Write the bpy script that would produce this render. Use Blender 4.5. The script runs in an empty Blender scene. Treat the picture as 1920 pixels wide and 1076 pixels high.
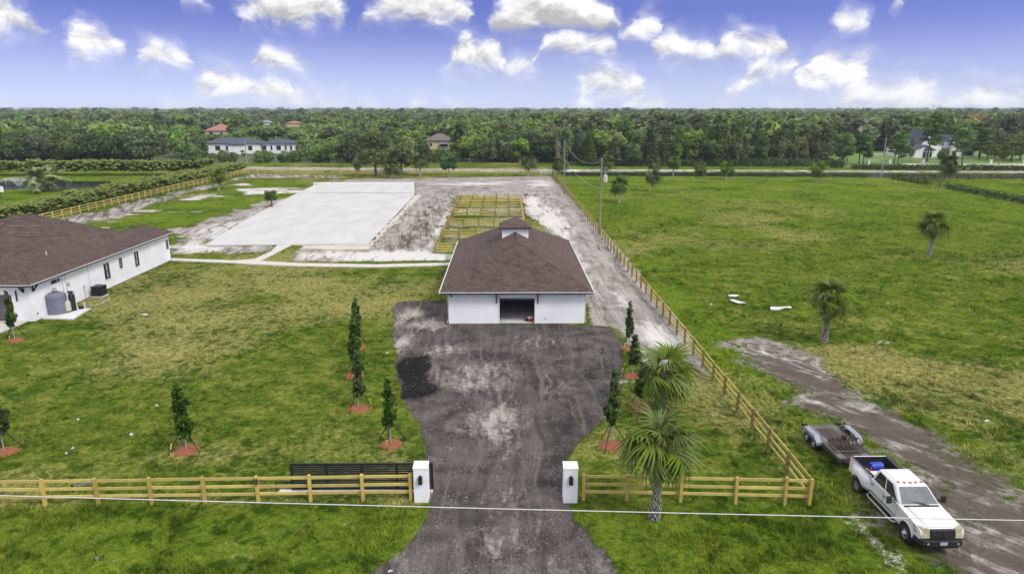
import bpy, bmesh, math, random
import numpy as np
from mathutils import Vector, Matrix
rnd = random.Random(7)
RS = np.random.RandomState(11)
S = bpy.context.scene
COL = S.collection
PI = math.pi

# ------------------------------------------------------------------ camera
PITCH, YAW, FPX, CAMH = math.radians(14.6), math.radians(0.5), 1280.0, 19.0
cam_d = bpy.data.cameras.new('camera'); cam = bpy.data.objects.new('camera', cam_d); COL.objects.link(cam)
cam_d.sensor_width = 36; cam_d.lens = 36 * FPX / 1920; cam_d.clip_start = 0.5; cam_d.clip_end = 20000
cam.location = (0, 0, CAMH); cam.rotation_euler = (PI/2 - PITCH, 0, -YAW)
S.camera = cam

# ------------------------------------------------------------------ exposure
S.view_settings.view_transform = 'Standard'; S.view_settings.look = 'None'
S.view_settings.exposure = 0.74; S.view_settings.gamma = 1.0; S.view_settings.use_curve_mapping = False
S.render.engine = 'CYCLES'
S.cycles.max_bounces = 5; S.cycles.diffuse_bounces = 2; S.cycles.glossy_bounces = 2
S.cycles.transmission_bounces = 3; S.cycles.transparent_max_bounces = 8; S.cycles.volume_bounces = 0
S.cycles.caustics_reflective = False; S.cycles.caustics_refractive = False
try: S.cycles.use_denoising = True
except Exception: pass

SUN_EL, SUN_AZ = math.radians(47), math.radians(130)      # azimuth clockwise from +Y

# ------------------------------------------------------------------ photograph pixel (1920 wide) -> place on the ground
_f = np.array([math.sin(YAW)*math.cos(PITCH), math.cos(YAW)*math.cos(PITCH), -math.sin(PITCH)])
_r = np.array([math.cos(YAW), -math.sin(YAW), 0.0]); _u = np.cross(_r, _f)
def ray(px, py): return _f + _r*(px-960)/FPX + _u*(538-py)/FPX
def G(px, py, z=0.0):
    d = ray(px, py); t = (z-CAMH)/d[2]; return float(d[0]*t), float(d[1]*t)
def GP(l, z=0.0): return [G(a, b, z) for a, b in l]
def AT(px, py, y):                 # point of the view ray at world depth y
    d = ray(px, py); t = y/d[1]; return float(d[0]*t), float(y), float(CAMH+d[2]*t)
def top_z(px, pb, pt):             # height of something that stands at (px,pb) and ends at row pt
    g = G(px, pb); d = ray(px, pt); return float(CAMH + d[2]*math.hypot(*g)/math.hypot(d[0], d[1]))
def px_of(x, y, z):
    v = np.array([x, y, z-CAMH]); return float(960+FPX*(v@_r)/(v@_f)), float(538-FPX*(v@_u)/(v@_f))

# ------------------------------------------------------------------ node helpers
class NT:
    def __init__(s, nt): s.t = nt
    def n(s, typ, **kw):
        nd = s.t.nodes.new(typ)
        for k, v in kw.items(): setattr(nd, k, v)
        return nd
    def L(s, a, b): s.t.links.new(a, b)
    def put(s, sock, v):
        if hasattr(v, 'is_output'): s.L(v, sock)
        else: sock.default_value = v
    def m(s, op, a, b=0.0, c=0.0, clamp=False):
        nd = s.n('ShaderNodeMath', operation=op); nd.use_clamp = clamp
        s.put(nd.inputs[0], a); s.put(nd.inputs[1], b); s.put(nd.inputs[2], c); return nd.outputs[0]
    def vm(s, op, a, b=(0, 0, 0)):
        nd = s.n('ShaderNodeVectorMath', operation=op); s.put(nd.inputs[0], a); s.put(nd.inputs[1], b); return nd.outputs[0]
    def mix(s, f, a, b, blend='MIX'):
        nd = s.n('ShaderNodeMix', data_type='RGBA', blend_type=blend)
        s.put(nd.inputs[0], f); s.put(nd.inputs[6], a if hasattr(a, 'is_output') else (*a[:3], 1)); s.put(nd.inputs[7], b if hasattr(b, 'is_output') else (*b[:3], 1))
        return nd.outputs[2]
    def ss(s, v, a, b, o0=0.0, o1=1.0):          # smoothstep map range
        nd = s.n('ShaderNodeMapRange', interpolation_type='SMOOTHSTEP')
        s.put(nd.inputs[0], v); nd.inputs[1].default_value = a; nd.inputs[2].default_value = b; nd.inputs[3].default_value = o0; nd.inputs[4].default_value = o1
        return nd.outputs[0]
    def noise(s, vec, scale, detail=3, rough=0.55, dist=0.0, col=False):
        nd = s.n('ShaderNodeTexNoise'); s.put(nd.inputs['Vector'], vec)
        nd.inputs['Scale'].default_value = scale; nd.inputs['Detail'].default_value = detail
        nd.inputs['Roughness'].default_value = rough; nd.inputs['Distortion'].default_value = dist
        return nd.outputs['Color' if col else 'Fac']
    def attr(s, name, out='Fac', kind='GEOMETRY'):
        nd = s.n('ShaderNodeAttribute', attribute_name=name, attribute_type=kind); return nd.outputs[out]
    def xyz(s, v):
        nd = s.n('ShaderNodeSeparateXYZ'); s.put(nd.inputs[0], v); return nd.outputs
    def cmb(s, x, y, z=0.0):
        nd = s.n('ShaderNodeCombineXYZ'); s.put(nd.inputs[0], x); s.put(nd.inputs[1], y); s.put(nd.inputs[2], z); return nd.outputs[0]

# ------------------------------------------------------------------ world: nishita sky with procedural cumulus
def build_world():
    w = bpy.data.worlds.new('World'); S.world = w; w.use_nodes = True
    t = NT(w.node_tree); w.node_tree.nodes.clear()
    STR = 0.1
    tc = t.n('ShaderNodeTexCoord').outputs['Generated']
    x, y, z = t.xyz(tc)
    az = t.m('ARCTAN2', x, y); el = t.m('ARCSINE', z)
    # sky colour: looked up a little higher than the true elevation (deep blue close above the horizon, as in the photograph)
    zz = t.m('MULTIPLY_ADD', t.m('MAXIMUM', z, 0.0), 4.2, 0.13)
    v2 = t.vm('NORMALIZE', t.cmb(x, y, zz))
    sky = t.n('ShaderNodeTexSky'); sky.sky_type = 'NISHITA'; sky.sun_disc = False
    sky.sun_elevation = SUN_EL; sky.sun_rotation = SUN_AZ
    sky.air_density = 1.0; sky.dust_density = 0.3; sky.ozone_density = 4.0
    if sky.inputs and sky.inputs[0].enabled: t.L(v2, sky.inputs[0])
    skyc = t.mix(1.0, sky.outputs[0], (1.25, .925, 1.32), 'MULTIPLY')
    milk = t.ss(el, -0.01, 0.13, 0.74, 0.0)
    skyc = t.mix(milk, skyc, (4.15, 4.5, 4.85))
    # cloud noise in (azimuth, elevation)
    p = t.cmb(t.m('MULTIPLY', az, 1.0), t.m('MULTIPLY', el, 1.5))
    n1 = t.noise(p, 16, 8, 0.64, 0.4)
    n1u = t.noise(t.vm('ADD', p, (0.006, 0.018, 0)), 16, 6, 0.62, 0.4)
    vor = t.n('ShaderNodeTexVoronoi', feature='SMOOTH_F1'); vor.inputs['Scale'].default_value = 42
    vor.inputs['Smoothness'].default_value = 0.35
    t.L(t.vm('ADD', p, t.vm('MULTIPLY', t.noise(p, 40, 2, 0.5, 0, True), (0.018, 0.018, 0))), vor.inputs['Vector'])
    bump = t.m('SUBTRACT', 0.42, vor.outputs['Distance'])
    nz = t.m('ADD', t.m('MULTIPLY', t.m('SUBTRACT', n1, 0.5), 0.075), t.m('MULTIPLY', bump, 0.016))
    wz = t.noise(p, 11, 5, 0.6, 0, True); wx, wy, _w = t.xyz(wz)
    az2 = t.m('ADD', az, t.m('MULTIPLY', t.m('SUBTRACT', wx, .5), .085)); el2 = t.m('ADD', el, t.m('MULTIPLY', t.m('SUBTRACT', wy, .5), .014))
    a01 = t.m('PINGPONG', t.m('DIVIDE', t.m('ADD', az2, PI/4), PI/2), 1.0)
    vec = t.cmb(a01, a01, a01)
    # clouds: (x0, x1, top, bottom, grey) measured on the photograph
    bands = [
        [(-60, 78, -10, 66, .1), (325, 412, -30, 4, .2), (432, 662, -60, 44, .35), (676, 880, -50, 40, .3), (905, 1172, -60, 62, .75), (1176, 1262, 14, 74, .2), (1548, 1642, 12, 54, .05), (1672, 1718, -30, 12, .1), (1780, 1990, -120, -60, .2)],
        [(112, 222, 34, 102, .05), (243, 366, 72, 120, .1), (470, 577, 84, 130, .1), (832, 950, 58, 134, .15), (940, 1060, 104, 140, .1), (985, 1170, 48, 100, .25), (1222, 1345, 58, 112, .2), (1330, 1480, 48, 112, .2), (1490, 1660, 76, 166, .1)],
        [(358, 488, 122, 182, .1), (486, 560, 134, 192, .2), (1080, 1212, 118, 182, .2), (1364, 1472, 148, 182, .15), (1385, 1510, 100, 145, .15), (1560, 1770, 132, 206, .2), (1750, 1990, 150, 212, .2), (1980, 2080, 80, 140, .2)],
        [(-20, 36, 194, 216, .1), (290, 385, 192, 214, .1), (520, 625, 168, 200, .1), (630, 668, 176, 192, .1), (676, 720, 196, 214, .2), (765, 820, 186, 206, .3), (826, 884, 190, 214, .1), (1068, 1130, 170, 212, .1), (1165, 1245, 174, 214, .05), (1318, 1376, 192, 216, .1), (1425, 1505, 198, 216, .1), (1545, 1700, 184, 214, .1), (1720, 1980, 172, 214, .15)],
    ]
    def ang(px, py):
        d = ray(px, py); d = d/np.linalg.norm(d); return math.atan2(d[0], d[1]), math.asin(d[2])
    S0 = 0.25
    dens = None; grey = None
    for bi, band in enumerate(bands):
        pts_c, pts_h, pts_g = [], [], []
        cl = []
        for (x0, x1, yt, yb, g) in band:
            A0, A1 = ang(x0, (yt+yb)/2)[0], ang(x1, (yt+yb)/2)[0]
            et, eb = ang((x0+x1)/2, yt)[1], ang((x0+x1)/2, yb)[1]
            cl.append((A0, A1, et, eb, g))
        rr = random.Random(bi+3)
        N = 150
        lastc = cl[0][3]
        for i in range(N+1):
            A = (i/N)*PI/2 - PI/4
            hit = None
            for c in cl:
                if c[0] <= A <= c[1]:
                    u = (A-c[0])/(c[1]-c[0])*2-1; hgt = (c[2]-c[3])*(max(0, 1-abs(u)**2.6)**0.7)*(0.88+0.16*math.sin(u*5+bi+len(cl)))*1.02
                    if hit is None or hgt > hit[1]: hit = (c, hgt)
            if hit:
                c, hgt = hit; lastc = c[3]+0.5*hgt; hh = 0.5*hgt; g = c[4]
            else:
                # nearest cloud keeps the centre line level between clouds
                nb = min(cl, key=lambda c: min(abs(A-c[0]), abs(A-c[1]))); lastc = nb[3]+0.2*(nb[2]-nb[3]); hh = -0.05; g = 0.1
            pts_c.append((i/N, (lastc+0.02)/S0)); pts_h.append((i/N, (hh+0.06)/S0)); pts_g.append((i/N, g))
        cv = t.n('ShaderNodeRGBCurve'); t.L(vec, cv.inputs['Color'])
        for ci, pts in enumerate((pts_c, pts_h, pts_g)):
            cu = cv.mapping.curves[ci]
            while len(cu.points) < len(pts): cu.points.new(0.5, 0.5)
            for q, (a, b) in zip(cu.points, pts): q.location = (a, min(1, max(0, b))); q.handle_type = 'VECTOR'
        cv.mapping.update()
        sc = t.n('ShaderNodeSeparateColor'); t.L(cv.outputs[0], sc.inputs[0])
        c = t.m('MULTIPLY_ADD', sc.outputs[0], S0, -0.02); h = t.m('MULTIPLY_ADD', sc.outputs[1], S0, -0.06)
        de = t.m('SUBTRACT', el2, c)
        s_ = t.m('SUBTRACT', h, t.m('ABSOLUTE', de))
        # grey under-side: below the centre line of the cloud
        g_ = t.m('MULTIPLY', sc.outputs[2], t.ss(t.m('DIVIDE', de, t.m('MAXIMUM', h, 0.004)), 0.6, -0.9))
        if dens is None: dens, grey, hsel = s_, g_, h
        else:
            sel = t.m('GREATER_THAN', s_, dens)
            grey = t.m('ADD', t.m('MULTIPLY', g_, sel), t.m('MULTIPLY', grey, t.m('SUBTRACT', 1.0, sel)))
            hsel = t.m('ADD', t.m('MULTIPLY', h, sel), t.m('MULTIPLY', hsel, t.m('SUBTRACT', 1.0, sel)))
            dens = t.m('MAXIMUM', dens, s_)
    low = t.m('ADD', dens, t.m('MULTIPLY', nz, t.m('MULTIPLY_ADD', hsel, 22.0, 0.30, clamp=True)))
    alpha = t.ss(low, -0.011, 0.016)
    wisp = t.m('MULTIPLY', t.ss(low, -0.022, 0.0), 0.20)
    alpha = t.m('MAXIMUM', alpha, wisp)
    # overhead clouds (outside the frame): an unseen fuller, brighter deck, raised to light the ground softly
    zc = t.m('MAXIMUM', z, 0.03)
    pp = t.cmb(t.m('DIVIDE', x, zc), t.m('DIVIDE', y, zc))
    n2 = t.noise(pp, 0.7, 5, 0.55, 0.3)
    up = t.m('MULTIPLY', t.ss(n2, 0.34, 0.50), t.ss(el, 0.17, 0.30))
    lit = t.m('MULTIPLY', t.m('SUBTRACT', n1, n1u), 1.7)
    bright = t.m('ADD', t.m('ADD', 0.93, lit), t.m('MULTIPLY', t.m('MINIMUM', t.m('MULTIPLY_ADD', grey, 1.0, t.m('MULTIPLY', grey, 0.35)), 1.0), -0.42))
    bright = t.m('ADD', bright, t.m('MULTIPLY', t.ss(low, 0.03, -0.005), -0.05))
    bright = t.m('MINIMUM', t.m('MAXIMUM', bright, 0.5), 1.0)
    cc = t.mix(bright, (0, 0, 0), (6.3, 6.3, 6.4))
    hz = t.ss(el, 0.0, 0.05, 0.35, 0.0)
    cc = t.mix(hz, cc, (4.9, 5.2, 5.8))
    skyc = t.mix(alpha, skyc, cc)
    skyc = t.mix(up, skyc, (7.9, 7.95, 8.1))
    # below the horizon: the colour of the land
    skyc = t.mix(t.ss(z, -0.02, -0.10), skyc, (1.0, 1.25, .75))
    bg = t.n('ShaderNodeBackground'); t.L(skyc, bg.inputs[0]); bg.inputs[1].default_value = STR
    out = t.n('ShaderNodeOutputWorld'); t.L(bg.outputs[0], out.inputs[0])
    w.cycles.sampling_method = 'MANUAL'; w.cycles.sample_map_resolution = 512
build_world()

sd = bpy.data.lights.new('sun', 'SUN'); sd.energy = 1.5; sd.angle = math.radians(14); sd.color = (1, 0.96, 0.9)
sun = bpy.data.objects.new('sun', sd); COL.objects.link(sun)
_sv = Vector((math.sin(SUN_AZ)*math.cos(SUN_EL), math.cos(SUN_AZ)*math.cos(SUN_EL), math.sin(SUN_EL)))
sun.rotation_euler = _sv.to_track_quat('Z', 'Y').to_euler(); sun.location = (60, -40, 120)

# ------------------------------------------------------------------ objects
def link(name, data, parent=None):
    o = bpy.data.objects.new(name, data); COL.objects.link(o)
    if parent is not None: o.parent = parent
    return o
def tag(o, label=None, cat=None, group=None, kind=None):
    if label: o['label'] = label
    if cat: o['category'] = cat
    if group: o['group'] = group
    if kind: o['kind'] = kind
    return o
def thing(name, label, cat, loc=(0, 0, 0), rz=0.0, group=None):
    o = link(name, None); o.empty_display_size = 0.2
    o.location = loc; o.rotation_euler = (0, 0, rz)
    return tag(o, label, cat, group)
def dup(root, loc=None, rz=None, label=None, scale=None):
    r = root.copy(); COL.objects.link(r)
    if loc is not None: r.location = loc
    if rz is not None: r.rotation_euler = (0, 0, rz)
    if scale is not None: r.scale = scale if isinstance(scale, tuple) else (scale,)*3
    if label: r['label'] = label
    for ch in list(root.children):
        c = ch.copy(); COL.objects.link(c); c.parent = r
        for g in list(ch.children):
            d = g.copy(); COL.objects.link(d); d.parent = c
    return r

class MB:
    """collects simple shapes; build() links them as one mesh object"""
    def __init__(s): s.v, s.f, s.m, s.uv = [], [], [], []
    def add(s, vs, fs, mi=0, uvs=None):
        b = len(s.v); s.v += [tuple(map(float, q)) for q in vs]
        for k, f in enumerate(fs):
            s.f.append(tuple(b+i for i in f)); s.m.append(mi); s.uv.append(uvs[k] if uvs else None)
        return s
    def box(s, c, d, rz=0.0, mi=0):
        hx, hy, hz = d[0]/2, d[1]/2, d[2]/2; ca, sa = math.cos(rz), math.sin(rz); vs = []
        for sz in (-1, 1):
            for sx, sy in ((-1, -1), (1, -1), (1, 1), (-1, 1)):
                a, b = sx*hx, sy*hy; vs.append((c[0]+a*ca-b*sa, c[1]+a*sa+b*ca, c[2]+sz*hz))
        return s.add(vs, [(0, 3, 2, 1), (4, 5, 6, 7), (0, 1, 5, 4), (1, 2, 6, 5), (2, 3, 7, 6), (3, 0, 4, 7)], mi)
    def bar(s, p, q, w, h, mi=0):                # rectangular bar from p to q, h upright
        p, q = Vector(p), Vector(q); d = (q-p).normalized()
        up = Vector((0, 0, 1)) if abs(d.z) < 0.95 else Vector((0, 1, 0))
        r = d.cross(up).normalized(); u = r.cross(d)
        vs = [e + r*(sx*w/2) + u*(sz*h/2) for e in (p, q) for sx, sz in ((-1, -1), (1, -1), (1, 1), (-1, 1))]
        return s.add(vs, [(0, 1, 2, 3), (7, 6, 5, 4), (0, 4, 5, 1), (1, 5, 6, 2), (2, 6, 7, 3), (3, 7, 4, 0)], mi)
    def tube(s, pts, r, n=8, mi=0, caps=True):
        pts = [Vector(p) for p in pts]; k = len(pts); rs = r if isinstance(r, (list, tuple)) else [r]*k
        vs, fs = [], []; pu = None
        for i in range(k):
            d = (pts[min(i+1, k-1)]-pts[max(i-1, 0)]).normalized()
            u = (Vector((0, 0, 1)) if abs(d.z) < 0.9 else Vector((1, 0, 0))) if pu is None else pu
            a = d.cross(u)
            if a.length < 1e-5: a = d.cross(Vector((0, 1, 0)))
            a.normalize(); b = a.cross(d); pu = b
            for j in range(n):
                t = 2*PI*j/n; vs.append(pts[i]+a*(math.cos(t)*rs[i])+b*(math.sin(t)*rs[i]))
        for i in range(k-1):
            for j in range(n):
                j2 = (j+1) % n; fs.append((i*n+j, i*n+j2, (i+1)*n+j2, (i+1)*n+j))
        if caps: fs.append(tuple(range(n-1, -1, -1))); fs.append(tuple((k-1)*n+j for j in range(n)))
        return s.add(vs, fs, mi)
    def lathe(s, prof, n=16, c=(0, 0, 0), axis='z', mi=0, caps=True):   # prof: (radius, height)
        vs, fs = [], []
        for (r, h) in prof:
            for j in range(n):
                t = 2*PI*j/n; a, b = math.cos(t)*r, math.sin(t)*r
                q = (a, b, h) if axis == 'z' else ((h, a, b) if axis == 'x' else (b, h, a))
                vs.append((q[0]+c[0], q[1]+c[1], q[2]+c[2]))
        for i in range(len(prof)-1):
            for j in range(n):
                j2 = (j+1) % n; fs.append((i*n+j, i*n+j2, (i+1)*n+j2, (i+1)*n+j))
        if caps:
            fs.append(tuple(range(n-1, -1, -1))); fs.append(tuple((len(prof)-1)*n+j for j in range(n)))
        return s.add(vs, fs, mi)
    def prism(s, poly, a, b, axis='z', mi=0):    # extrude a 2-D outline along an axis
        def P(u, v, w): return (u, v, w) if axis == 'z' else ((w, u, v) if axis == 'x' else (u, w, v))
        n = len(poly); vs = [P(u, v, a) for u, v in poly]+[P(u, v, b) for u, v in poly]
        fs = [tuple(range(n-1, -1, -1)), tuple(range(n, 2*n))]+[(i, (i+1) % n, n+(i+1) % n, n+i) for i in range(n)]
        return s.add(vs, fs, mi)
    def quad(s, *p, mi=0): return s.add(p, [tuple(range(len(p)))], mi)
    def build(s, name, mats, parent=None, smooth=False, bevel=0.0, loc=None, soft=0):
        me = bpy.data.meshes.new(name); me.from_pydata(s.v, [], s.f)
        if not isinstance(mats, (list, tuple)): mats = [mats]
        for m_ in mats: me.materials.append(m_)
        if any(s.m): me.polygons.foreach_set('material_index', s.m)
        if any(u is not None for u in s.uv):
            ul = me.uv_layers.new(name='UVMap'); k = 0
            for f, u in zip(s.f, s.uv):
                for i in range(len(f)):
                    if u: ul.data[k].uv = u[i]
                    k += 1
        bm = bmesh.new(); bm.from_mesh(me); bmesh.ops.recalc_face_normals(bm, faces=bm.faces); bm.to_mesh(me); bm.free()
        if smooth: me.polygons.foreach_set('use_smooth', [True]*len(me.polygons))
        me.update()
        o = link(name, me, parent)
        if loc is not None: o.location = loc
        if bevel > 0:
            b = o.modifiers.new('bevel', 'BEVEL'); b.width = bevel; b.segments = 2; b.limit_method = 'ANGLE'; b.angle_limit = math.radians(28 if soft else 35)
            if soft:
                b.segments = soft; me.polygons.foreach_set('use_smooth', [True]*len(me.polygons)); w_ = o.modifiers.new('normals', 'WEIGHTED_NORMAL'); w_.keep_sharp = False
        return o

def nmesh(name, V, F, mats, attrs=None, smooth=False):
    """mesh from numpy arrays; F is (n,3) or (n,4); attrs: name -> per-vertex float or (n,4) colour"""
    me = bpy.data.meshes.new(name); V = np.asarray(V, np.float32); F = np.asarray(F, np.int32); k = F.shape[1]
    me.vertices.add(len(V)); me.vertices.foreach_set('co', V.ravel())
    me.loops.add(F.size); me.loops.foreach_set('vertex_index', F.ravel())
    me.polygons.add(len(F)); me.polygons.foreach_set('loop_start', np.arange(0, F.size, k, dtype=np.int32))
    try: me.polygons.foreach_set('loop_total', np.full(len(F), k, np.int32))
    except Exception: pass
    if smooth: me.polygons.foreach_set('use_smooth', np.ones(len(F), bool))
    for m_ in (mats if isinstance(mats, (list, tuple)) else [mats]): me.materials.append(m_)
    for nm, A in (attrs or {}).items():
        A = np.asarray(A, np.float32)
        if A.ndim == 1: a = me.attributes.new(nm, 'FLOAT', 'POINT'); a.data.foreach_set('value', A)
        elif A.shape[1] == 3: a = me.attributes.new(nm, 'FLOAT_VECTOR', 'POINT'); a.data.foreach_set('vector', A.ravel())
        else: a = me.attributes.new(nm, 'FLOAT_COLOR', 'POINT'); a.data.foreach_set('color', A.ravel())
    me.update(calc_edges=True); me.validate()
    return me

# ------------------------------------------------------------------ materials
MATS = {}
def M(name, c1, c2=None, rough=0.8, scale=4.0, bump=0.0, bscale=30.0, metal=0.0, spec=0.3, stretch=(1, 1, 1), detail=4, rnd_obj=0.0, fine=0.0):
    m_ = bpy.data.materials.new(name); m_.use_nodes = True; t = NT(m_.node_tree)
    b = t.t.nodes['Principled BSDF']; oc = t.n('ShaderNodeTexCoord').outputs['Object']
    b.inputs['Roughness'].default_value = rough; b.inputs['Metallic'].default_value = metal; b.inputs['Specular IOR Level'].default_value = spec
    v = t.vm('MULTIPLY', oc, stretch)
    if c2 is None: c2 = tuple(c*0.82 for c in c1)
    if rnd_obj: v = t.vm('ADD', v, t.cmb(t.m('MULTIPLY', t.n('ShaderNodeObjectInfo').outputs['Random'], 37.0), 0.0, 0.0))
    f = t.ss(t.noise(v, scale, detail, 0.6), 0.3, 0.7)
    c = t.mix(f, c1, c2)
    if fine: c = t.mix(t.ss(t.noise(v, scale*9, 3, 0.6), 0.35, 0.7, 0.0, fine), c, tuple(q*0.45 for q in c1))
    if rnd_obj:
        rr = t.m('MULTIPLY_ADD', t.n('ShaderNodeObjectInfo').outputs['Random'], rnd_obj, 1-rnd_obj/2)
        c = t.mix(1.0, c, t.cmb(rr, rr, rr), 'MULTIPLY')
    t.L(c, b.inputs['Base Color'])
    if bump:
        bn = t.n('ShaderNodeBump'); bn.inputs['Strength'].default_value = bump; bn.inputs['Distance'].default_value = 0.02
        t.L(t.noise(v, bscale, 3), bn.inputs['Height']); t.L(bn.outputs[0], b.inputs['Normal'])
    MATS[name] = m_; return m_

def leaf_mat(name, dark, light, trans=0.25, rough=0.55, jit=1.0):
    m_ = bpy.data.materials.new(name); m_.use_nodes = True; t = NT(m_.node_tree)
    b = t.t.nodes['Principled BSDF']; out = t.t.nodes['Material Output']
    tone = t.attr('tone'); oi = t.n('ShaderNodeObjectInfo').outputs['Random']
    c = t.mix(tone, dark, light)
    hs = t.n('ShaderNodeHueSaturation'); t.L(c, hs.inputs['Color'])
    t.L(t.m('MULTIPLY_ADD', oi, 0.045*jit, 0.5-0.026*jit), hs.inputs['Hue'])
    t.L(t.m('MULTIPLY_ADD', t.m('FRACT', t.m('MULTIPLY', oi, 7.31)), 0.55*jit, 1-0.28*jit), hs.inputs['Value'])
    t.L(t.m('MULTIPLY_ADD', t.m('FRACT', t.m('MULTIPLY', oi, 3.7)), 0.3, 0.8), hs.inputs['Saturation'])
    t.L(hs.outputs[0], b.inputs['Base Color']); b.inputs['Roughness'].default_value = rough; b.inputs['Specular IOR Level'].default_value = 0.15
    tr = t.n('ShaderNodeBsdfTranslucent'); t.L(hs.outputs[0], tr.inputs[0])
    mx = t.n('ShaderNodeMixShader'); mx.inputs[0].default_value = trans
    t.L(b.outputs[0], mx.inputs[1]); t.L(tr.outputs[0], mx.inputs[2]); t.L(mx.outputs[0], out.inputs[0])
    MATS[name] = m_; return m_

M('white_stucco', (.85, .85, .862), (.76, .76, .775), .85, 0.5, .15, 60)
M('white_paint', (.80, .80, .80), (.74, .74, .74), .4, 2)
M('white_gutter', (.62, .64, .62), (.52, .54, .52), .5, 3)
M('black_metal', (.012, .012, .014), (.022, .022, .024), .45, 6)
M('dark_trim', (.03, .028, .028), (.02, .02, .02), .5, 6)
M('dark_bracket', (.014, .013, .018), (.022, .02, .028), .5, 6)
M('garage_grey', (.10, .10, .115), (.085, .085, .10), .5, 2)
M('glass_windshield', (.15, .17, .175), (.10, .115, .12), .07, 1.2, spec=.9)  # pale base colour stands in for sky reflected in the glass
M('glass_dark', (.015, .018, .02), (.03, .035, .035), .06, 1.5, spec=.6)
M('window_frame', (.05, .05, .05), (.08, .08, .08), .5, 8)
M('window_bright', (.45, .46, .46), (.35, .36, .36), .4, 3)
M('concrete', (.58, .54, .47), (.48, .45, .40), .9, 1.2, .1, 60, fine=.15)
M('concrete_white', (.68, .67, .66), (.56, .55, .54), .9, 1.5, .1, 60)
M('pine_new', (.56, .43, .12), (.44, .32, .085), .75, 2.2, .1, 60, stretch=(1, 1, 1), rnd_obj=.35, fine=.25)
M('pine_rail', (.60, .48, .155), (.50, .39, .115), .75, 1.6, .1, 60, rnd_obj=.32, fine=.25)
M('pine_old', (.20, .155, .06), (.28, .22, .085), .8, 2.5, .1, 60, rnd_obj=.3, fine=.3)
M('brown_rail', (.06, .048, .035), (.04, .03, .024), .85, 3)
M('bark_pale', (.36, .33, .29), (.22, .20, .17), .9, 3, .4, 12, stretch=(1, 1, .3))
M('bark_dark', (.10, .085, .07), (.06, .05, .042), .9, 3, .4, 12, stretch=(1, 1, .3))
M('palm_trunk', (.13, .12, .105), (.085, .075, .065), .9, 5, .4, 20)
M('palm_boot', (.42, .395, .36), (.30, .28, .25), .9, 7)
M('mulch', (.34, .125, .06), (.22, .075, .036), .95, 9, .8, 40, fine=.5)
M('ribbon', (.70, .62, .12), (.6, .5, .1), .6, 5)
M('pole_wood', (.27, .24, .205), (.19, .165, .14), .9, 3, .2, 20, stretch=(1, 1, .15))
M('wire', (.32, .32, .32), (.26, .26, .26), .5, 3)
M('cable_white', (.62, .61, .60), (.54, .53, .52), .5, 3)
M('tank_grey', (.17, .185, .235), (.14, .15, .195), .55, 1.5)
M('tank_beige', (.52, .51, .40), (.46, .45, .35), .5, 2)
M('plastic_blue', (.02, .06, .42), (.018, .045, .33), .35, 3)
M('plastic_red', (.45, .03, .02), (.36, .02, .02), .4, 3)
M('rubber', (.016, .016, .017), (.03, .028, .026), .85, 8)
M('rim_silver', (.52, .52, .53), (.40, .40, .41), .35, 8, metal=.7)
M('truck_white', (.66, .66, .675), (.62, .62, .635), .2, .7, spec=.5)
M('truck_black', (.016, .016, .018), (.028, .028, .03), .55, 6)
M('headlight', (.44, .41, .24), (.30, .29, .20), .12, 12, spec=.6)
M('amber', (.50, .14, .06), (.42, .1, .04), .3, 12)
M('steel_dark', (.035, .032, .032), (.075, .05, .04), .6, 7)
M('fender_grey', (.27, .29, .36), (.21, .225, .28), .5, 3)
M('deck_wood', (.085, .066, .055), (.05, .040, .036), .9, 4, .2, 30, stretch=(1, .2, 1), rnd_obj=.3)
M('deck_steel', (.17, .16, .155), (.09, .08, .075), .7, 2.2)
M('sheet_white', (.62, .61, .60), (.52, .50, .48), .7, 2)
M('stone_light', (.38, .36, .34), (.26, .245, .23), .9, 3)
M('stone_grey', (.12, .115, .115), (.06, .058, .058), .9, 3)
M('cream_wall', (.62, .52, .30), (.56, .46, .26), .85, .5)
M('pink_wall', (.55, .42, .38), (.5, .38, .34), .85, .5)
M('roof_grey', (.075, .085, .12), (.055, .062, .09), .85, 1.2)
M('roof_orange', (.36, .17, .115), (.28, .13, .09), .85, 1.2)
M('roof_taupe', (.17, .13, .12), (.13, .10, .092), .85, 1.2)
M('arena_sand', (.51, .502, .485), (.44, .43, .41), .95, .35, .1, 30, stretch=(1, .35, 1), detail=6)
M('arena_strip', (.52, .47, .40), (.44, .40, .345), .95, .3, .1, 20)
M('hay', (.55, .45, .22), (.45, .36, .16), .9, 6)
M('dead_wood', (.30, .28, .26), (.22, .20, .19), .9, 4)
for nm, d, l in (('leaf_mid', (.030, .054, .012), (.092, .145, .030)), ('leaf_dark', (.017, .034, .008), (.056, .088, .020)), ('leaf_light', (.050, .092, .014), (.125, .19, .036)),
                 ('leaf_olive', (.038, .055, .016), (.12, .15, .045)), ('leaf_grey', (.036, .054, .020), (.105, .132, .050)), ('leaf_pine', (.020, .048, .010), (.095, .165, .030)),
                 ('leaf_orange', (.24, .115, .035), (.46, .25, .085)), ('leaf_palm', (.026, .056, .006), (.165, .235, .030)), ('leaf_areca', (.026, .058, .008), (.13, .18, .03)),
                 ('leaf_sapling', (.014, .042, .004), (.095, .165, .018)), ('leaf_dead', (.12, .085, .04), (.22, .16, .08)), ('leaf_coconut', (.05, .09, .022), (.19, .23, .09))):
    k_ = 1.0 if nm in ('leaf_sapling', 'leaf_palm', 'leaf_orange', 'leaf_dead') else 1.7
    leaf_mat(nm, tuple(c*k_ for c in d), tuple(c*k_ for c in l), jit=.35 if nm in ('leaf_palm', 'leaf_sapling', 'leaf_orange') else 1.0)

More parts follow.
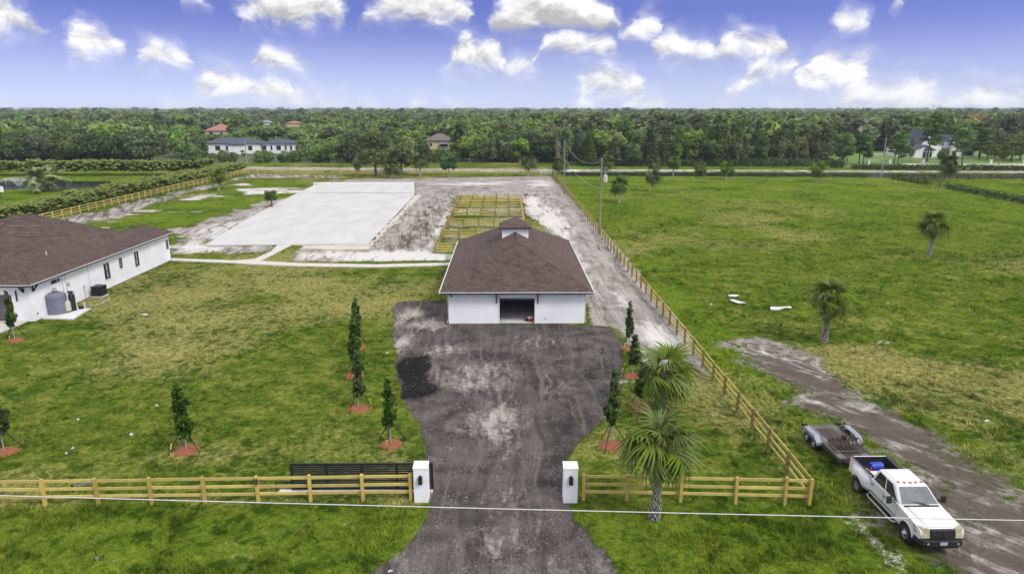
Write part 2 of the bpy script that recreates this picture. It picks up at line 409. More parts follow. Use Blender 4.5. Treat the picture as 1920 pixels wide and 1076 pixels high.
def water_mat():
    m_ = bpy.data.materials.new('water'); m_.use_nodes = True; t = NT(m_.node_tree); b = t.t.nodes['Principled BSDF']
    b.inputs['Base Color'].default_value = (.010, .018, .014, 1); b.inputs['Roughness'].default_value = .12; b.inputs['Specular IOR Level'].default_value = .5
    bn = t.n('ShaderNodeBump'); bn.inputs['Strength'].default_value = .06; bn.inputs['Distance'].default_value = .05
    t.L(t.noise(t.vm('MULTIPLY', t.n('ShaderNodeTexCoord').outputs['Object'], (1, .35, 1)), 1.5, 3), bn.inputs['Height']); t.L(bn.outputs[0], b.inputs['Normal'])
    MATS['water'] = m_
water_mat()

def shingle_mat():
    m_ = bpy.data.materials.new('shingle'); m_.use_nodes = True; t = NT(m_.node_tree); b = t.t.nodes['Principled BSDF']
    uv = t.n('ShaderNodeUVMap').outputs[0]
    br = t.n('ShaderNodeTexBrick'); br.offset = .5; t.L(uv, br.inputs['Vector'])
    br.inputs['Scale'].default_value = 1; br.inputs['Brick Width'].default_value = .42; br.inputs['Row Height'].default_value = .27
    br.inputs['Mortar Size'].default_value = .03; br.inputs['Mortar Smooth'].default_value = .3; br.inputs['Bias'].default_value = 0
    br.inputs['Color1'].default_value = (.148, .104, .086, 1); br.inputs['Color2'].default_value = (.074, .051, .044, 1); br.inputs['Mortar'].default_value = (.035, .024, .022, 1)
    oc = t.n('ShaderNodeTexCoord').outputs['Object']
    c = t.mix(t.ss(t.noise(oc, .9, 4, .6), .3, .7, 0, .4), br.outputs[0], (.15, .108, .090))
    c = t.mix(t.ss(t.noise(oc, 14, 3, .6), .45, .75, 0, .5), c, (.042, .028, .026))
    t.L(c, b.inputs['Base Color']); b.inputs['Roughness'].default_value = .92; b.inputs['Specular IOR Level'].default_value = .15
    bn = t.n('ShaderNodeBump'); bn.inputs['Strength'].default_value = .5; bn.inputs['Distance'].default_value = .02
    t.L(t.m('SUBTRACT', 1.0, br.outputs['Fac']), bn.inputs['Height']); t.L(bn.outputs[0], b.inputs['Normal'])
    MATS['shingle'] = m_
shingle_mat()
def net_mat():
    m_ = bpy.data.materials.new('net'); m_.use_nodes = True; t = NT(m_.node_tree); b = t.t.nodes['Principled BSDF']; out = t.t.nodes['Material Output']
    b.inputs['Base Color'].default_value = (.7, .71, .7, 1); b.inputs['Roughness'].default_value = .8
    tr = t.n('ShaderNodeBsdfTransparent'); mx = t.n('ShaderNodeMixShader'); mx.inputs[0].default_value = .07
    t.L(tr.outputs[0], mx.inputs[1]); t.L(b.outputs[0], mx.inputs[2]); t.L(mx.outputs[0], out.inputs[0]); MATS['net'] = m_
net_mat()
# ================================================================== THE LAND
def vnoise(x, y, s, seed=0, octv=3):
    tot = np.zeros_like(x, dtype=np.float64); amp = 1.0; nrm = 0
    for o in range(octv):
        g = np.random.RandomState(seed+o*17).rand(256, 256); u = x/s*(2**o)+31.7*o+500; v = y/s*(2**o)+17.3*o+500
        i = np.floor(u).astype(int); j = np.floor(v).astype(int); fu = u-i; fv = v-j
        fu = fu*fu*(3-2*fu); fv = fv*fv*(3-2*fv); i0, i1, j0, j1 = i % 256, (i+1) % 256, j % 256, (j+1) % 256
        tot += amp*((g[i0, j0]*(1-fu)+g[i1, j0]*fu)*(1-fv)+(g[i0, j1]*(1-fu)+g[i1, j1]*fu)*fv); nrm += amp; amp *= .5
    return tot/nrm
def sdf(poly, x, y):               # signed distance, positive inside
    P = np.array(poly); n = len(P); best = np.full(x.shape, 1e9); ins = np.zeros(x.shape, bool)
    for i in range(n):
        a, b = P[i], P[(i+1) % n]; e = b-a; L2 = max(e@e, 1e-9)
        t = np.clip(((x-a[0])*e[0]+(y-a[1])*e[1])/L2, 0, 1)
        best = np.minimum(best, (x-a[0]-t*e[0])**2+(y-a[1]-t*e[1])**2)
        if a[1] != b[1]:
            c = ((a[1] > y) != (b[1] > y)) & (x < (b[0]-a[0])*(y-a[1])/(b[1]-a[1])+a[0]); ins ^= c
    d = np.sqrt(best); return np.where(ins, d, -d)
def sst(v, a, b): t = np.clip((v-a)/(b-a), 0, 1); return t*t*(3-2*t)

GRAVEL = GP([(738, 567), (760, 564), (842, 564), (842, 606), (1098, 609), (1148, 612), (1174, 650), (1168, 700), (1160, 735), (1122, 792), (1080, 828), (1058, 880), (1060, 945), (1090, 990), (1155, 1076), (1260, 1240), (560, 1240), (695, 1076), (785, 985), (803, 945), (800, 862), (792, 815), (764, 765), (748, 720), (741, 650)])
DARKP = GP([(746, 668), (800, 664), (806, 690), (826, 735), (790, 744), (757, 745), (748, 715)])
YARD_A = GP([(1104, 610), (1092, 560), (1060, 450), (985, 400), (975, 366), (985, 345), (1012, 330), (1034, 331), (1100, 400), (1180, 486), (1300, 640), (1328, 715), (1280, 668), (1215, 700), (1150, 615)])
YARD_B = GP([(640, 336), (1025, 330), (1005, 366), (975, 372), (862, 366), (815, 474), (842, 478), (842, 490), (540, 490), (565, 463), (690, 460), (776, 364), (776, 342), (640, 343)])
SANDY = GP([(322, 476), (322, 432), (440, 392), (560, 366), (600, 346), (640, 346), (560, 380), (400, 460), (524, 460), (492, 476)])
STRIP = GP([(60, 432), (200, 412), (330, 372), (462, 333), (600, 334), (640, 341), (640, 329), (478, 326), (455, 331), (100, 413), (40, 425)])
TRACK = GP([(1376, 646), (1420, 636), (1520, 668), (1640, 738), (1765, 803), (1925, 906), (2100, 1010), (2260, 1200), (1800, 1200), (1745, 1090), (1700, 1030), (1655, 1000), (1600, 945), (1612, 915), (1665, 890), (1640, 850), (1560, 795), (1484, 746), (1392, 688)])
DRYA = GP([(1500, 690), (1530, 655), (1640, 640), (1760, 668), (1960, 700), (2000, 900), (1925, 935), (1765, 822), (1640, 765)])
BACKLAWN = GP([(150, 420), (330, 378), (455, 342), (590, 340), (590, 362), (470, 392), (330, 428), (235, 432)])
CANAL = [(17.5, 203.6), (60, 202.2), (100, 198.5), (122, 196.5), (190, 192), (190, 207), (122, 210.5), (100, 213), (60, 214.5), (17.5, 215)]
POND = GP([(-240, 356), (40, 354), (150, 352), (228, 349), (236, 343), (222, 339), (120, 338), (-240, 338)])
SIDE_A, SIDE_B = np.array(G(1518, 945)), np.array(G(1035, 328))
def side_x(y): return SIDE_A[0]+(SIDE_B[0]-SIDE_A[0])*(y-SIDE_A[1])/(SIDE_B[1]-SIDE_A[1])

def fields(x, y):
    """what the ground is made of at (x,y): all arrays in 0..1"""
    w1 = vnoise(x, y, 2.2, 3)-.5; w2 = vnoise(x, y, 9, 5)-.5
    rag = w1*1.1+w2*.6
    gravel = sst(sdf(GRAVEL, x, y)+rag*.7, -.45, .45)
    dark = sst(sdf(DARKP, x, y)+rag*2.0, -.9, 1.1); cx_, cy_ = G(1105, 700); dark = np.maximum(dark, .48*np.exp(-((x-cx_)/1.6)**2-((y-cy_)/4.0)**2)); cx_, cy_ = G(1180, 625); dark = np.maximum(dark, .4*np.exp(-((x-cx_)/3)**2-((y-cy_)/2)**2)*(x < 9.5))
    sA = sdf(YARD_A, x, y); sB = sdf(YARD_B, x, y)
    dirt = np.maximum(sst(sA+rag*1.3, -.8, 1.2), sst(sB+rag*1.5, -.8, 1.4))
    sandy = sst(sdf(SANDY, x, y)+rag*3+(vnoise(x, y, 5, 21)-.5)*6, -1.5, 2.5)
    dirt = np.maximum(dirt, sandy*(.62+.5*vnoise(x*.7, y, 5.5, 29)))
    strip = sst(sdf(STRIP, x, y)+rag*3+(vnoise(x, y, 6, 46)-.5)*5, -1.2, 1.6)*.85
    dirt = np.maximum(dirt, strip)
    sp_ = sst(sdf(BACKLAWN, x, y), -4, 2)*sst(vnoise(x*.55, y, 6.5, 101, 4), .53, .66)*.85; dirt = np.maximum(dirt, sp_)
    tr = sst(sdf(TRACK, x, y)+rag*3.2+(vnoise(x, y, 4.5, 23)-.5)*3.4, -2.2, 2.6)*(.58+.34*vnoise(x*.6, y*.6, 2.6, 27)); dirt = np.maximum(dirt, tr)
    # bank of the canal and the bare strip behind the rear fence
    bank = sst(sdf([(-90, 224), (18, 216), (60, 215.5), (112, 213), (190, 208), (190, 214), (112, 219.5), (60, 223), (18, 226), (-40, 232), (-90, 236)], x, y)+rag*2.5, -1, 1.5)*.85
    dirt = np.maximum(dirt, bank)
    pen = sst(np.minimum(np.minimum(x+9.8, 3.4-x), np.minimum(y-90.5, 145-y)), -.5, .5); dirt = np.maximum(dirt, pen*(.05+.62*vnoise(x, y, 6, 91)))
    white = np.zeros_like(x)
    def blob(px, py, rx, ry, k, rot=0.0):
        nonlocal white
        cx, cy = G(px, py); dx, dy = x-cx, y-cy; c, s = math.cos(rot), math.sin(rot); a = (dx*c+dy*s)/rx; b = (-dx*s+dy*c)/ry
        white = np.maximum(white, k*np.exp(-(a*a+b*b)))
    for b in ((930, 790, 1.8, 3.2, .66), (890, 705, 3.6, 3.6, .5), (1010, 640, 3, 2.0, .28), (960, 980, 1.6, 5, .3), (1040, 720, 1.5, 4, .25), (965, 845, .9, 1.6, .42), (800, 605, 2.4, 2.4, .62), (772, 588, 1.4, 2.2, .78), (830, 655, 2.4, 1.8, .5), (756, 640, .9, 3.0, .75), (745, 600, .5, 4, .8),
              (940, 1010, 2.0, 2.6, .3), (930, 930, 2, 1.5, .2), (1000, 1060, 2.4, 2, .28), (870, 800, 1.4, 2, .3), (1180, 715, 1.0, .9, .9), (1165, 790, .8, .8, .7), (745, 1040, .9, 1.6, .35), (1130, 1050, .8, 1.6, .3)): blob(*b)
    for b in ((1036, 420, 3.2, 30, .9), (1000, 385, 2.4, 22, .9), (1010, 345, 4.5, 14, .75), (1090, 500, 1.2, 16, .6), (1235, 630, 1.6, 7, .8), (1160, 560, 1.0, 12, .5), (830, 420, .9, 24, .85), (735, 420, 1.1, 14, .5, -.25), (880, 345, 14, 6, .7),
              (960, 342, 10, 5, .6), (760, 480, 14, 4.5, 1.0), (640, 478, 12, 4, .75), (430, 430, 8, 14, .62), (380, 462, 7, 6, .85), (500, 400, 6, 12, .5), (560, 338, 18, 4, .6), (300, 392, 10, 3, .5), (210, 415, 3, 2, .8), (250, 402, 2, 1.5, .9)): blob(*b)
    for b in ((1440, 665, 1.0, 4.5, .75, .5), (1500, 690, 1.2, 4, .55, .6), (1660, 640, 1.6, .9, .85), (1625, 668, 1.5, 1, .7), (1735, 655, 1.0, .7, .5), (1390, 655, 1.3, 1.2, .6), (1560, 765, .8, 3, .55, .6), (1640, 1010, .7, 2.6, .98, .35), (1590, 960, .6, 1.4, .95), (1665, 1052, .6, 1.2, .95), (1545, 925, .8, .8, .9), (1480, 785, .7, .5, .7), (1545, 790, .7, .5, .6), (1690, 1060, .7, 1.5, .6), (1800, 1000, 1.4, 2, .35), (1760, 900, .7, 3, .35, .6)): blob(*b)
    white = np.maximum(white, pen*.7*sst(vnoise(x, y, 5, 93), .40, .65)); white = np.maximum(white, sp_*.8)
    white = np.maximum(white, bank*(.25+.75*sst(vnoise(x, y, 7, 44), .3, .65))*np.where(x > 80, .6, .85)*(x > 14)+bank*.45*(x <= 14)); white = np.maximum(white, strip*.25)
    dark = np.maximum(dark, np.minimum(1, tr*1.35)*(.60+.5*sst(vnoise(x, y, 3.5, 52), .3, .65))*sst(59-y, 0, 12)); dark = np.maximum(dark, strip*.75*(1-white)); dark = np.maximum(dark, .55*sst(sdf(GP([(705, 468), (770, 405), (850, 362), (880, 368), (838, 420), (790, 470)]), x, y)+rag*3, -1, 3))
    dark = np.maximum(dark, dirt*.5*sst(vnoise(x*.5, y*.12, 1.1, 58), .52, .75)*(1-tr))
    dry = .27+.5*sst(vnoise(x, y, 14, 41), .42, .68)
    inlawn = (x < side_x(y)) & (y > 30)
    dry = np.where(inlawn, dry*1.15, np.where(y > 30, dry*1.05, dry*.5))
    drya = sst(sdf(DRYA, x, y)+w2*7+w1*3, -2.0, 3.0)
    dry = np.maximum(dry, drya*.95)
    dry = np.maximum(dry, .42*np.exp(-((x+20)/15)**2-((y-70)/11)**2)*sst(vnoise(x, y, 5, 8), .42, .7))
    dry = np.maximum(dry, .75*np.exp(-((x+17)/6)**2-((y-35.5)/2.2)**2)); dry = np.maximum(dry, .7*np.exp(-((x-7.5)/4.5)**2-((y-36)/4)**2))
    bright = sst(sdf(BACKLAWN, x, y)+w2*6, -2, 3)*.8
    bright = np.maximum(bright, np.where(x > side_x(y), sst(y, 60, 190)*.75+.1, 0))
    bright = np.maximum(bright, sst(30.3-y, -.5, .8)*.45)
    bright = np.maximum(bright, np.where((x > side_x(y)) & (x < side_x(y)+5), .75*sst(vnoise(x, y, 7, 77), .25, .6)*sst(y, 38, 50), 0))
    bright = np.maximum(bright, np.where((x < -82) | ((x > 106) & (y > 130)), .85, 0))
    dry = dry*(1-bright*.55)
    wet = np.maximum(sst(sdf(CANAL, x, y), -1.2, 1.6), sst(sdf(POND, x, y), -1.5, 1.5))
    return dict(gravel=gravel, dark=dark, dirt=dirt*(1-gravel), white=white, dry=np.clip(dry, 0, 1), bright=np.clip(bright, 0, 1), track=tr, strip=strip, bank=bank, wet=wet, sandy=sandy)

def grass_nodes(t, pos, dry, bright):
    n_p = t.noise(pos, .11, 4, .6); n_m = t.noise(pos, .55, 4, .65); n_c = t.noise(pos, 2.6, 4, .7); n_f = t.noise(pos, 11, 3, .7)
    c = t.mix(t.ss(n_c, .32, .66), (.042, .080, .009), (.152, .202, .025))
    c = t.mix(t.ss(n_m, .40, .66, 0, .75), c, (.230, .262, .034))
    c = t.mix(t.m('MULTIPLY', bright, t.ss(n_m, .2, .6, .5, 1)), c, t.mix(t.ss(n_c, .3, .65), (.082, .160, .006), (.220, .298, .024)))
    d = t.m('ADD', dry, t.m('ADD', t.m('MULTIPLY', t.m('SUBTRACT', n_m, .5), 1.3), t.m('MULTIPLY', t.m('SUBTRACT', n_c, .5), 1.1)))
    c = t.mix(t.ss(d, .3, .95, 0, .9), c, t.mix(t.ss(n_c, .35, .65), (.225, .200, .058), (.47, .405, .155)))
    c = t.mix(t.ss(n_p, .35, .65, 0, .3), c, (.060, .120, .005))
    n_k = t.noise(pos, 1.15, 4, .7, .6)
    c = t.mix(t.ss(t.m('ADD', n_k, t.m('MULTIPLY', t.m('SUBTRACT', n_p, .5), .6)), .52, .64, 0, .8), c, (.026, .060, .004))
    return c, n_f, n_c, n_m

def terrain_mat():
    m_ = bpy.data.materials.new('terrain'); m_.use_nodes = True; t = NT(m_.node_tree); b = t.t.nodes['Principled BSDF']
    pos = t.n('ShaderNodeNewGeometry').outputs['Position']
    A = t.n('ShaderNodeSeparateColor'); t.L(t.attr('mask_a', 'Color'), A.inputs[0]); gravel, dirt, white = A.outputs
    B = t.n('ShaderNodeSeparateColor'); t.L(t.attr('mask_b', 'Color'), B.inputs[0]); dark, dry, bright = B.outputs
    flow = t.attr('flow', 'Vector')
    g, n_f, n_c, n_m = grass_nodes(t, pos, dry, bright)
    g = t.mix(t.ss(n_f, .35, .66, .55, 0), g, (.018, .040, .008))
    brk = t.m('ADD', t.m('MULTIPLY', t.m('SUBTRACT', n_c, .5), .95), t.m('MULTIPLY', t.m('SUBTRACT', n_f, .5), .55))
    # dirt with wheel streaks along the way people drive
    st1 = t.noise(t.vm('MULTIPLY', flow, (1.1, .085, 0)), 1, 5, .62, .3); st2 = t.noise(t.vm('MULTIPLY', flow, (4.2, .24, 0)), 1, 4, .6, .5)
    st = t.m('ADD', t.m('MULTIPLY', st1, .6), t.m('MULTIPLY', st2, .4))
    dc = t.mix(t.ss(st, .34, .66), (.160, .140, .126), (.365, .330, .298))
    blot = t.noise(t.vm('MULTIPLY', flow, (.6, .24, 0)), 1, 6, .70, .9)
    dc = t.mix(t.ss(blot, .42, .66, 0, .85), dc, (.41, .378, .345))
    dc = t.mix(t.ss(blot, .46, .30, 0, .55), dc, (.125, .105, .098))
    dc = t.mix(t.ss(n_c, .4, .75, 0, .5), dc, (.21, .18, .16))
    dc = t.mix(t.ss(n_f, .5, .8, 0, .35), dc, (.40, .37, .34))
    wv = t.m('ADD', t.m('MULTIPLY', white, 1.15), t.m('ADD', t.m('MULTIPLY', t.m('SUBTRACT', st, .5), 1.3), t.m('ADD', t.m('MULTIPLY', t.m('SUBTRACT', blot, .5), 1.6), t.m('MULTIPLY', brk, .45))))
    dc = t.mix(t.ss(wv, .34, .95), dc, (.56, .535, .50))
    dc = t.mix(t.ss(t.m('ADD', t.m('MULTIPLY', dark, .9), t.m('ADD', t.m('MULTIPLY', t.m('SUBTRACT', st, .5), -2.6), t.m('MULTIPLY', t.m('SUBTRACT', blot, .5), -1.6))), .15, .85, 0, .9), dc, (.088, .068, .055))
    # gravel
    vo = t.n('ShaderNodeTexVoronoi'); vo.inputs['Scale'].default_value = 15.0; t.L(pos, vo.inputs['Vector'])
    n_g = t.noise(pos, .38, 5, .62, .6); n_g2 = t.noise(t.vm('MULTIPLY', pos, (1.6, .5, 1)), 1.0, 4, .65, .5)
    gc = t.mix(t.ss(n_g, .33, .68), (.042, .036, .034), (.118, .102, .094))
    gc = t.mix(t.ss(n_g2, .45, .75, 0, .5), gc, (.075, .064, .059))
    sep = t.n('ShaderNodeSeparateColor'); t.L(vo.outputs['Color'], sep.inputs[0])
    gc = t.mix(t.m('MULTIPLY', t.ss(sep.outputs[0], .55, .98), t.ss(t.noise(pos, .8, 3), .42, .66, .05, .6)), gc, (.26, .24, .23))
    tyre = t.noise(t.vm('MULTIPLY', t.vm('ADD', pos, t.vm('MULTIPLY', t.noise(pos, .12, 2, .5, 0, True), (2.5, 0, 0))), (2.4, .07, 0)), 1, 3, .6)
    gc = t.mix(t.ss(tyre, .52, .68, 0, .55), gc, (.165, .145, .132)); gc = t.mix(t.ss(tyre, .44, .34, 0, .5), gc, (.040, .034, .032))
    gc = t.mix(t.ss(sep.outputs[1], .7, 1.0, 0, .5), gc, (.028, .026, .026))
    gw = t.m('ADD', t.m('MULTIPLY', white, 1.35), t.m('ADD', t.m('MULTIPLY', t.m('SUBTRACT', n_g2, .5), 1.9), t.m('MULTIPLY', brk, .6)))
    gc = t.mix(t.ss(gw, .22, .85), gc, t.mix(t.ss(t.m('ADD', gw, t.m('MULTIPLY', t.m('SUBTRACT', n_f, .5), .3)), .5, 1.2), t.mix(t.ss(n_c, .35, .65), (.165, .145, .122), (.27, .245, .215)), (.37, .35, .325)))
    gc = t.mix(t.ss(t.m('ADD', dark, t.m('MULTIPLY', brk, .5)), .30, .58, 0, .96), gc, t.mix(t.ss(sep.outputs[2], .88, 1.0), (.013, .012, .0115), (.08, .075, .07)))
    # bare specks of pale sand in the grass
    sp = t.ss(t.m('ADD', t.noise(pos, 1.7, 5, .72, 1.0), t.m('MULTIPLY', dry, .07)), .675, .77, 0, .8)
    g = t.mix(sp, g, (.52, .47, .36))
    fd = t.ss(t.m('ADD', dirt, t.m('ADD', t.m('MULTIPLY', brk, .9), t.m('MULTIPLY', t.m('SUBTRACT', n_m, .5), .9))), .32, .66)
    fg = t.ss(t.m('ADD', gravel, t.m('MULTIPLY', brk, .7)), .38, .60)
    # loose white shell in grass where 'white' is set without dirt
    gl = t.mix(t.ss(t.m('ADD', white, t.m('MULTIPLY', brk, 1.2)), .62, .95), g, (.5, .47, .42))
    c = t.mix(fd, gl, dc); c = t.mix(fg, c, gc)
    t.L(c, b.inputs['Base Color']); b.inputs['Roughness'].default_value = 1; b.inputs['Specular IOR Level'].default_value = .0
    bn = t.n('ShaderNodeBump'); bn.inputs['Strength'].default_value = .9; bn.inputs['Distance'].default_value = .16
    hgt = t.m('ADD', t.m('MULTIPLY', n_c, 1.0), t.m('MULTIPLY', n_f, .55)); hgt = t.m('MULTIPLY', hgt, t.m('SUBTRACT', 1.0, t.m('MULTIPLY', t.m('MAXIMUM', fd, fg), .72)))
    hgt = t.m('ADD', hgt, t.m('MULTIPLY', t.m('MULTIPLY', t.m('ADD', st, blot), fd), .8))
    t.L(hgt, bn.inputs['Height']); t.L(bn.outputs[0], b.inputs['Normal'])
    MATS['terrain'] = m_
terrain_mat()

def far_ground_mat():
    m_ = bpy.data.materials.new('far_ground'); m_.use_nodes = True; t = NT(m_.node_tree); b = t.t.nodes['Principled BSDF']
    pos = t.n('ShaderNodeNewGeometry').outputs['Position']
    c = t.mix(t.ss(t.noise(pos, .03, 5, .6), .35, .65), (.035, .062, .016), (.085, .12, .035)); c = t.mix(t.ss(t.noise(pos, .25, 3), .5, .75, 0, .5), c, (.13, .12, .06))
    t.L(c, b.inputs['Base Color']); b.inputs['Roughness'].default_value = .95; MATS['far_ground'] = m_
far_ground_mat()

def land():
    st = .7; xs = np.arange(-175, 195.01, st); ys = np.arange(4, 262.01, st); nx, ny = len(xs), len(ys)
    X, Y = np.meshgrid(xs, ys, indexing='ij'); X = X.ravel(); Y = Y.ravel()
    Fd = fields(X, Y)
    Z = (vnoise(X, Y, 3.0, 9)-.5)*.10*(1-np.maximum(Fd['gravel'], Fd['dirt'])*.6)+(vnoise(X, Y, 25, 15)-.5)*.12
    Z -= .10*sst(sdf(GP([(820, 300), (985, 300), (1130, 612), (820, 612)]), X, Y), -3, 3)*.0
    Z = Z-.05 - Fd['wet']*.85 + sst(sdf([(17, 217), (190, 210), (190, 215), (17, 224)], X, Y), -2, 4)*.25*(1-Fd['wet'])
    edge = np.minimum(np.minimum(X-xs[0], xs[-1]-X), np.minimum(Y-ys[0]+6, ys[-1]-Y)); Z -= .9*(1-sst(edge, 0, 6))
    ma = np.stack([Fd['gravel'], Fd['dirt'], Fd['white'], np.ones_like(X)], 1); mb = np.stack([Fd['dark'], Fd['dry'], Fd['bright'], np.ones_like(X)], 1)
    # streak coordinates (across, along): the track in the pasture runs diagonally, the dirt lanes run away from the road
    dx, dy = -.62, .785; fx = np.where(Fd['track'] > .02, X*dy-Y*dx, X+.0*Y); fy = np.where(Fd['track'] > .02, (X*dx+Y*dy)*2.6, Y)
    tilt = (X < 5) & (Y > 80) & (Y < 165); fx = np.where(tilt, X+.13*(Y-120), fx)
    turn = (Y > 165) & (X < 14); fx = np.where(turn, Y*.8+X*.15, fx); fy = np.where(turn, X*.8, fy)
    back = Fd['strip'] > .05; fx = np.where(back, X*.7+Y*.3, fx)
    fl = np.stack([fx, fy, np.zeros_like(X)], 1)
    I, J = np.meshgrid(np.arange(nx-1), np.arange(ny-1), indexing='ij'); a = (I*ny+J).ravel()
    Q = np.stack([a, a+ny, a+ny+1, a+1], 1)
    cx, cy = X[Q].mean(1), Y[Q].mean(1)
    gq, dq, tq, bq = (Fd[k][Q].mean(1) for k in ('gravel', 'dirt', 'track', 'bank'))
    sx = side_x(cy)
    zone = np.full(len(Q), 0)                                      # 0 lawn
    zone[(cx > sx)] = 1                                            # pasture
    zone[(cy < 30.2)] = 2                                          # verge
    zone[(cx < -81) | ((cx > 107.5) & (cy > 120))] = 3             # neighbours' meadow
    zone[(cy > 213)] = 4                                           # bank
    zone[(dq > .45)] = 5; zone[(tq > .33)] = 6; zone[(gq > .45)] = 7; zone[(bq > .4)] = 4
    for k, nm in enumerate(('lawn', 'pasture', 'roadside_verge', 'meadow', 'canal_bank', 'dirt_yard', 'dirt_track', 'gravel_driveway')):
        q = Q[zone == k]; used, inv = np.unique(q, return_inverse=True); q2 = inv.reshape(q.shape)
        me = nmesh(nm, np.stack([X, Y, Z], 1)[used], q2, MATS['terrain'], {'mask_a': ma[used], 'mask_b': mb[used], 'flow': fl[used]}, smooth=True)
        tag(link(nm, me), kind='structure')
    # ground sheet out to the horizon
    b = MB(); R = 9000
    b.quad((-R, -R, -.8), (R, -R, -.8), (R, R, -.8), (-R, R, -.8)); tag(b.build('ground', MATS['far_ground']), kind='structure')
    b = MB(); b.quad((16, 196, -.16), (191, 184, -.16), (191, 213, -.16), (16, 219, -.16)); tag(b.build('canal_water', MATS['water']), kind='structure')
    b = MB(); xs_ = [p[0] for p in POND]; ys_ = [p[1] for p in POND]
    b.quad((-174, min(ys_)-2, -.22), (max(xs_)+2, min(ys_)-2, -.22), (max(xs_)+2, max(ys_)+2, -.22), (-174, max(ys_)+2, -.22)); tag(b.build('pond_water', MATS['water']), kind='structure')
land()

# ------------------------------------------------------------------ grass tufts (nobody could count them) and loose stones
def tuft_mat():
    m_ = bpy.data.materials.new('grass_blade'); m_.use_nodes = True; t = NT(m_.node_tree); b = t.t.nodes['Principled BSDF']
    pos = t.n('ShaderNodeNewGeometry').outputs['Position']
    c, n_f, n_c, n_m = grass_nodes(t, t.vm('MULTIPLY', pos, (1, 1, 0)), t.attr('dry'), t.attr('bright'))
    k = t.m('MULTIPLY_ADD', t.attr('tone'), .80, .92); c = t.mix(1.0, c, t.cmb(k, k, k), 'MULTIPLY')
    t.L(c, b.inputs['Base Color']); b.inputs['Roughness'].default_value = .8; b.inputs['Specular IOR Level'].default_value = .05
    tr = t.n('ShaderNodeBsdfTranslucent'); t.L(c, tr.inputs[0]); mx = t.n('ShaderNodeMixShader'); mx.inputs[0].default_value = .4
    t.L(b.outputs[0], mx.inputs[1]); t.L(tr.outputs[0], mx.inputs[2]); t.L(mx.outputs[0], t.t.nodes['Material Output'].inputs[0]); MATS['grass_blade'] = m_
tuft_mat()
HOUSE_FOOT = [(-62, 60.5), (-43.5, 60.5), (-43.5, 87.4), (-62, 87.4)]
def in_view(x, y, m=60):
    d = x*_f[0]+y*_f[1]-CAMH*_f[2]; return np.abs((x*_r[0]+y*_r[1])/d*FPX) < 960+m
def grass(name, ntry, y0, y1, pick, hscale, seed):
    R = np.random.RandomState(seed)
    y = y0*(y1/y0)**R.rand(ntry); x = (R.rand(ntry)*2-1)*(y*.80+10)+y*.009; k = in_view(x, y); x, y = x[k], y[k]
    Fd = fields(x, y); hard = np.maximum(np.maximum(Fd['gravel'], Fd['dirt']), np.maximum(Fd['wet'], sst(sdf(HOUSE_FOOT, x, y), -.3, 0)))
    for q in (SLABS_XY): hard = np.maximum(hard, sst(sdf(q, x, y), -.25, .05))
    cl = vnoise(x, y, 1.3, 61, 2); k = (hard < .30+R.rand(len(x))*.35) & (cl > .30+R.rand(len(x))*.35) & pick(x, y)
    x, y, cl = x[k], y[k], cl[k]; dry, br = Fd['dry'][k], Fd['bright'][k]
    n = len(x); nb = 4; sc = hscale*(.5+1.1*R.rand(n))*(.6+.9*np.clip(cl-.3, 0, 1)*1.6)*(1+y/220)
    a = R.rand(n, nb)*2*PI; w = (.035+.03*R.rand(n, nb))*sc[:, None]*2.2; ln = (.5+.6*R.rand(n, nb))*sc[:, None]; hh = (.4+.5*R.rand(n, nb))*sc[:, None]
    bx = x[:, None]+(R.rand(n, nb)-.5)*.22; by = y[:, None]+(R.rand(n, nb)-.5)*.22
    ca, sa = np.cos(a), np.sin(a); z0 = np.full_like(bx, -.06)
    V = np.stack([np.stack([bx-sa*w, by+ca*w, z0], -1), np.stack([bx+sa*w, by-ca*w, z0], -1), np.stack([bx+ca*ln, by+sa*ln, z0+hh+.06], -1)], 2).reshape(-1, 3)
    F = np.arange(len(V)).reshape(-1, 3); rep = 3*nb
    ct = np.repeat(np.clip((vnoise(x, y, 1.9, 71, 2)-.5)*1.6, -.5, .4), nb); tone = np.clip(np.repeat(R.rand(n*nb)*.75+ct, 3)+np.tile([0, 0, .3], n*nb), -.3, 1.1)
    me = nmesh(name, V, F, MATS['grass_blade'], {'tone': tone, 'dry': np.repeat(dry, rep), 'bright': np.repeat(br, rep)})
    tag(link(name, me), kind='stuff')
PATH = [GP(l) for l in ([(318, 484.5), (440, 489), (478, 486), (508, 472), (521, 459.5), (548, 459.5), (520, 474), (488, 490), (560, 494), (700, 496.5), (848, 493), (848, 498), (700, 501.5), (560, 499.5), (470, 496), (440, 494), (322, 489)],)]
GDRIVE = [(-58, 44), (-49.5, 50), (-44.3, 57.5), (-44.3, 60.68), (-62, 60.68), (-70, 60.68), (-70, 44)]
PAD = GP([(80, 598), (137, 599), (170, 579), (122, 575)])
GATEPAD = GP([(522, 924.5), (812, 923), (812, 918.5), (526, 919.5)])
ARENA = GP([(384, 461), (690, 459), (777, 366), (777, 342.5), (606, 342.5), (585, 350), (545, 369), (470, 408)])
SLABS_XY = PATH+[GDRIVE, PAD, GATEPAD, ARENA, [(-5.4, 59.5), (7.3, 59.5), (7.3, 83.3), (-5.4, 83.3)]]
grass('lawn_grass', 90000, 24, 165, lambda x, y: (x < side_x(y)) & (y > 30.3), .115, 1)
grass('pasture_grass', 110000, 24, 200, lambda x, y: (x > side_x(y)) & (y > 28) & (np.random.RandomState(4).rand(len(x)) > sst(y, 110, 198)*.8), .20, 2)
grass('verge_grass', 60000, 22, 33, lambda x, y: (y <= 30.3), .12, 3)
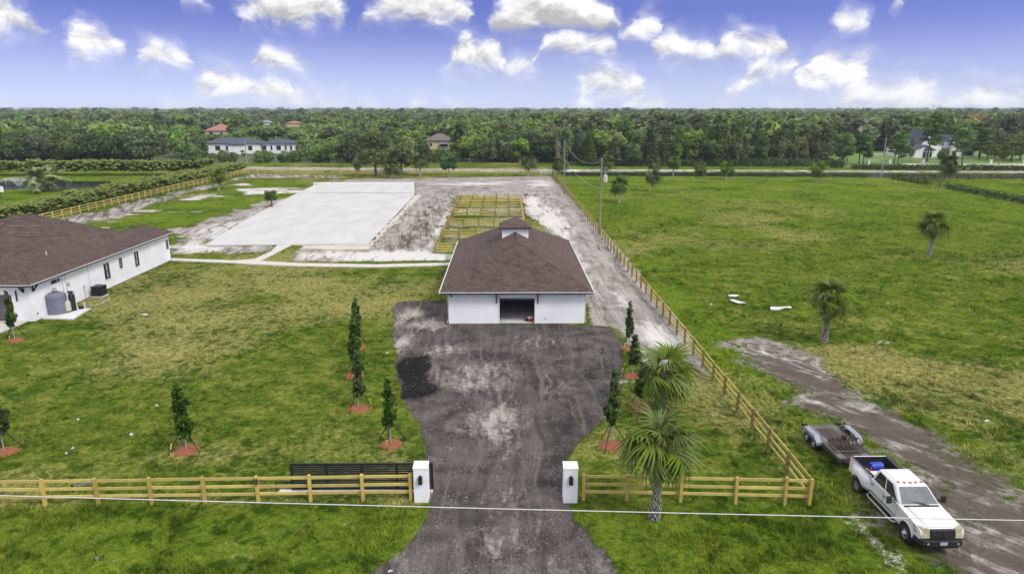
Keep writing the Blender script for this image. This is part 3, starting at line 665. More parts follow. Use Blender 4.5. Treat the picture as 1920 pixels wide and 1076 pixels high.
def stones():
    R = np.random.RandomState(5); n = 26000; y = 24*(66/24)**R.rand(n); x = (R.rand(n)-.5)*30
    Fd = fields(x, y); k = (Fd['gravel'] > .5) & (vnoise(x, y, 2.5, 33) > .32+.42*R.rand(n)+np.where(y > 36, .16, .03)); x, y = x[k], y[k]; n = len(x)
    s = .010+.030*R.rand(n)**3*(1+y/90); o = np.array([(1, 0, 0), (-1, 0, 0), (0, 1, 0), (0, -1, 0), (0, 0, .8), (0, 0, -.3)])
    V = (o[None]*s[:, None, None]*(.6+.8*R.rand(n, 6, 1))+np.stack([x, y, np.full(n, -.035)], 1)[:, None]).reshape(-1, 3)
    T = np.array([(0, 2, 4), (2, 1, 4), (1, 3, 4), (3, 0, 4), (2, 0, 5), (1, 2, 5), (3, 1, 5), (0, 3, 5)]); F = (np.arange(n)*6)[:, None, None]+T[None]
    half = R.rand(n) < .42
    for nm, sel, mt in (('pale_gravel', half, 'stone_light'), ('dark_gravel', ~half, 'stone_grey')):
        me = nmesh(nm, V, F[sel].reshape(-1, 3), MATS[mt]); tag(link(nm, me), kind='stuff')
stones()

# ------------------------------------------------------------------ slabs and the sand arena
def slab(name, poly, z, mat, th=.14, jag=0.0, seed=0):
    if jag:
        R = random.Random(seed); q = []
        for i in range(len(poly)):
            a, b = Vector(poly[i]), Vector(poly[(i+1) % len(poly)]); n = max(1, int((b-a).length/1.2)); nr = Vector((-(b-a).y, (b-a).x)).normalized()
            q += [tuple(a.lerp(b, k/n)+nr*(R.random()-.5)*jag*(k > 0)) for k in range(n)]
        poly = q
    b = MB(); b.prism(poly, z-th, z, 'z'); return tag(b.build(name, MATS[mat]), kind='structure')
slab('footpath', PATH[0], .07, 'concrete'); slab('concrete_driveway', GDRIVE, .07, 'concrete')
slab('sand_arena', ARENA, .12, 'arena_sand', .25, .12, 4)
slab('sand_strip', GP([(562, 467.5), (690, 468), (752, 404), (790, 366), (779, 366), (692, 459.4), (566, 460.5)]), .055, 'arena_strip', .12, .9, 6)
# ================================================================== BUILDINGS
def clip_poly(P, axis_v, lo, hi):
    """clip a 3-D polygon between axis_v(p) = lo and hi"""
    def half(P, fn):
        o = []
        for i in range(len(P)):
            a, b = P[i], P[(i+1) % len(P)]; fa, fb = fn(a), fn(b)
            if fa >= 0: o.append(a)
            if fa*fb < -1e-12: o.append(a.lerp(b, fa/(fa-fb)))
        return o
    P = half(P, lambda p: axis_v(p)-lo)
    return half(P, lambda p: hi-axis_v(p)) if len(P) > 2 else []
def shingle_face(mb, pts, along, course=.27, lift=.014):
    """roof face in overlapping shingle courses; along = unit vector along the eave; the first point lies on the eave"""
    P = [Vector(p) for p in pts]; u = Vector(along); nrm = Vector((0, 0, 0))
    for i in range(len(P)): nrm += P[i].cross(P[(i+1) % len(P)])
    nrm.normalize(); nrm = nrm if nrm.z > 0 else -nrm
    up = nrm.cross(u); up = up if up.z > 0 else -up; o = P[0]
    fv = lambda p: (p-o).dot(up); top = max(fv(p) for p in P); k = max(1, round(top/course)); h = top/k
    for i in range(k):
        q = clip_poly(P, fv, i*h, (i+1)*h+.0005)
        if len(q) < 3: continue
        vs, uv = [], []
        for p in q:
            v = fv(p); vs.append(p+nrm*lift*(1-(v-i*h)/h)*1.6); uv.append(((p-o).dot(u), v))
        mb.add(vs, [tuple(range(len(vs)))], 0, [uv])
    return mb
def ridge_caps(mb, a, b, w=.16):
    """row of cap shingles along a hip or ridge"""
    a, b = Vector(a), Vector(b); n = max(1, int((b-a).length/.3)); d = (b-a)/n; dn = d.normalized(); s = dn.cross(Vector((0, 0, 1))).normalized()
    for i in range(n):
        p, q = a+d*i, a+d*(i+1.05); z0, z1 = Vector((0, 0, .045)), Vector((0, 0, .022)); dz = Vector((0, 0, -.06))
        vs = [p+z0, p+s*w+z0+dz, p-s*w+z0+dz, q+z1, q+s*w+z1+dz, q-s*w+z1+dz]
        uvs = [[(p.x*3+i*.4, 0), (p.x*3+i*.4, .2), (p.x*3+i*.4+.3, .2), (p.x*3+i*.4+.3, 0)]]*2
        mb.add(vs, [(0, 3, 4, 1), (0, 2, 5, 3)], 0, uvs)

def wall_with_opening(mb, p, q, h, t, holes, out):
    """wall from p to q (2-D), holes = (s0,s1,z0,z1) along the wall; out = outward unit normal; thickness t inward"""
    p, q = Vector(p), Vector(q); L = (q-p).length; d = (q-p)/L; o = Vector(out)
    ss = sorted({0.0, L, *[a for hh in holes for a in hh[:2]]}); zs = sorted({0.0, h, *[a for hh in holes for a in hh[2:]]})
    for i in range(len(ss)-1):
        z = 0
        run = None
        for j in range(len(zs)-1):
            cs, cz = (ss[i]+ss[i+1])/2, (zs[j]+zs[j+1])/2
            solid = not any(a < cs < b and c < cz < e for a, b, c, e in holes)
            if solid: run = (run[0] if run else zs[j], zs[j+1])
            if (not solid or j == len(zs)-2) and run:
                m_ = p+d*cs-o*(t/2); ang = math.atan2(d.y, d.x)
                mb.box((m_.x, m_.y, (run[0]+run[1])/2), (ss[i+1]-ss[i], t, run[1]-run[0]), ang); run = None
    return mb

def barn():
    cx, y0, y1, hw, H = .95, 59.7, 83.1, 6.2, 3.02
    t = thing('stable_barn', 'white stucco barn with brown hip roof, cupola and open doorway on the gravel drive', 'barn', (cx, y0, 0))
    L = y1-y0; dw = 1.6; dc = .03
    w = MB(); T = .22
    wall_with_opening(w, (-hw, 0), (hw, 0), H, T, [(hw+dc-dw, hw+dc+dw, 0, 2.42)], (0, -1))
    w.box((-hw+T/2, L/2, H/2), (T, L-2*T, H)); w.box((hw-T/2, L/2, H/2), (T, L-2*T, H))
    wall_with_opening(w, (-hw, L), (hw, L), H, T, [(hw+dc-1.5, hw+dc+1.5, .0, 2.4)], (0, 1))
    w.build('wall', MATS['white_stucco'], t)
    b = MB(); b.box((0, L/2, -.02), (2*hw-2*T-.02, L-2*T-.02, .12)); b.build('floor', MATS['concrete_white'], t)
    for sx in (-1, 1):                                       # stall partitions inside, seen dimly through the doorway
        b = MB()
        for k in range(4): b.box((sx*4.1, 4+k*4.6, 1.1), (3.6, .12, 2.1))
        b.box((sx*2.25, 11, 1.1), (.12, 14, 2.1)); b.build('stall_partition', MATS['steel_dark'], t)
    b = MB()                                                 # door surround, 3 mm proud
    for sx in (-1, 1): b.box((dc+sx*(dw+.06), -.012, 1.24), (.12, .03, 2.48))
    b.box((dc, -.012, 2.48), (2*dw+.24, .03, .12)); b.build('door_frame', MATS['white_paint'], t)
    b = MB(); b.box((dc, .11, 2.32), (2*dw-.02, .18, .18)); b.build('roller_door', MATS['garage_grey'], t)
    ov = .68; E = hw+ov; e0, e1 = -ov, L+ov; z0 = H+.10; zr = z0+E*.5
    A, B = (0, e0+E, zr), (0, e1-E, zr)
    c = [(-E, e0, z0), (E, e0, z0), (E, e1, z0), (-E, e1, z0)]
    r = MB()
    shingle_face(r, [c[0], c[1], A], (1, 0, 0)); shingle_face(r, [c[1], c[2], B, A], (0, 1, 0)); shingle_face(r, [c[2], c[3], B], (-1, 0, 0)); shingle_face(r, [c[3], c[0], A, B], (0, -1, 0))
    for p, q in ((c[0], A), (c[1], A), (c[2], B), (c[3], B), (A, B)): ridge_caps(r, p, q)
    ro = r.build('roof', MATS['shingle'], t)
    f = MB(); f.box((0, e0-.0, z0-.10), (2*E, .05, .16)); f.box((0, e1, z0-.10), (2*E, .05, .16))
    for sx in (-1, 1): f.box((sx*E, L/2, z0-.10), (.05, e1-e0-.06, .16))
    f.box((0, L/2, z0-.165), (2*E-.06, e1-e0-.06, .03)); f.build('fascia', MATS['dark_trim'], t)
    g = MB(); g.box((0, e0-.07, z0-.02), (2*E+.16, .10, .05)); g.build('gutter', MATS['white_gutter'], t)
    for sx in (-1, 1):
        g = MB(); g.box((sx*(E+.08), L/2, z0-.02), (.10, e1-e0, .05)); g.build('gutter', MATS['white_gutter'], t)
    for sx in (-1, 1):
        g = MB(); g.tube([(sx*(E-.02), e0+.3, z0-.06), (sx*(E-.1), e0+.35, z0-.2), (sx*(hw+.05), .12, z0-.42), (sx*(hw+.05), .12, .3), (sx*(hw+.16), .05, .08)], .045, 6); g.build('downspout', MATS['white_gutter'], t)
    # cupola
    k0 = 10.8; kw = 1.38; zb, ze = 5.3, zr+.46
    cu = MB(); cu.box((0, k0+kw, (zb+ze)/2), (2*kw, 2*kw, ze-zb)); co = cu.build('cupola', MATS['white_stucco'], t)
    kE = kw+.33; kz = ze+.03; ap = (0, k0+kw, kz+kE*.5); q = [(-kE, k0+kw-kE, kz), (kE, k0+kw-kE, kz), (kE, k0+kw+kE, kz), (-kE, k0+kw+kE, kz)]
    r = MB()
    for i, al in enumerate(((1, 0, 0), (0, 1, 0), (-1, 0, 0), (0, -1, 0))): shingle_face(r, [q[i], q[(i+1) % 4], ap], al)
    for p in q: ridge_caps(r, p, ap, .12)
    r.build('cupola_roof', MATS['shingle'], co)
    f = MB(); f.box((0, k0+kw, kz-.06), (2*kE, 2*kE, .11)); f.build('cupola_fascia', MATS['dark_trim'], co)
    for bx, bz, bh in ((-1.84, 2.42, 1.0), (1.92, 2.42, 1.0), (-5.93, 2.72, .42)):
        b = MB(); b.bar((bx, -.04, bz-bh/2), (bx, -.04, bz+bh/2), .09, .08); b.bar((bx, -.03, bz+bh/2-.05), (bx, -.34, bz+bh/2+.02), .08, .08)
        b.bar((bx, -.06, bz-bh/2+.06), (bx, -.32, bz+bh/2-.02), .06, .06); b.build('bracket', MATS['dark_bracket'], t)
    b = MB(); b.box((2.62, -.02, .46), (.11, .05, .09)); b.build('outlet_box', MATS['garage_grey'], t)
    b = MB(); b.box((5.78, -.018, 2.72), (.05, .04, .4)); b.build('conduit', MATS['white_gutter'], t)
    # red and white thing inside the doorway
    b = MB(); k = thing('water_cooler', 'red and white drinks cooler just inside the barn doorway', 'cooler', (cx+dc+1.22, y0+.5, .04), .3)
    b.box((0, 0, .17), (.46, .32, .30)); b.build('body', MATS['plastic_red'], k, bevel=.03)
    b = MB(); b.box((0, 0, .38), (.47, .33, .10)); b.box((.05, 0, .45), (.2, .2, .05)); b.build('lid', MATS['sheet_white'], k, bevel=.03)
    b = MB(); k = tag(b.box((0, 0, .1), (.24, .2, .2)).box((.0, 0, .24), (.05, .18, .08)).build('toolbox', MATS['steel_dark']), 'small dark toolbox beside the red and white cooler in the barn', 'toolbox'); k.location = (cx+dc+.86, y0+.55, .04)
barn()

def house():
    ox, oy = -43.6, 60.7
    t = thing('ranch_house', 'long white stucco house with brown hip roof and grey garage door', 'house', (0, 0, 0))
    H, T = 3.5, .24; z0 = 3.62
    def wy(px, z):
        lo, hi = 50, 100
        for _ in range(40):
            m_ = (lo+hi)/2
            if px_of(ox, m_, z)[0] < px: lo = m_
            else: hi = m_
        return lo
    wins = []
    for (pa, pb, za, zb) in ((195.5, 206, 1.0, 2.75), (224, 230, 1.55, 2.75), (252.5, 260.5, 1.0, 2.75), (311.5, 316, 1.55, 2.75)):
        wins.append((wy(pa, 1.9), wy(pb, 1.9), za, zb))
    va, vb = wy(95.5, 2.9), wy(112, 2.9); wins.append((va, vb, 2.72, 3.08))
    w = MB(); wall_with_opening(w, (ox, oy), (ox, 87.2), H, T, [(a-oy, b-oy, c, d) for a, b, c, d in wins], (1, 0))
    gx0, gx1 = -50.6, -45.35
    wall_with_opening(w, (-50.4, oy), (ox-T, oy), H, T, [(0.15, -50.4*-1+gx1, 0, 2.55)], (0, -1))
    w.box((-50.52, 63.5, H/2), (T, 5.6, H)); w.box((-56.4, 66.72, H/2), (11.4, T, H)); w.box((-61.3, 74.6, H/2), (T, 15.4, H)); w.box((-55, 82.3, H/2), (12.4, T, H)); w.box((-47.8, 84.7, H/2), (T, 4.6, H)); w.box((-45.83, 87.08, H/2), (3.9, T, H))
    w.build('wall', MATS['white_stucco'], t)
    b = MB(); b.box(((gx0+gx1)/2+.15, oy+.10, 1.29), (gx1-gx0, .06, 2.56))
    gd = b.build('garage_door', MATS['garage_grey'], t)
    for k in range(1, 4):
        b = MB(); b.box(((gx0+gx1)/2+.15, oy+.066, .65*k), (gx1-gx0, .012, .02)); b.build('panel_groove', MATS['dark_trim'], gd)
    for i, (a, c, za, zb) in enumerate(wins):
        m_ = (a+c)/2; hh = zb-za
        f = MB(); fw = .07
        for yy in (a+fw/2, c-fw/2): f.box((ox-.06, yy, (za+zb)/2), (.10, fw, hh))
        for zz in (za+fw/2, zb-fw/2): f.box((ox-.06, m_, zz), (.10, c-a-2*fw, fw))
        if i < 4: f.box((ox-.055, m_, za+hh*.52), (.08, c-a-2*fw, .06))
        wo = f.build('window' if i < 4 else 'vent', MATS['window_frame'], t)
        g = MB(); g.box((ox-.12, m_, (za+zb)/2), (.02, c-a-2*fw, hh-2*fw)); g.build('pane' if i < 4 else 'louvre', MATS['glass_dark'], wo)
        if i < 4:
            g = MB(); g.box((ox+.012, m_, za-.04), (.07, c-a+.12, .07)); g.build('sill', MATS['white_paint'], wo)
            g = MB(); g.box((ox-.105, m_+(c-a)*.18, (za+zb)/2), (.008, (c-a)*.22, hh-.3)); g.build('blind', MATS['window_bright'], wo)
        else:
            g = MB(); g.box((ox-.1, c-.25, (za+zb)/2), (.02, .3, .22)); g.build('duct_cap', MATS['window_bright'], wo)
    V = lambda x, y: (x, y, z0+.5*min(-43.0-x if True else 0, 99))
    A = (-47, 64, z0+2); B = (-47, 70, z0+2); R_ = (-51.5, 74.5, z0+4.25); R2 = (-53.7, 74.5, z0+4.25); C_ = (-45.7, 80.3, z0+1.35); D_ = (-45.7, 85.1, z0+1.35)
    e = lambda x, y: (x, y, z0)
    r = MB()
    shingle_face(r, [e(-43, 60), e(-43, 87.8), D_, C_, R_, B, A], (0, 1, 0))
    shingle_face(r, [e(-51, 60), e(-43, 60), A], (1, 0, 0)); shingle_face(r, [e(-51, 66), e(-51, 60), A, B], (0, -1, 0))
    shingle_face(r, [e(-62.2, 66), e(-51, 66), B, R_, R2], (1, 0, 0)); shingle_face(r, [e(-62.2, 83), e(-62.2, 66), R2], (0, -1, 0))
    shingle_face(r, [e(-62.2, 83), R2, R_, C_, e(-48.4, 83)], (-1, 0, 0)); shingle_face(r, [e(-48.4, 83), e(-48.4, 87.8), D_, C_], (0, 1, 0)); shingle_face(r, [e(-43, 87.8), e(-48.4, 87.8), D_], (-1, 0, 0))
    for p, q in ((e(-43, 60), A), (e(-51, 60), A), (A, B), (B, R_), (R_, R2), (R_, C_), (C_, D_), (D_, e(-43, 87.8)), (D_, e(-48.4, 87.8)), (e(-62.2, 66), R2)): ridge_caps(r, p, q)
    r.build('roof', MATS['shingle'], t)
    f = MB(); f.box((-43.02, 73.9, z0-.11), (.05, 27.8, .17)); f.box((-47, 60.02, z0-.11), (7.9, .05, .17)); f.box((-50.98, 63.1, z0-.11), (.05, 5.9, .17)); f.box((-56.6, 66.02, z0-.11), (11.2, .05, .17)); f.box((-45.7, 87.78, z0-.11), (5.3, .05, .17))
    f.build('fascia', MATS['dark_trim'], t)
    f = MB(); f.box((-47, 63.2, z0-.18), (7.8, 6.2, .03)); f.box((-52.6, 74.5, z0-.181), (19, 16.8, .03)); f.box((-45.7, 85.4, z0-.18), (5.2, 4.6, .03)); f.build('soffit', MATS['white_paint'], t)
    g = MB(); g.box((-42.93, 73.9, z0-.02), (.1, 27.9, .05)); g.box((-47, 59.93, z0-.02), (8.1, .1, .05)); g.build('gutter', MATS['white_gutter'], t)
    for (bx, by, dx, dy) in ((-44.15, oy, 0, -1), (ox, 61.1, 1, 0)):
        b = MB(); b.bar((bx+dx*.05, by+dy*.05, 2.75), (bx+dx*.05, by+dy*.05, 3.42), .11, .1); b.bar((bx+dx*.05, by+dy*.05, 3.38), (bx+dx*.55, by+dy*.55, 3.38), .11, .1)
        b.bar((bx+dx*.08, by+dy*.08, 2.82), (bx+dx*.48, by+dy*.48, 3.34), .1, .12); b.build('bracket', MATS['dark_bracket'], t)
    b = MB(); b.box((-44.85, oy-.05, 2.45), (.09, .1, 1.0)); b.build('wall_light', MATS['dark_bracket'], t)
    for px, r_, zt, zb in ((118, .03, 3.4, .3), (124, .03, 3.4, .8), (166.5, .022, 3.4, .3)):
        b = MB(); yy = wy(px, 2); b.tube([(ox+.05, yy, zt), (ox+.05, yy, zb)], r_, 6); b.build('conduit', MATS['white_gutter'], t)
    b = MB(); yy = wy(126, 2.5); b.box((ox+.06, yy, 2.2), (.12, .3, .3)); b.build('meter_box', MATS['window_bright'], t)
    b = MB(); yy = wy(127, 1.4); b.box((ox+.05, yy, 1.25), (.1, .16, .42)); b.build('switch_box', MATS['tank_grey'], t)
    b = MB(); yy = wy(157, 1.2); b.box((ox+.05, yy, 1.3), (.09, .16, .28)); b.tube([(ox+.05, yy, 1.2), (ox+.06, yy, .1)], .025, 6); b.build('disconnect_box', MATS['window_bright'], t)
    b = MB(); b.box((ox+.03, wy(70, .7), .62), (.06, .14, .14)); b.build('hose_tap', MATS['garage_grey'], t)
    bx, by = -45.7, wy(126, z0)
    b = MB(); p = AT(127, 464, 66); b.lathe([(.05, 0), (.05, .45), (.0, .46)], 8, (-45.7, 66.9, z0+1.3)); b.build('vent_pipe', MATS['white_gutter'], t)
    # pipes and tanks on the pad
    slab_o = MB(); slab_o.prism(PAD, -.08, .10, 'z'); tag(slab_o.build('concrete_pad', MATS['concrete_white']), 'white concrete slab under the water tanks by the house', 'slab')
    gx, gy = G(100.5, 592); k = thing('water_tank', 'big ribbed grey water tank beside the white house wall', 'water tank', (gx, gy+.75, .10))
    prof = [(.86, 0)]
    for i in range(15): prof += [(.885, .05+i*.115), (.865, .11+i*.115)]
    prof += [(.84, 1.82), (.5, 2.0), (.22, 2.06), (0, 2.06)]
    b = MB(); b.lathe(prof, 24); b.build('body', MATS['tank_grey'], k, smooth=False)
    b = MB(); b.lathe([(.24, 2.05), (.24, 2.13), (.1, 2.15), (0, 2.15)], 14); b.build('lid', MATS['dark_trim'], k)
    b = MB(); b.lathe([(.17, 2.14), (.17, 2.40), (.2, 2.41), (.2, 2.44), (0, 2.45)], 12); b.build('aerator_cap', MATS['window_bright'], k)
    gx, gy = G(124, 588); k = thing('brine_tank', 'small cream brine tank between the grey and the black tanks', 'water tank', (gx, gy+.28, .10))
    b = MB(); b.lathe([(.34, .1), (.36, .2), (.36, .92), (.3, 1.05), (.12, 1.12), (.0, 1.12)], 18); b.build('body', MATS['tank_beige'], k)
    b = MB(); b.lathe([(.345, 0), (.355, .06), (.35, .12)], 18); b.build('base', MATS['dark_trim'], k)
    gx, gy = G(136, 585); k = thing('filter_tank', 'tall black filter tank with valve head on the slab', 'water tank', (gx, gy+.22, .10))
    b = MB(); b.lathe([(.26, 0), (.29, .08), (.29, 1.5), (.2, 1.68), (.08, 1.72), (0, 1.72)], 16); b.build('body', MATS['truck_black'], k)
    b = MB(); b.box((0, 0, 1.84), (.22, .26, .2)); b.tube([(-.35, 0, 1.86), (.3, 0, 1.86)], .05, 6); b.box((-.12, -.12, 1.9), (.12, .12, .18)); b.build('valve_head', MATS['steel_dark'], k)
    b = MB(); b.tube([(.3, 0, 1.86), (.36, 0, 1.8), (.36, 0, .02)], .04, 6); b.build('pipe', MATS['white_gutter'], k)
    gx, gy = G(155, 580.5); k = thing('water_pump', 'small black pump with white fitting on the slab corner', 'pump', (gx, gy, .10), .3)
    b = MB(); b.lathe([(.13, -.3), (.15, -.26), (.15, .1), (.1, .16), (0, .16)], 12, (0, 0, .16), 'x'); b.box((-.1, 0, .03), (.3, .22, .06)); b.build('motor', MATS['truck_black'], k)
    b = MB(); b.tube([(.2, 0, .12), (.2, 0, .55)], .06, 8); b.lathe([(.09, .52), (.09, .6), (0, .62)], 8, (.2, 0, 0)); b.build('fitting', MATS['sheet_white'], k)
    b = MB(); b.lathe([(.14, -.16), (.14, .12), (0, .14)], 10, (.5, .12, .15), 'y'); b.build('pressure_vessel', MATS['tank_grey'], k)
    gx, gy = G(184, 557.5); k = thing('air_conditioner', 'black square air conditioner unit beside the house wall', 'air conditioner', (gx-.1, gy+.5, 0), 0)
    b = MB(); b.box((0, 0, .04), (1.25, 1.2, .12)); b.build('base', MATS['concrete'], k)
    b = MB()
    for i in range(11): b.box((0, 0, .16+i*.088), (1.02, 1.0, .05))
    b.box((0, 0, .62), (.98, .96, 1.02))
    for sx in (-1, 1):
        for sy in (-1, 1): b.box((sx*.5, sy*.49, .64), (.06, .06, 1.06))
    b.build('cabinet', MATS['black_metal'], k)
    b = MB(); b.lathe([(.42, 1.13), (.44, 1.16), (.4, 1.19), (.38, 1.15)], 20, caps=False); b.build('fan_ring', MATS['tank_grey'], k)
    for i in range(4):
        b = MB(); a = i*PI/4; b.tube([(-.4*math.cos(a), -.4*math.sin(a), 1.175), (.4*math.cos(a), .4*math.sin(a), 1.175)], .012, 4); b.build('fan_guard_bar', MATS['garage_grey'], k)
    b = MB(); pts = [Vector((*G(a, c), .05)) for a, c in ((168, 572), (178, 573.5), (186, 571), (192, 569), (199, 565), (206, 562), (207, 561), (202, 563), (195, 566), (190, 570), (180, 572))]
    b.tube(pts, .02, 6); tag(b.build('white_hose', MATS['sheet_white']), 'loose white hose lying on the lawn beside the air conditioner', 'hose')
house()

# ================================================================== FENCES
def fence(name, label, runs, spacing, rail_side=1, ph=1.42, mats=('pine_new', 'pine_rail'), pw=.145, rails=(.38, .80, 1.24), skip=(), end_post=True, group=None, posts_at=None):
    """runs: list of 2-D polylines; one post and three boards per bay, every one its own object"""
    o = runs[0][0]; t = thing(name, label, 'fence', (o[0], o[1], 0), 0, group)
    post_me = {}; rail_me = {}; R = random.Random(len(label))
    def post(x, y, a, h):
        key = 'p'
        if key not in post_me:
            b = MB(); b.box((0, 0, .5*ph-.1), (pw, pw, ph+.2)); ob = b.build('post', MATS[mats[0]], t); post_me[key] = ob.data
        else: ob = link('post', post_me[key], t)
        ob.location = (x-o[0], y-o[1], (R.random()-.5)*.06); ob.rotation_euler = ((R.random()-.5)*.03, (R.random()-.5)*.03, a)
    for run in runs:
        for s in range(len(run)-1):
            p, q = Vector(run[s]), Vector(run[s+1]); L = (q-p).length; d = (q-p)/L; a = math.atan2(d.y, d.x); nr = Vector((-d.y, d.x))*rail_side
            ts = posts_at if posts_at else [i/max(1, round(L/spacing)) for i in range(max(1, round(L/spacing))+1)]
            for i, u in enumerate(ts):
                x = p+(q-p)*u
                if i < len(ts)-1 or (s == len(run)-2 and end_post): post(x.x, x.y, a, ph)
                if i < len(ts)-1 and (s, i) not in skip:
                    bl = L*(ts[i+1]-u); m_ = p+(q-p)*(u+ts[i+1])/2+nr*(pw/2+.022)
                    key = round(bl, 1)
                    for z in rails:
                        if key not in rail_me:
                            b = MB(); b.box((0, 0, 0), (key, .042, .15)); ob = b.build('rail', MATS[mats[1]], t); rail_me[key] = ob.data
                        else: ob = link('rail', rail_me[key], t)
                        ob.location = (m_.x-o[0], m_.y-o[1], z+(R.random()-.5)*.025); ob.rotation_euler = (0, (R.random()-.5)*.012, a); ob.scale = (bl/key*.997, 1, 1)
    return t
FL = [G(-180, 949), G(771, 937)]
fence('board_fence', 'new yellow three board fence along the road, left of the gravel drive', [[G(-184, 949), G(-85, 947.5), G(14+71, 946), G(185, 944.5), G(285, 943), G(385, 941.5), G(485, 940), G(583, 938.5), G(681, 937), G(771, 936)]], 9, 1)
fence('board_fence', 'short yellow three board fence between the right gate pillar and the side fence', [[G(1094, 935.5), G(1175, 937), G(1276, 939), G(1379, 941.5), G(1471, 943.5), G(1517, 945)]], 9, 1)
S0_, S1_ = G(1517, 945), G(1036, 329)
fence('board_fence', 'long yellow three board fence between the dirt lane and the green pasture', [[(S0_[0]+.02, S0_[1]+.25), S1_]], 2.62, -1, mats=('pine_old', 'pine_rail'))
fence('board_fence', 'yellow three board fence along the dark palm hedge by the pond', [[(-82.2, 62), G(100, 411), G(465, 324.5)]], 2.62, 1, mats=('pine_rail', 'pine_rail'))
BL0, BL1 = G(467, 324.5), G(1012, 327.5)
fence('board_fence', 'yellow three board fence along the rear edge of the dirt yard', [[BL0, tuple(Vector(BL0).lerp(Vector(BL1), .26))], [tuple(Vector(BL0).lerp(Vector(BL1), .29)), BL1]], 2.62, 1, mats=('pine_rail', 'pine_rail'))
fence('rail_fence', 'dark brown rail fence with creepers across the right pasture', [[G(1672, 335.5), G(1790, 356), G(1935, 384)], ], 3.0, 1, ph=1.5, mats=('brown_rail', 'brown_rail'), rails=(.5, .95, 1.38))
fence('rail_fence', 'dark brown rail fence along the near bank of the canal', [[G(1712, 336.5), (200, 186)]], 3.0, 1, ph=1.5, mats=('brown_rail', 'brown_rail'), rails=(.5, .95, 1.38))
def gate_white():
    a, b = Vector(G(1013, 328)), Vector(G(1034, 328.5)); t = thing('metal_gate', 'small white metal gate in the far corner of the dirt yard', 'gate', (a.x, a.y, 0))
    d = b-a; f = MB()
    for z in (.3, .6, .9, 1.25): f.tube([(0, 0, z), (d.x, d.y, z)], .045, 6)
    f.build('gate_bar', MATS['white_paint'], t); f = MB()
    for u in (.02, .5, .98): f.tube([(d.x*u, d.y*u, .1), (d.x*u, d.y*u, 1.3)], .05, 6)
    f.build('gate_upright', MATS['white_paint'], t)
gate_white()
def pens():
    x0, x1 = -9.6, 3.1; ys = (91.2, 101.7, 112.4, 123.9, 135.4, 144.6)
    t = fence('paddock_pens', 'block of six yellow timber horse pens behind the barn', [[(x0, y), (x1, y)] for y in ys]+[[(x0, ys[0]), (x0, ys[-1])], [(x1, ys[0]), (x1, ys[-1])]], 2.55, 1, mats=('pine_old', 'pine_rail'), ph=1.5, rails=(.30, .64, .98, 1.34))
    t['category'] = 'animal pen'
pens()

# ------------------------------------------------------------------ gateway
def pillar(px, py, label):
    x, y = G(px, py); t = thing('gate_pillar', label, 'pillar', (x, y+.36, 0), 0, 'white pillars at the entrance')
    b = MB(); b.box((0, 0, .88), (.70, .70, 1.90)); b.build('shaft', MATS['white_stucco'], t, bevel=.015)
    b = MB(); b.box((0, 0, 1.86), (.74, .74, .06)); b.build('cap', MATS['white_stucco'], t)
    l = MB(); l.box((0, -.37, 1.28), (.10, .05, .40)); l.bar((0, -.38, 1.46), (0, -.46, 1.46), .08, .05); l.prism([(-.10, 1.40), (.10, 1.40), (.05, 1.50), (-.05, 1.50)], -.54, -.38, 'y')
    for sx in (-1, 1): l.box((sx*.085, -.46, 1.24), (.02, .14, .32))
    l.box((0, -.46, 1.08), (.19, .16, .03)); lo = l.build('lantern', MATS['black_metal'], t)
    g = MB(); g.box((0, -.46, 1.24), (.13, .11, .28)); g.build('lantern_glass', MATS['glass_dark'], lo)
pillar(790, 941, 'white stucco gate pillar with black lantern beside the black sliding gate')
pillar(1069.5, 942, 'white stucco gate pillar with black lantern beside the short fence on the right')
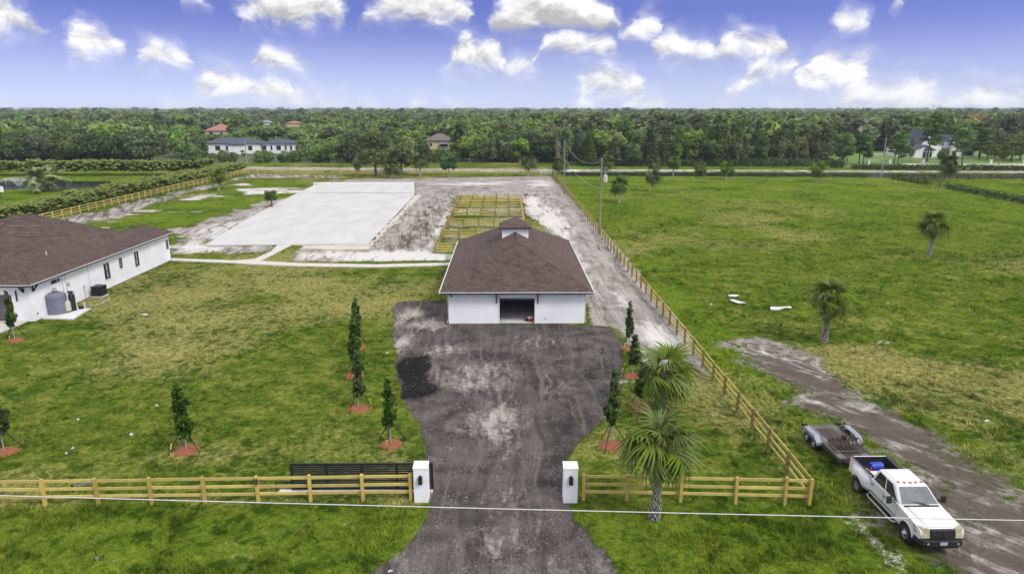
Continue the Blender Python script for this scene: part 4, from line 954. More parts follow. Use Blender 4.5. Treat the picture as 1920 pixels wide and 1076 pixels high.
def sliding_gate():
    xa, ya = G(550, 919.5); xb, yb = G(811, 919.5); L = xb-xa; h = top_z(680, 919.5, 871); ya = (ya+yb)/2
    t = thing('sliding_gate', 'open black metal sliding gate with horizontal slats behind the fence', 'gate', (xa, ya, .10))
    n = 5
    for k in range(n):
        b = MB(); b.box((L*k/(n-1), 0, h/2), (.11, .07, h)); b.build('upright', MATS['black_metal'], t)
    for z in (.06, h-.05):
        b = MB(); b.box((L/2, -.003, z), (L+.13, .08, .12)); b.build('frame_rail', MATS['black_metal'], t)
    ns = 9
    for k in range(ns):
        b = MB(); b.box((L/2, .012, .16+(h-.30)*(k+.5)/ns), (L-.1, .035, .085)); b.build('slat', MATS['black_metal'], t)
    for k in (.12, .82):
        b = MB(); b.lathe([(.07, -.03), (.07, .03)], 12, (L*k, 0, -.02), 'y'); b.build('roller', MATS['steel_dark'], t)
    b = MB(); b.box((-.45, 0, .42), (.8, .06, .06)); b.box((-.82, 0, .2), (.06, .06, .45)); b.build('tail_bar', MATS['black_metal'], t)
    sl = MB(); sl.prism(GATEPAD, -.06, .07, 'z'); tag(sl.build('gate_track', MATS['concrete_white']), 'white concrete strip under the black sliding gate', 'slab')
    x, y = G(485, 940); k = thing('keypad_box', 'small black keypad box on a post of the yellow fence', 'keypad', (x, y-.1, 1.17))
    b = MB(); b.box((0, 0, 0), (.19, .09, .26)); b.build('case', MATS['black_metal'], k, bevel=.012)
    b = MB(); b.box((0, -.05, .02), (.13, .012, .16)); b.build('key_plate', MATS['garage_grey'], k)
    x, y = G(137, 918); x2, y2 = G(178, 911); k = thing('gate_stop', 'black steel bar on short legs lying in the grass behind the fence', 'bar', (x, y, 0))
    b = MB(); b.bar((0, 0, .22), (x2-x, y2-y, .26), .07, .06); b.build('bar', MATS['tank_grey'], k)
    for u in (0, 1): b = MB(); b.box(((x2-x)*u, (y2-y)*u, .13), (.09, .07, .34)); b.build('leg', MATS['black_metal'], k)
    x, y = G(182, 1050); k = thing('ground_stake', 'thin black stake standing alone in the roadside grass', 'stake', (x, y, 0))
    b = MB(); b.tube([(0, 0, -.1), (0, 0, .5)], .022, 6); b.build('rod', MATS['black_metal'], k); b = MB(); b.lathe([(.06, 0), (.07, .14), (.03, .2)], 8); b.build('base', MATS['tank_grey'], k)
sliding_gate()
def arena_frame():
    a, b, c = G(590, 362.5), G(776, 363.5), None
    ha = top_z(590, 362.5, 342.5); t = thing('net_frame', 'tall white frame with a fine net across the far part of the sand arena', 'net', (a[0], a[1], .12))
    dx, dy = b[0]-a[0], b[1]-a[1]; h = ha-.12
    for u in (0, 1): f = MB(); f.box((dx*u, dy*u, h/2), (.22, .22, h)); f.build('post', MATS['white_paint'], t)
    f = MB(); f.bar((-.1, 0, h-.11), (dx+.1, dy, h-.11), .18, .24); f.build('top_bar', MATS['white_paint'], t)
    f = MB(); f.bar((.1, 0, .06), (dx-.1, dy, .06), .06, .08); f.build('bottom_cord', MATS['arena_sand'], t)
    f = MB(); f.box((dx/2, dy/2, h/2), (math.hypot(dx, dy)-.24, .01, h-.26), math.atan2(dy, dx)); f.build('net', MATS['net'], t)
arena_frame()
# ================================================================== TRUCK AND TRAILER
def arc(cy, cz, r, a0, a1, n=8): return [(cy+r*math.cos(a0+(a1-a0)*k/n), cz+r*math.sin(a0+(a1-a0)*k/n)) for k in range(n+1)]
TH = PI+.004; TX, TY = 19.05, 29.05           # truck centre; forward is its local +Y
def tw(x, y, z=0): return (TX+x*math.cos(TH)-y*math.sin(TH), TY+x*math.sin(TH)+y*math.cos(TH), z)
def wheel(parent, x, y, r, w, dish, name='wheel', tyre='rubber'):
    sx = 1 if x > 0 else -1
    b = MB(); prof = [(r*.60, -w/2), (r*.86, -w/2), (r*.97, -w*.40), (r, -w*.25), (r, w*.25), (r*.97, w*.40), (r*.86, w/2), (r*.60, w/2), (r*.58, 0)]
    b.lathe(prof+[prof[0]], 24, (x, y, r), 'x', caps=False); wo = b.build(name, MATS[tyre], parent)
    b = MB(); o = x+sx*(w/2-.02); s = sx
    b.lathe([(r*.62, o), (r*.56, o+s*.01), (r*.50, o-s*.06+s*dish), (r*.30, o-s*.05+s*dish*1.3), (r*.22, o+s*dish*1.5), (r*.12, o+s*(.05+dish*1.6)), (0, o+s*(.06+dish*1.6))], 20, (0, y, r), 'x', caps=False)
    b.lathe([(r*.61, x), (r*.61, o)], 20, (0, y, r), 'x', caps=False); b.build('rim', MATS['rim_silver'], wo, smooth=False)
    b = MB()
    for k in range(8):
        a = 2*PI*k/8; b.lathe([(.032, 0), (.032, s*.006), (0, s*.007)], 8, (o-s*.045+s*dish*1.15, y+math.cos(a)*r*.41, r+math.sin(a)*r*.41), 'x')
    b.build('rim_hole', MATS['truck_black'], wo)
    return wo
def truck():
    t = thing('pickup_truck', 'white crew cab pickup truck with dual rear wheels towing a trailer', 'pickup truck', (TX, TY, 0), TH)
    Wt, Bk, Gl = MATS['truck_white'], MATS['truck_black'], MATS['glass_dark']
    FA, RA = 2.03, -2.04
    # lower body: nose, hood and cab sides with wheel arches
    prof = [(2.98, .60), (3.03, .98), (2.98, 1.14), (2.86, 1.225), (2.2, 1.275), (1.42, 1.335), (1.30, 1.36), (-1.20, 1.33), (-1.24, .52)]
    prof += [(1.36, .50)]+arc(FA, .43, .52, PI-.15, .15, 10)+[(2.62, .56)]
    b = MB(); b.prism(prof, -.985, .985, 'x'); b.build('body', Wt, t, bevel=.085, soft=4)
    b = MB(); vs = []                                                # raised centre of the hood
    for y, z, w in ((2.84, 1.235, .62), (2.2, 1.30, .70), (1.5, 1.36, .76)):
        vs += [(-w, y, z-.03), (-w+.10, y, z+.055), (w-.10, y, z+.055), (w, y, z-.03)]
    b.add(vs, [(0, 1, 2, 3), (8, 11, 10, 9)]+[(i*4+j, i*4+(j+1) % 4, i*4+4+(j+1) % 4, i*4+4+j) for i in range(2) for j in range(4)]); b.build('hood', Wt, t, bevel=.05, soft=3)
    # greenhouse
    bot = [(-.955, 1.36), (.955, 1.36), (.955, -1.20), (-.955, -1.20)]; top = [(-.74, .50), (.74, .50), (.74, -1.02), (-.74, -1.02)]; zb, zt = 1.325, 1.935
    b = MB(); b.add([(x, y, zb) for x, y in bot]+[(x, y, zt) for x, y in top], [(3, 2, 1, 0), (4, 5, 6, 7)]+[(i, (i+1) % 4, 4+(i+1) % 4, 4+i) for i in range(4)])
    cab = b.build('cab', Wt, t, bevel=.13, soft=4)
    b = MB(); b.box((0, -.28, 1.945), (1.18, 1.2, .03)); b.build('roof_panel', Wt, t, bevel=.012)
    def glass(face, quad_uv, name, off=.016):
        a, c = face; q = []
        P = [Vector((*bot[a], zb)), Vector((*bot[c], zb)), Vector((*top[c], zt)), Vector((*top[a], zt))]
        n = (P[1]-P[0]).cross(P[3]-P[0]).normalized(); ctr = Vector((0, -.1, 1.6))
        if n.dot(P[0]-ctr) < 0: n = -n
        pts = []
        for u, v in quad_uv:
            lo = P[0].lerp(P[1], u); hi = P[3].lerp(P[2], u); pts.append(lo.lerp(hi, v)+n*off)
        pts2 = [p-n*.03 for p in pts]; m_ = MB(); k = len(pts)
        m_.add(pts+pts2, [tuple(range(k)), tuple(range(2*k-1, k-1, -1))]+[(i, (i+1) % k, k+(i+1) % k, k+i) for i in range(k)]); return m_
    ws = glass((0, 1), [(.055, .10), (.945, .10), (.93, .90), (.07, .90)], 'windshield').build('windshield', MATS['glass_windshield'], t)
    for sx in (-1, 1):
        m_ = MB(); m_.bar((sx*.10-.35, 1.385, 1.375), (sx*.1+.30, 1.17, 1.47), .025, .02); m_.build('wiper', Bk, t)
    for face, fl in (((1, 2), False), ((3, 0), True)):
        fx = (lambda L: [(1-u, v) for u, v in L]) if fl else (lambda L: L)
        for nm, L in (('front', [(.10, .12), (.475, .12), (.475, .86), (.20, .86)]), ('rear', [(.525, .12), (.90, .12), (.86, .86), (.525, .86)])):
            glass(face, fx(L), nm).build('side_window', Gl, t)
    glass((2, 3), [(.1, .2), (.9, .2), (.88, .82), (.12, .82)], 'r').build('rear_window', Gl, t)
    for sx in (-1, 1):                                               # doors: dark shut lines, handles, trim
        for k, (ya, yb) in enumerate(((1.16, .02), (.0, -1.12))):
            d = MB(); x = sx*.989
            d.box((x, ya, .95), (.008, .012, .74)); d.box((x, yb, .95), (.008, .012, .74)); d.box((x, (ya+yb)/2, .585), (.008, ya-yb, .012))
            do = d.build('door_gap', MATS['tank_grey'], t)
            h = MB(); h.box((sx*1.0, yb+.16, 1.10), (.03, .20, .05)); h.build('door_handle', Bk, t, bevel=.01)
        m_ = MB(); m_.box((sx*.992, .0, .70), (.016, 2.2, .05)); m_.build('side_moulding', Bk, t)
        m_ = MB(); m_.tube([(sx*.98, 1.25, .46), (sx*1.08, 1.12, .40), (sx*1.10, .9, .39), (sx*1.10, -.95, .39), (sx*1.08, -1.1, .40), (sx*.98, -1.2, .46)], .04, 8); m_.build('side_step', MATS['rim_silver'], t)
        m_ = MB(); m_.bar((sx*.93, 1.02, 1.43), (sx*1.19, .98, 1.46), .05, .05); m_.bar((sx*.93, 1.02, 1.33), (sx*1.19, .98, 1.36), .05, .04); m_.box((sx*1.27, .97, 1.44), (.20, .12, .34)); mo = m_.build('mirror', Bk, t, bevel=.015)
        g = MB(); g.box((sx*1.27, .902, 1.45), (.16, .01, .28)); g.build('mirror_glass', Gl, mo)
        m_ = MB(); m_.add([(sx*.56, 3.10, .84), (sx*.94, 3.07, .84), (sx*1.02, 2.58, .94), (sx*.56, 3.00, 1.255), (sx*.91, 2.93, 1.27), (sx*1.016, 2.46, 1.22), (sx*.56, 2.6, .90), (sx*.56, 2.6, 1.15)],
              [(0, 1, 4, 3), (1, 2, 5, 4), (3, 4, 5, 7), (0, 6, 2, 1), (0, 3, 7, 6), (2, 6, 7, 5)]); m_.build('headlight', MATS['headlight'], t, bevel=.02)
        m_ = MB(); m_.lathe([(.055, 3.17), (.05, 3.20), (0, 3.205)], 10, (sx*.66, 0, .63), 'y'); m_.build('fog_light', MATS['headlight'], t)
    for sx in (-1, 1):                                               # front wheel arch lips
        m_ = MB(); m_.tube([(sx*.992, y, z) for y, z in arc(FA, .43, .535, PI-.15, .15, 14)], .035, 6); m_.build('wheel_arch', Wt, t, smooth=True)
        m_ = MB(); m_.box((sx*.9925, -.42, 1.02), (.010, .16, .13)); m_.build('door_badge', MATS['tank_grey'], t) if sx < 0 else None
    m_ = MB(); m_.box((0, 3.228, .66), (.32, .012, .15)); m_.build('licence_plate', MATS['window_bright'], t)
    # grille, bumper
    b = MB(); b.prism([(-.53, .78), (.53, .78), (.55, 1.0), (.52, 1.215), (-.52, 1.215), (-.55, 1.0)], 2.92, 3.085, 'y'); g = b.build('grille', Bk, t, bevel=.02)
    for k in range(4): m_ = MB(); m_.box((0, 3.092, .86+k*.085), (.94, .012, .018)); m_.build('grille_bar', MATS['steel_dark'], g)
    m_ = MB(); m_.box((0, 3.097, .985), (.05, .018, .38)); m_.box((0, 3.0975, .99), (1.02, .018, .05)); m_.build('grille_cross', Bk, g)
    b = MB(); b.prism([(-1.03, 2.62), (-1.03, 2.92), (-.87, 3.15), (-.5, 3.22), (.5, 3.22), (.87, 3.15), (1.03, 2.92), (1.03, 2.62), (.9, 2.8), (-.9, 2.8)], .50, .78, 'z'); b.build('front_bumper', Bk, t, bevel=.04, soft=3)
    b = MB(); b.box((0, 3.06, .44), (1.5, .14, .12)); b.build('air_dam', Bk, t)
    for k in range(5):
        m_ = MB(); m_.box(((k-2)*.27, .36-abs(k-2)*.03, 1.965), (.09, .13, .04)); m_.build('roof_light', MATS['amber'], t, bevel=.012)
    # bed
    bp = [(-1.28, .55)]+[(-1.30, 1.40), (-3.24, 1.40), (-3.26, .58)]+[(-2.62, .56)]+arc(RA, .43, .50, PI-.2, .2, 8)+[(-1.48, .55)]
    for sx in (-1, 1):
        b = MB(); b.prism(bp, sx*.985, sx*.86, 'x'); b.build('bed_side', Wt, t, bevel=.035, soft=3)
        # flared dual-wheel fender
        b = MB(); ys = np.linspace(-2.98, -1.10, 15); vs = []; fs = []
        for y in ys:
            u = (y-RA)/.94; w = .235*max(0, 1-abs(u)**3.0); dz = abs(y-RA); az = .43+math.sqrt(max(0, .50**2-dz**2)) if dz < .50 else .62
            tz = 1.30-.12*abs(u)
            vs += [(sx*.982, y, tz+.02), (sx*(.985+w*.55), y, tz-.06), (sx*(.985+w*.95), y, tz-.20), (sx*(.985+w), y, max(az+.02, tz-.42)), (sx*(.985+w*.97), y, az), (sx*.9, y, az)]
        for i in range(len(ys)-1):
            for j in range(5): fs.append((i*6+j, i*6+j+1, i*6+7+j, i*6+6+j))
        b.add(vs, fs); b.build('rear_fender', Wt, t, smooth=True)
        b = MB(); b.box((sx*.92, -2.27, 1.405), (.10, 1.94, .02)); b.build('bed_rail_cap', Bk, t)
        m_ = MB(); m_.box((sx*.955, -3.262, 1.10), (.1, .03, .44)); m_.build('tail_light', MATS['plastic_red'], t)
    b = MB(); b.box((0, -2.27, .83), (1.72, 1.96, .05)); b.box((0, -1.31, 1.1), (1.72, .05, .56)); b.build('bed_floor', Bk, t)
    for sx in (-1, 1): b = MB(); b.box((sx*.852, -2.27, 1.12), (.015, 1.9, .53)); b.build('bed_liner', Bk, t)
    b = MB(); b.box((0, -3.23, 1.12), (1.72, .055, .56)); b.build('tailgate', Wt, t, bevel=.015)
    b = MB(); b.box((0, -3.2, 1.12), (1.66, .02, .5)); b.build('bed_liner', Bk, t)
    b = MB(); b.box((0, -3.38, .60), (1.7, .18, .2)); b.box((0, -3.5, .48), (.09, .3, .09)); b.build('rear_bumper', MATS['rim_silver'], t, bevel=.02)
    b = MB(); b.box((0, -.1, .52), (1.1, 5.6, .2)); b.box((0, FA, .42), (1.6, .14, .14)); b.box((0, RA, .42), (1.6, .16, .16)); b.build('chassis', Bk, t)
    for sx in (-1, 1): b = MB(); b.lathe([(.5, sx*.60), (.5, sx*.97)], 16, (0, FA, .44), 'x'); b.build('wheel_well', Bk, t)
    for sx in (-1, 1):
        wheel(t, sx*.89, FA, .405, .26, .05); wheel(t, sx*1.06, RA, .405, .24, -.10); wheel(t, sx*.79, RA, .405, .24, -.1)
    b = MB(); b.box((.0, 1.385, 1.362), (1.6, .10, .02)); b.build('cowl', Bk, t)
    # load in the bed: things of their own
    def load(nm, lab, cat, x, y, z, rz=0): return thing(nm, lab, cat, tw(x, y, z), TH+rz)
    k = load('plastic_drum', 'blue plastic drum lying in the bed of the white pickup', 'drum', .10, -2.35, 1.28, .1)
    b = MB(); b.lathe([(.18, -.32), (.22, -.30), (.225, -.12), (.235, -.10), (.225, -.08), (.225, .08), (.235, .10), (.225, .12), (.22, .30), (.18, .32), (0, .32)], 18, (0, 0, 0), 'x'); b.build('body', MATS['plastic_blue'], k)
    b = MB(); b.lathe([(.04, 0), (.04, .02)], 8, (.31, .1, 0), 'x'); b.build('bung', MATS['sheet_white'], k)
    k = load('tool_chest', 'pale plastic storage box behind the truck cab', 'storage box', .28, -1.62, .86, 0)
    b = MB(); b.box((0, 0, .20), (.8, .42, .40)); b.build('body', MATS['window_bright'], k, bevel=.03); b = MB(); b.box((0, 0, .43), (.84, .46, .06)); b.build('lid', MATS['sheet_white'], k, bevel=.02)
    k = load('gas_can', 'red fuel can wedged in the pickup bed', 'fuel can', .55, -2.1, .86, .4)
    b = MB(); b.box((0, 0, .17), (.36, .22, .34)); b.build('body', MATS['plastic_red'], k, bevel=.04); b = MB(); b.tube([(.1, 0, .33), (.2, 0, .48), (.28, 0, .5)], .025, 6); b.build('spout', MATS['ribbon'], k); b = MB(); b.bar((-.12, 0, .37), (.08, 0, .37), .04, .03); b.build('handle', MATS['plastic_red'], k)
    k = load('equipment_crate', 'grey crate supporting the blue drum in the pickup bed', 'crate', .05, -2.35, .86, 0)
    b = MB(); b.box((0, 0, .10), (.9, .6, .19)); b.build('body', MATS['tank_grey'], k, bevel=.02); b = MB(); b.bar((-.4, .3, .22), (.4, .3, .22), .03, .03); b.bar((-.4, -.3, .22), (.4, -.3, .22), .03, .03); b.build('rim', MATS['steel_dark'], k)
    k = load('straw_hat', 'pale straw bag on the load behind the cab', 'bag', -.32, -1.6, .86, .3)
    b = MB(); b.lathe([(.2, 0), (.27, .1), (.26, .3), (.2, .48), (.08, .54), (0, .54)], 12); b.build('body', MATS['hay'], k, smooth=True); k.name = 'straw_bag'
truck()
def trailer():
    th = TH+.03; hx, hy, _ = tw(0, -3.55)
    t = thing('flatbed_trailer', 'low flatbed trailer with grey fenders hitched behind the white pickup', 'trailer', (hx, hy, 0), th)
    y0, y1, w, z = -.75, -4.75, .98, .58; St = MATS['steel_dark']
    for sx in (-1, 1):
        b = MB(); b.box((sx*w, (y0+y1)/2, z-.02), (.09, y0-y1, .22)); b.build('side_rail', St, t)
        b = MB(); b.box((sx*(w-.25), (y0+y1)/2, z+.045), (.42, y0-y1-.1, .03)); b.build('deck_edge', MATS['deck_steel'], t)
        f = MB(); yc = -3.55; prof = [(yc-.98, z-.06), (yc-.98, z+.10), (yc-.62, z+.36), (yc+.62, z+.36), (yc+.98, z+.10), (yc+.98, z-.06), (yc+.95, z-.06), (yc+.95, z+.08), (yc+.60, z+.325), (yc-.60, z+.325), (yc-.95, z+.08), (yc-.95, z-.06)]
        f.prism(prof, sx*1.03, sx*1.36, 'x'); f.prism([(yc-.9, z+.10), (yc-.6, z+.32), (yc+.6, z+.32), (yc+.9, z+.10), (yc+.62, z+.14), (yc-.62, z+.14)], sx*1.33, sx*1.355, 'x'); f.build('fender', MATS['fender_grey'], t)
        for yy in (yc-.43, yc+.43): wheel(t, sx*1.17, yy, .36, .20, -.03)
    b = MB(); b.box((0, y0, z-.02), (2*w+.1, .09, .22)); b.build('front_rail', St, t)
    b = MB(); b.box((0, y1, z-.02), (2*w+.1, .09, .22)); b.box((0, y1+.18, z+.046), (1.2, .3, .03)); b.build('rear_rail', MATS['deck_steel'], t)
    n = 9; me = None
    for k in range(n):
        x = -.46+k*(.92/(n-1))
        if me is None: b = MB(); b.box((0, 0, 0), (.108, y0-y1-.42, .04)); ob = b.build('plank', MATS['deck_wood'], t); me = ob.data
        else: ob = link('plank', me, t)
        ob.location = (x, (y0+y1)/2+.1, z+.04+.004*(k % 2))
    b = MB()
    for yy in (-1.3, -2.1, -2.9, -3.7, -4.4): b.box((0, yy, z-.06), (1.86, .07, .10))
    b.build('cross_member', St, t)
    b = MB()
    for sx in (-1, 1): b.bar((sx*.8, y0, z-.03), (0, .05, .50), .08, .1)
    b.box((0, .1, .5), (.12, .35, .1)); b.tube([(.0, -.2, .2), (0, -.2, .85)], .04, 8); b.build('tongue', St, t)
    b = MB()
    for yy in (-3.98, -3.12): b.tube([(-1.1, yy, .36), (1.1, yy, .36)], .045, 6)
    b.build('axle', St, t)
    for sx in (-1, 1): b = MB(); b.box((sx*1.02, y1-.06, z+.12), (.34, .06, .14)); b.build('tail_light_box', MATS['truck_black'], t)
    # grapple lying on the deck
    c, s = math.cos(th), math.sin(th); gy = -1.72
    g = thing('rock_grapple', 'dark tubular root grapple with curved tines lying on the trailer deck', 'grapple', (hx-gy*s, hy+gy*c, z+.07), th)
    for k in range(8):
        x = -.78+k*.223; b = MB(); b.tube([(x, -.52, .46), (x, -.60, .30), (x, -.50, .12), (x, -.25, .05), (x, .15, .06), (x, .42, .10)], .030, 6); b.build('tine', St, g)
    for yy, zz in ((-.54, .44), (-.42, .08), (.30, .08), (-.60, .28)): b = MB(); b.tube([(-.86, yy, zz), (.86, yy, zz)], .036, 6); b.build('cross_bar', MATS['deck_steel'] if yy > 0 else St, g)
    for k in range(5):
        x = -.7+k*.35; b = MB(); b.tube([(x, -.5, .46), (x, -.3, .56), (x, .05, .52), (x, .25, .34)], .028, 6); b.build('upper_tine', St, g)
    b = MB(); b.box((.0, -.5, .55), (.26, .18, .26)); b.tube([(-.1, -.45, .55), (.05, .0, .5)], .05, 8); b.build('bracket', St, g)
trailer()

# ================================================================== LEAVES, TREES
def rot_to(d):
    return Vector((0, 1, 0)).rotation_difference(Vector(d).normalized()).to_matrix()
def leaf_cloud(lobes, n, size, R, up=.35, aspect=.6, shell=.55):
    """leaf-sized faces through the volume of several ellipsoid lobes: (cx,cy,cz,rx,ry,rz[,tone])"""
    vol = np.array([l[3]*l[4]*l[5] for l in lobes])**.75; cnt = np.maximum(4, (vol/vol.sum()*n).astype(int)); Vs, Ts = [], []
    for l, k in zip(lobes, cnt):
        d = R.randn(k, 3); d /= np.linalg.norm(d, axis=1)[:, None]; rad = (shell+(1-shell)*R.rand(k))**.7*(1+.22*(R.rand(k)-.5))
        bump = 1+.22*np.sin(d[:, 0]*5+l[0]*3)*np.sin(d[:, 1]*5+l[1])+.15*np.sin(d[:, 2]*7+l[2])
        p = d*(rad*bump)[:, None]*np.array(l[3:6])+np.array(l[:3])
        nr = d*.9+R.randn(k, 3)*.6+np.array([0, 0, up]); nr /= np.linalg.norm(nr, axis=1)[:, None]
        a = np.cross(nr, R.randn(k, 3)); a /= np.linalg.norm(a, axis=1)[:, None]; b = np.cross(nr, a)
        s = size*(.55+.9*R.rand(k)); a = a*s[:, None]; b = b*(s*aspect)[:, None]
        Vs.append(np.stack([p-a, p-b*.9+a*.1, p+a*1.1, p+b], 1).reshape(-1, 3))
        lt = (l[6] if len(l) > 6 else .5)+(R.rand()-.5)*.75
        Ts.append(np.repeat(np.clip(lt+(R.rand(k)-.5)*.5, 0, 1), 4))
    V = np.concatenate(Vs); return V, np.arange(len(V)).reshape(-1, 4), np.concatenate(Ts)
def crown_lobes(R, h, r, base, n, kind):
    L = []
    for i in range(n):
        u = (i+.5)/n; a = i*2.4+R.rand()*.8
        if kind == 'round':
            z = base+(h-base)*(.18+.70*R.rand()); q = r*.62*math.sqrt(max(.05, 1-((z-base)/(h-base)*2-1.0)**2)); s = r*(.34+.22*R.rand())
            L.append((math.cos(a)*q, math.sin(a)*q, z, s, s, s*.72, .35+.4*(z-base)/(h-base)+.1))  # lobes lighter towards the top: light from above put into the leaf tone
        elif kind == 'tall':
            z = base+(h-base)*u; q = r*.45*R.rand()*(1.1-u*.4); s = r*(.34+.3*R.rand())*(1.15-u*.5)
            L.append((math.cos(a)*q, math.sin(a)*q, z, s, s, s*1.25, .35+.3*R.rand()))
        elif kind == 'pine':
            z = base+(h-base)*u**.8; q = r*(.85-.35*u)*(.35+.65*R.rand()); s = r*(.26+.16*R.rand())
            L.append((math.cos(a)*q, math.sin(a)*q, z, s*1.25, s*1.25, s*.55, .35+.4*R.rand()))
        elif kind == 'bush':
            q = r*.6*R.rand(); s = r*(.35+.25*R.rand()); z = base+s*.7+(h-base-s)*R.rand()*.8
            L.append((math.cos(a)*q, math.sin(a)*q, z, s, s, s*.95, .4+.3*R.rand()))
    return L
def trunk_mb(R, h, r0, lobes, nb, lean=.0, base_split=None):
    b = MB(); top = Vector((lean*h, 0, h)); pts = [Vector((0, 0, -.3))]
    for k in range(1, 6): pts.append(Vector((lean*h*(k/5)**1.5+(R.rand()-.5)*.12*r0*6, (R.rand()-.5)*.12*r0*6, h*k/5)))
    b.tube(pts, [r0*1.35, r0, r0*.85, r0*.68, r0*.5, r0*.25], 7)
    for l in sorted(lobes, key=lambda l: -l[3])[:nb]:
        e = Vector(l[:3]); z = min(e.z*.72, h*.85); s = Vector((lean*h*(z/h)**1.5, 0, z)); m_ = s.lerp(e, .55)+Vector((0, 0, (e-s).length*.10))
        b.tube([s, m_, e], [r0*.42, r0*.28, r0*.10], 5)
    return b
class Proto: pass
def make_tree(kind, h, r, base, nl, nleaf, size, leaf, bark, r0, seed, lean=0.0, nb=6, shell=.5):
    R = np.random.RandomState(seed); p = Proto(); L = crown_lobes(R, h, r, base, nl, kind)
    if lean: L = [(l[0]+lean*h*(l[2]/h)**1.5, *l[1:]) for l in L]
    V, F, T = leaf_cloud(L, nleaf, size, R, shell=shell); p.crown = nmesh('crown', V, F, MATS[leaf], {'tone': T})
    tb = trunk_mb(R, max(base+(h-base)*.6, h*.55), r0, L, nb, lean); o = tb.build('trunk', MATS[bark]); p.trunk = o.data; bpy.data.objects.remove(o)
    p.h = h; return p
def put_tree(p, name, label, x, y, s=1.0, rz=0.0, group=None, cat='tree', z=0.0, sz=None):
    t = thing(name, label, cat, (x, y, z), rz, group); t.scale = (s, s, sz or s)
    link('trunk', p.trunk, t); link('crown', p.crown, t); return t

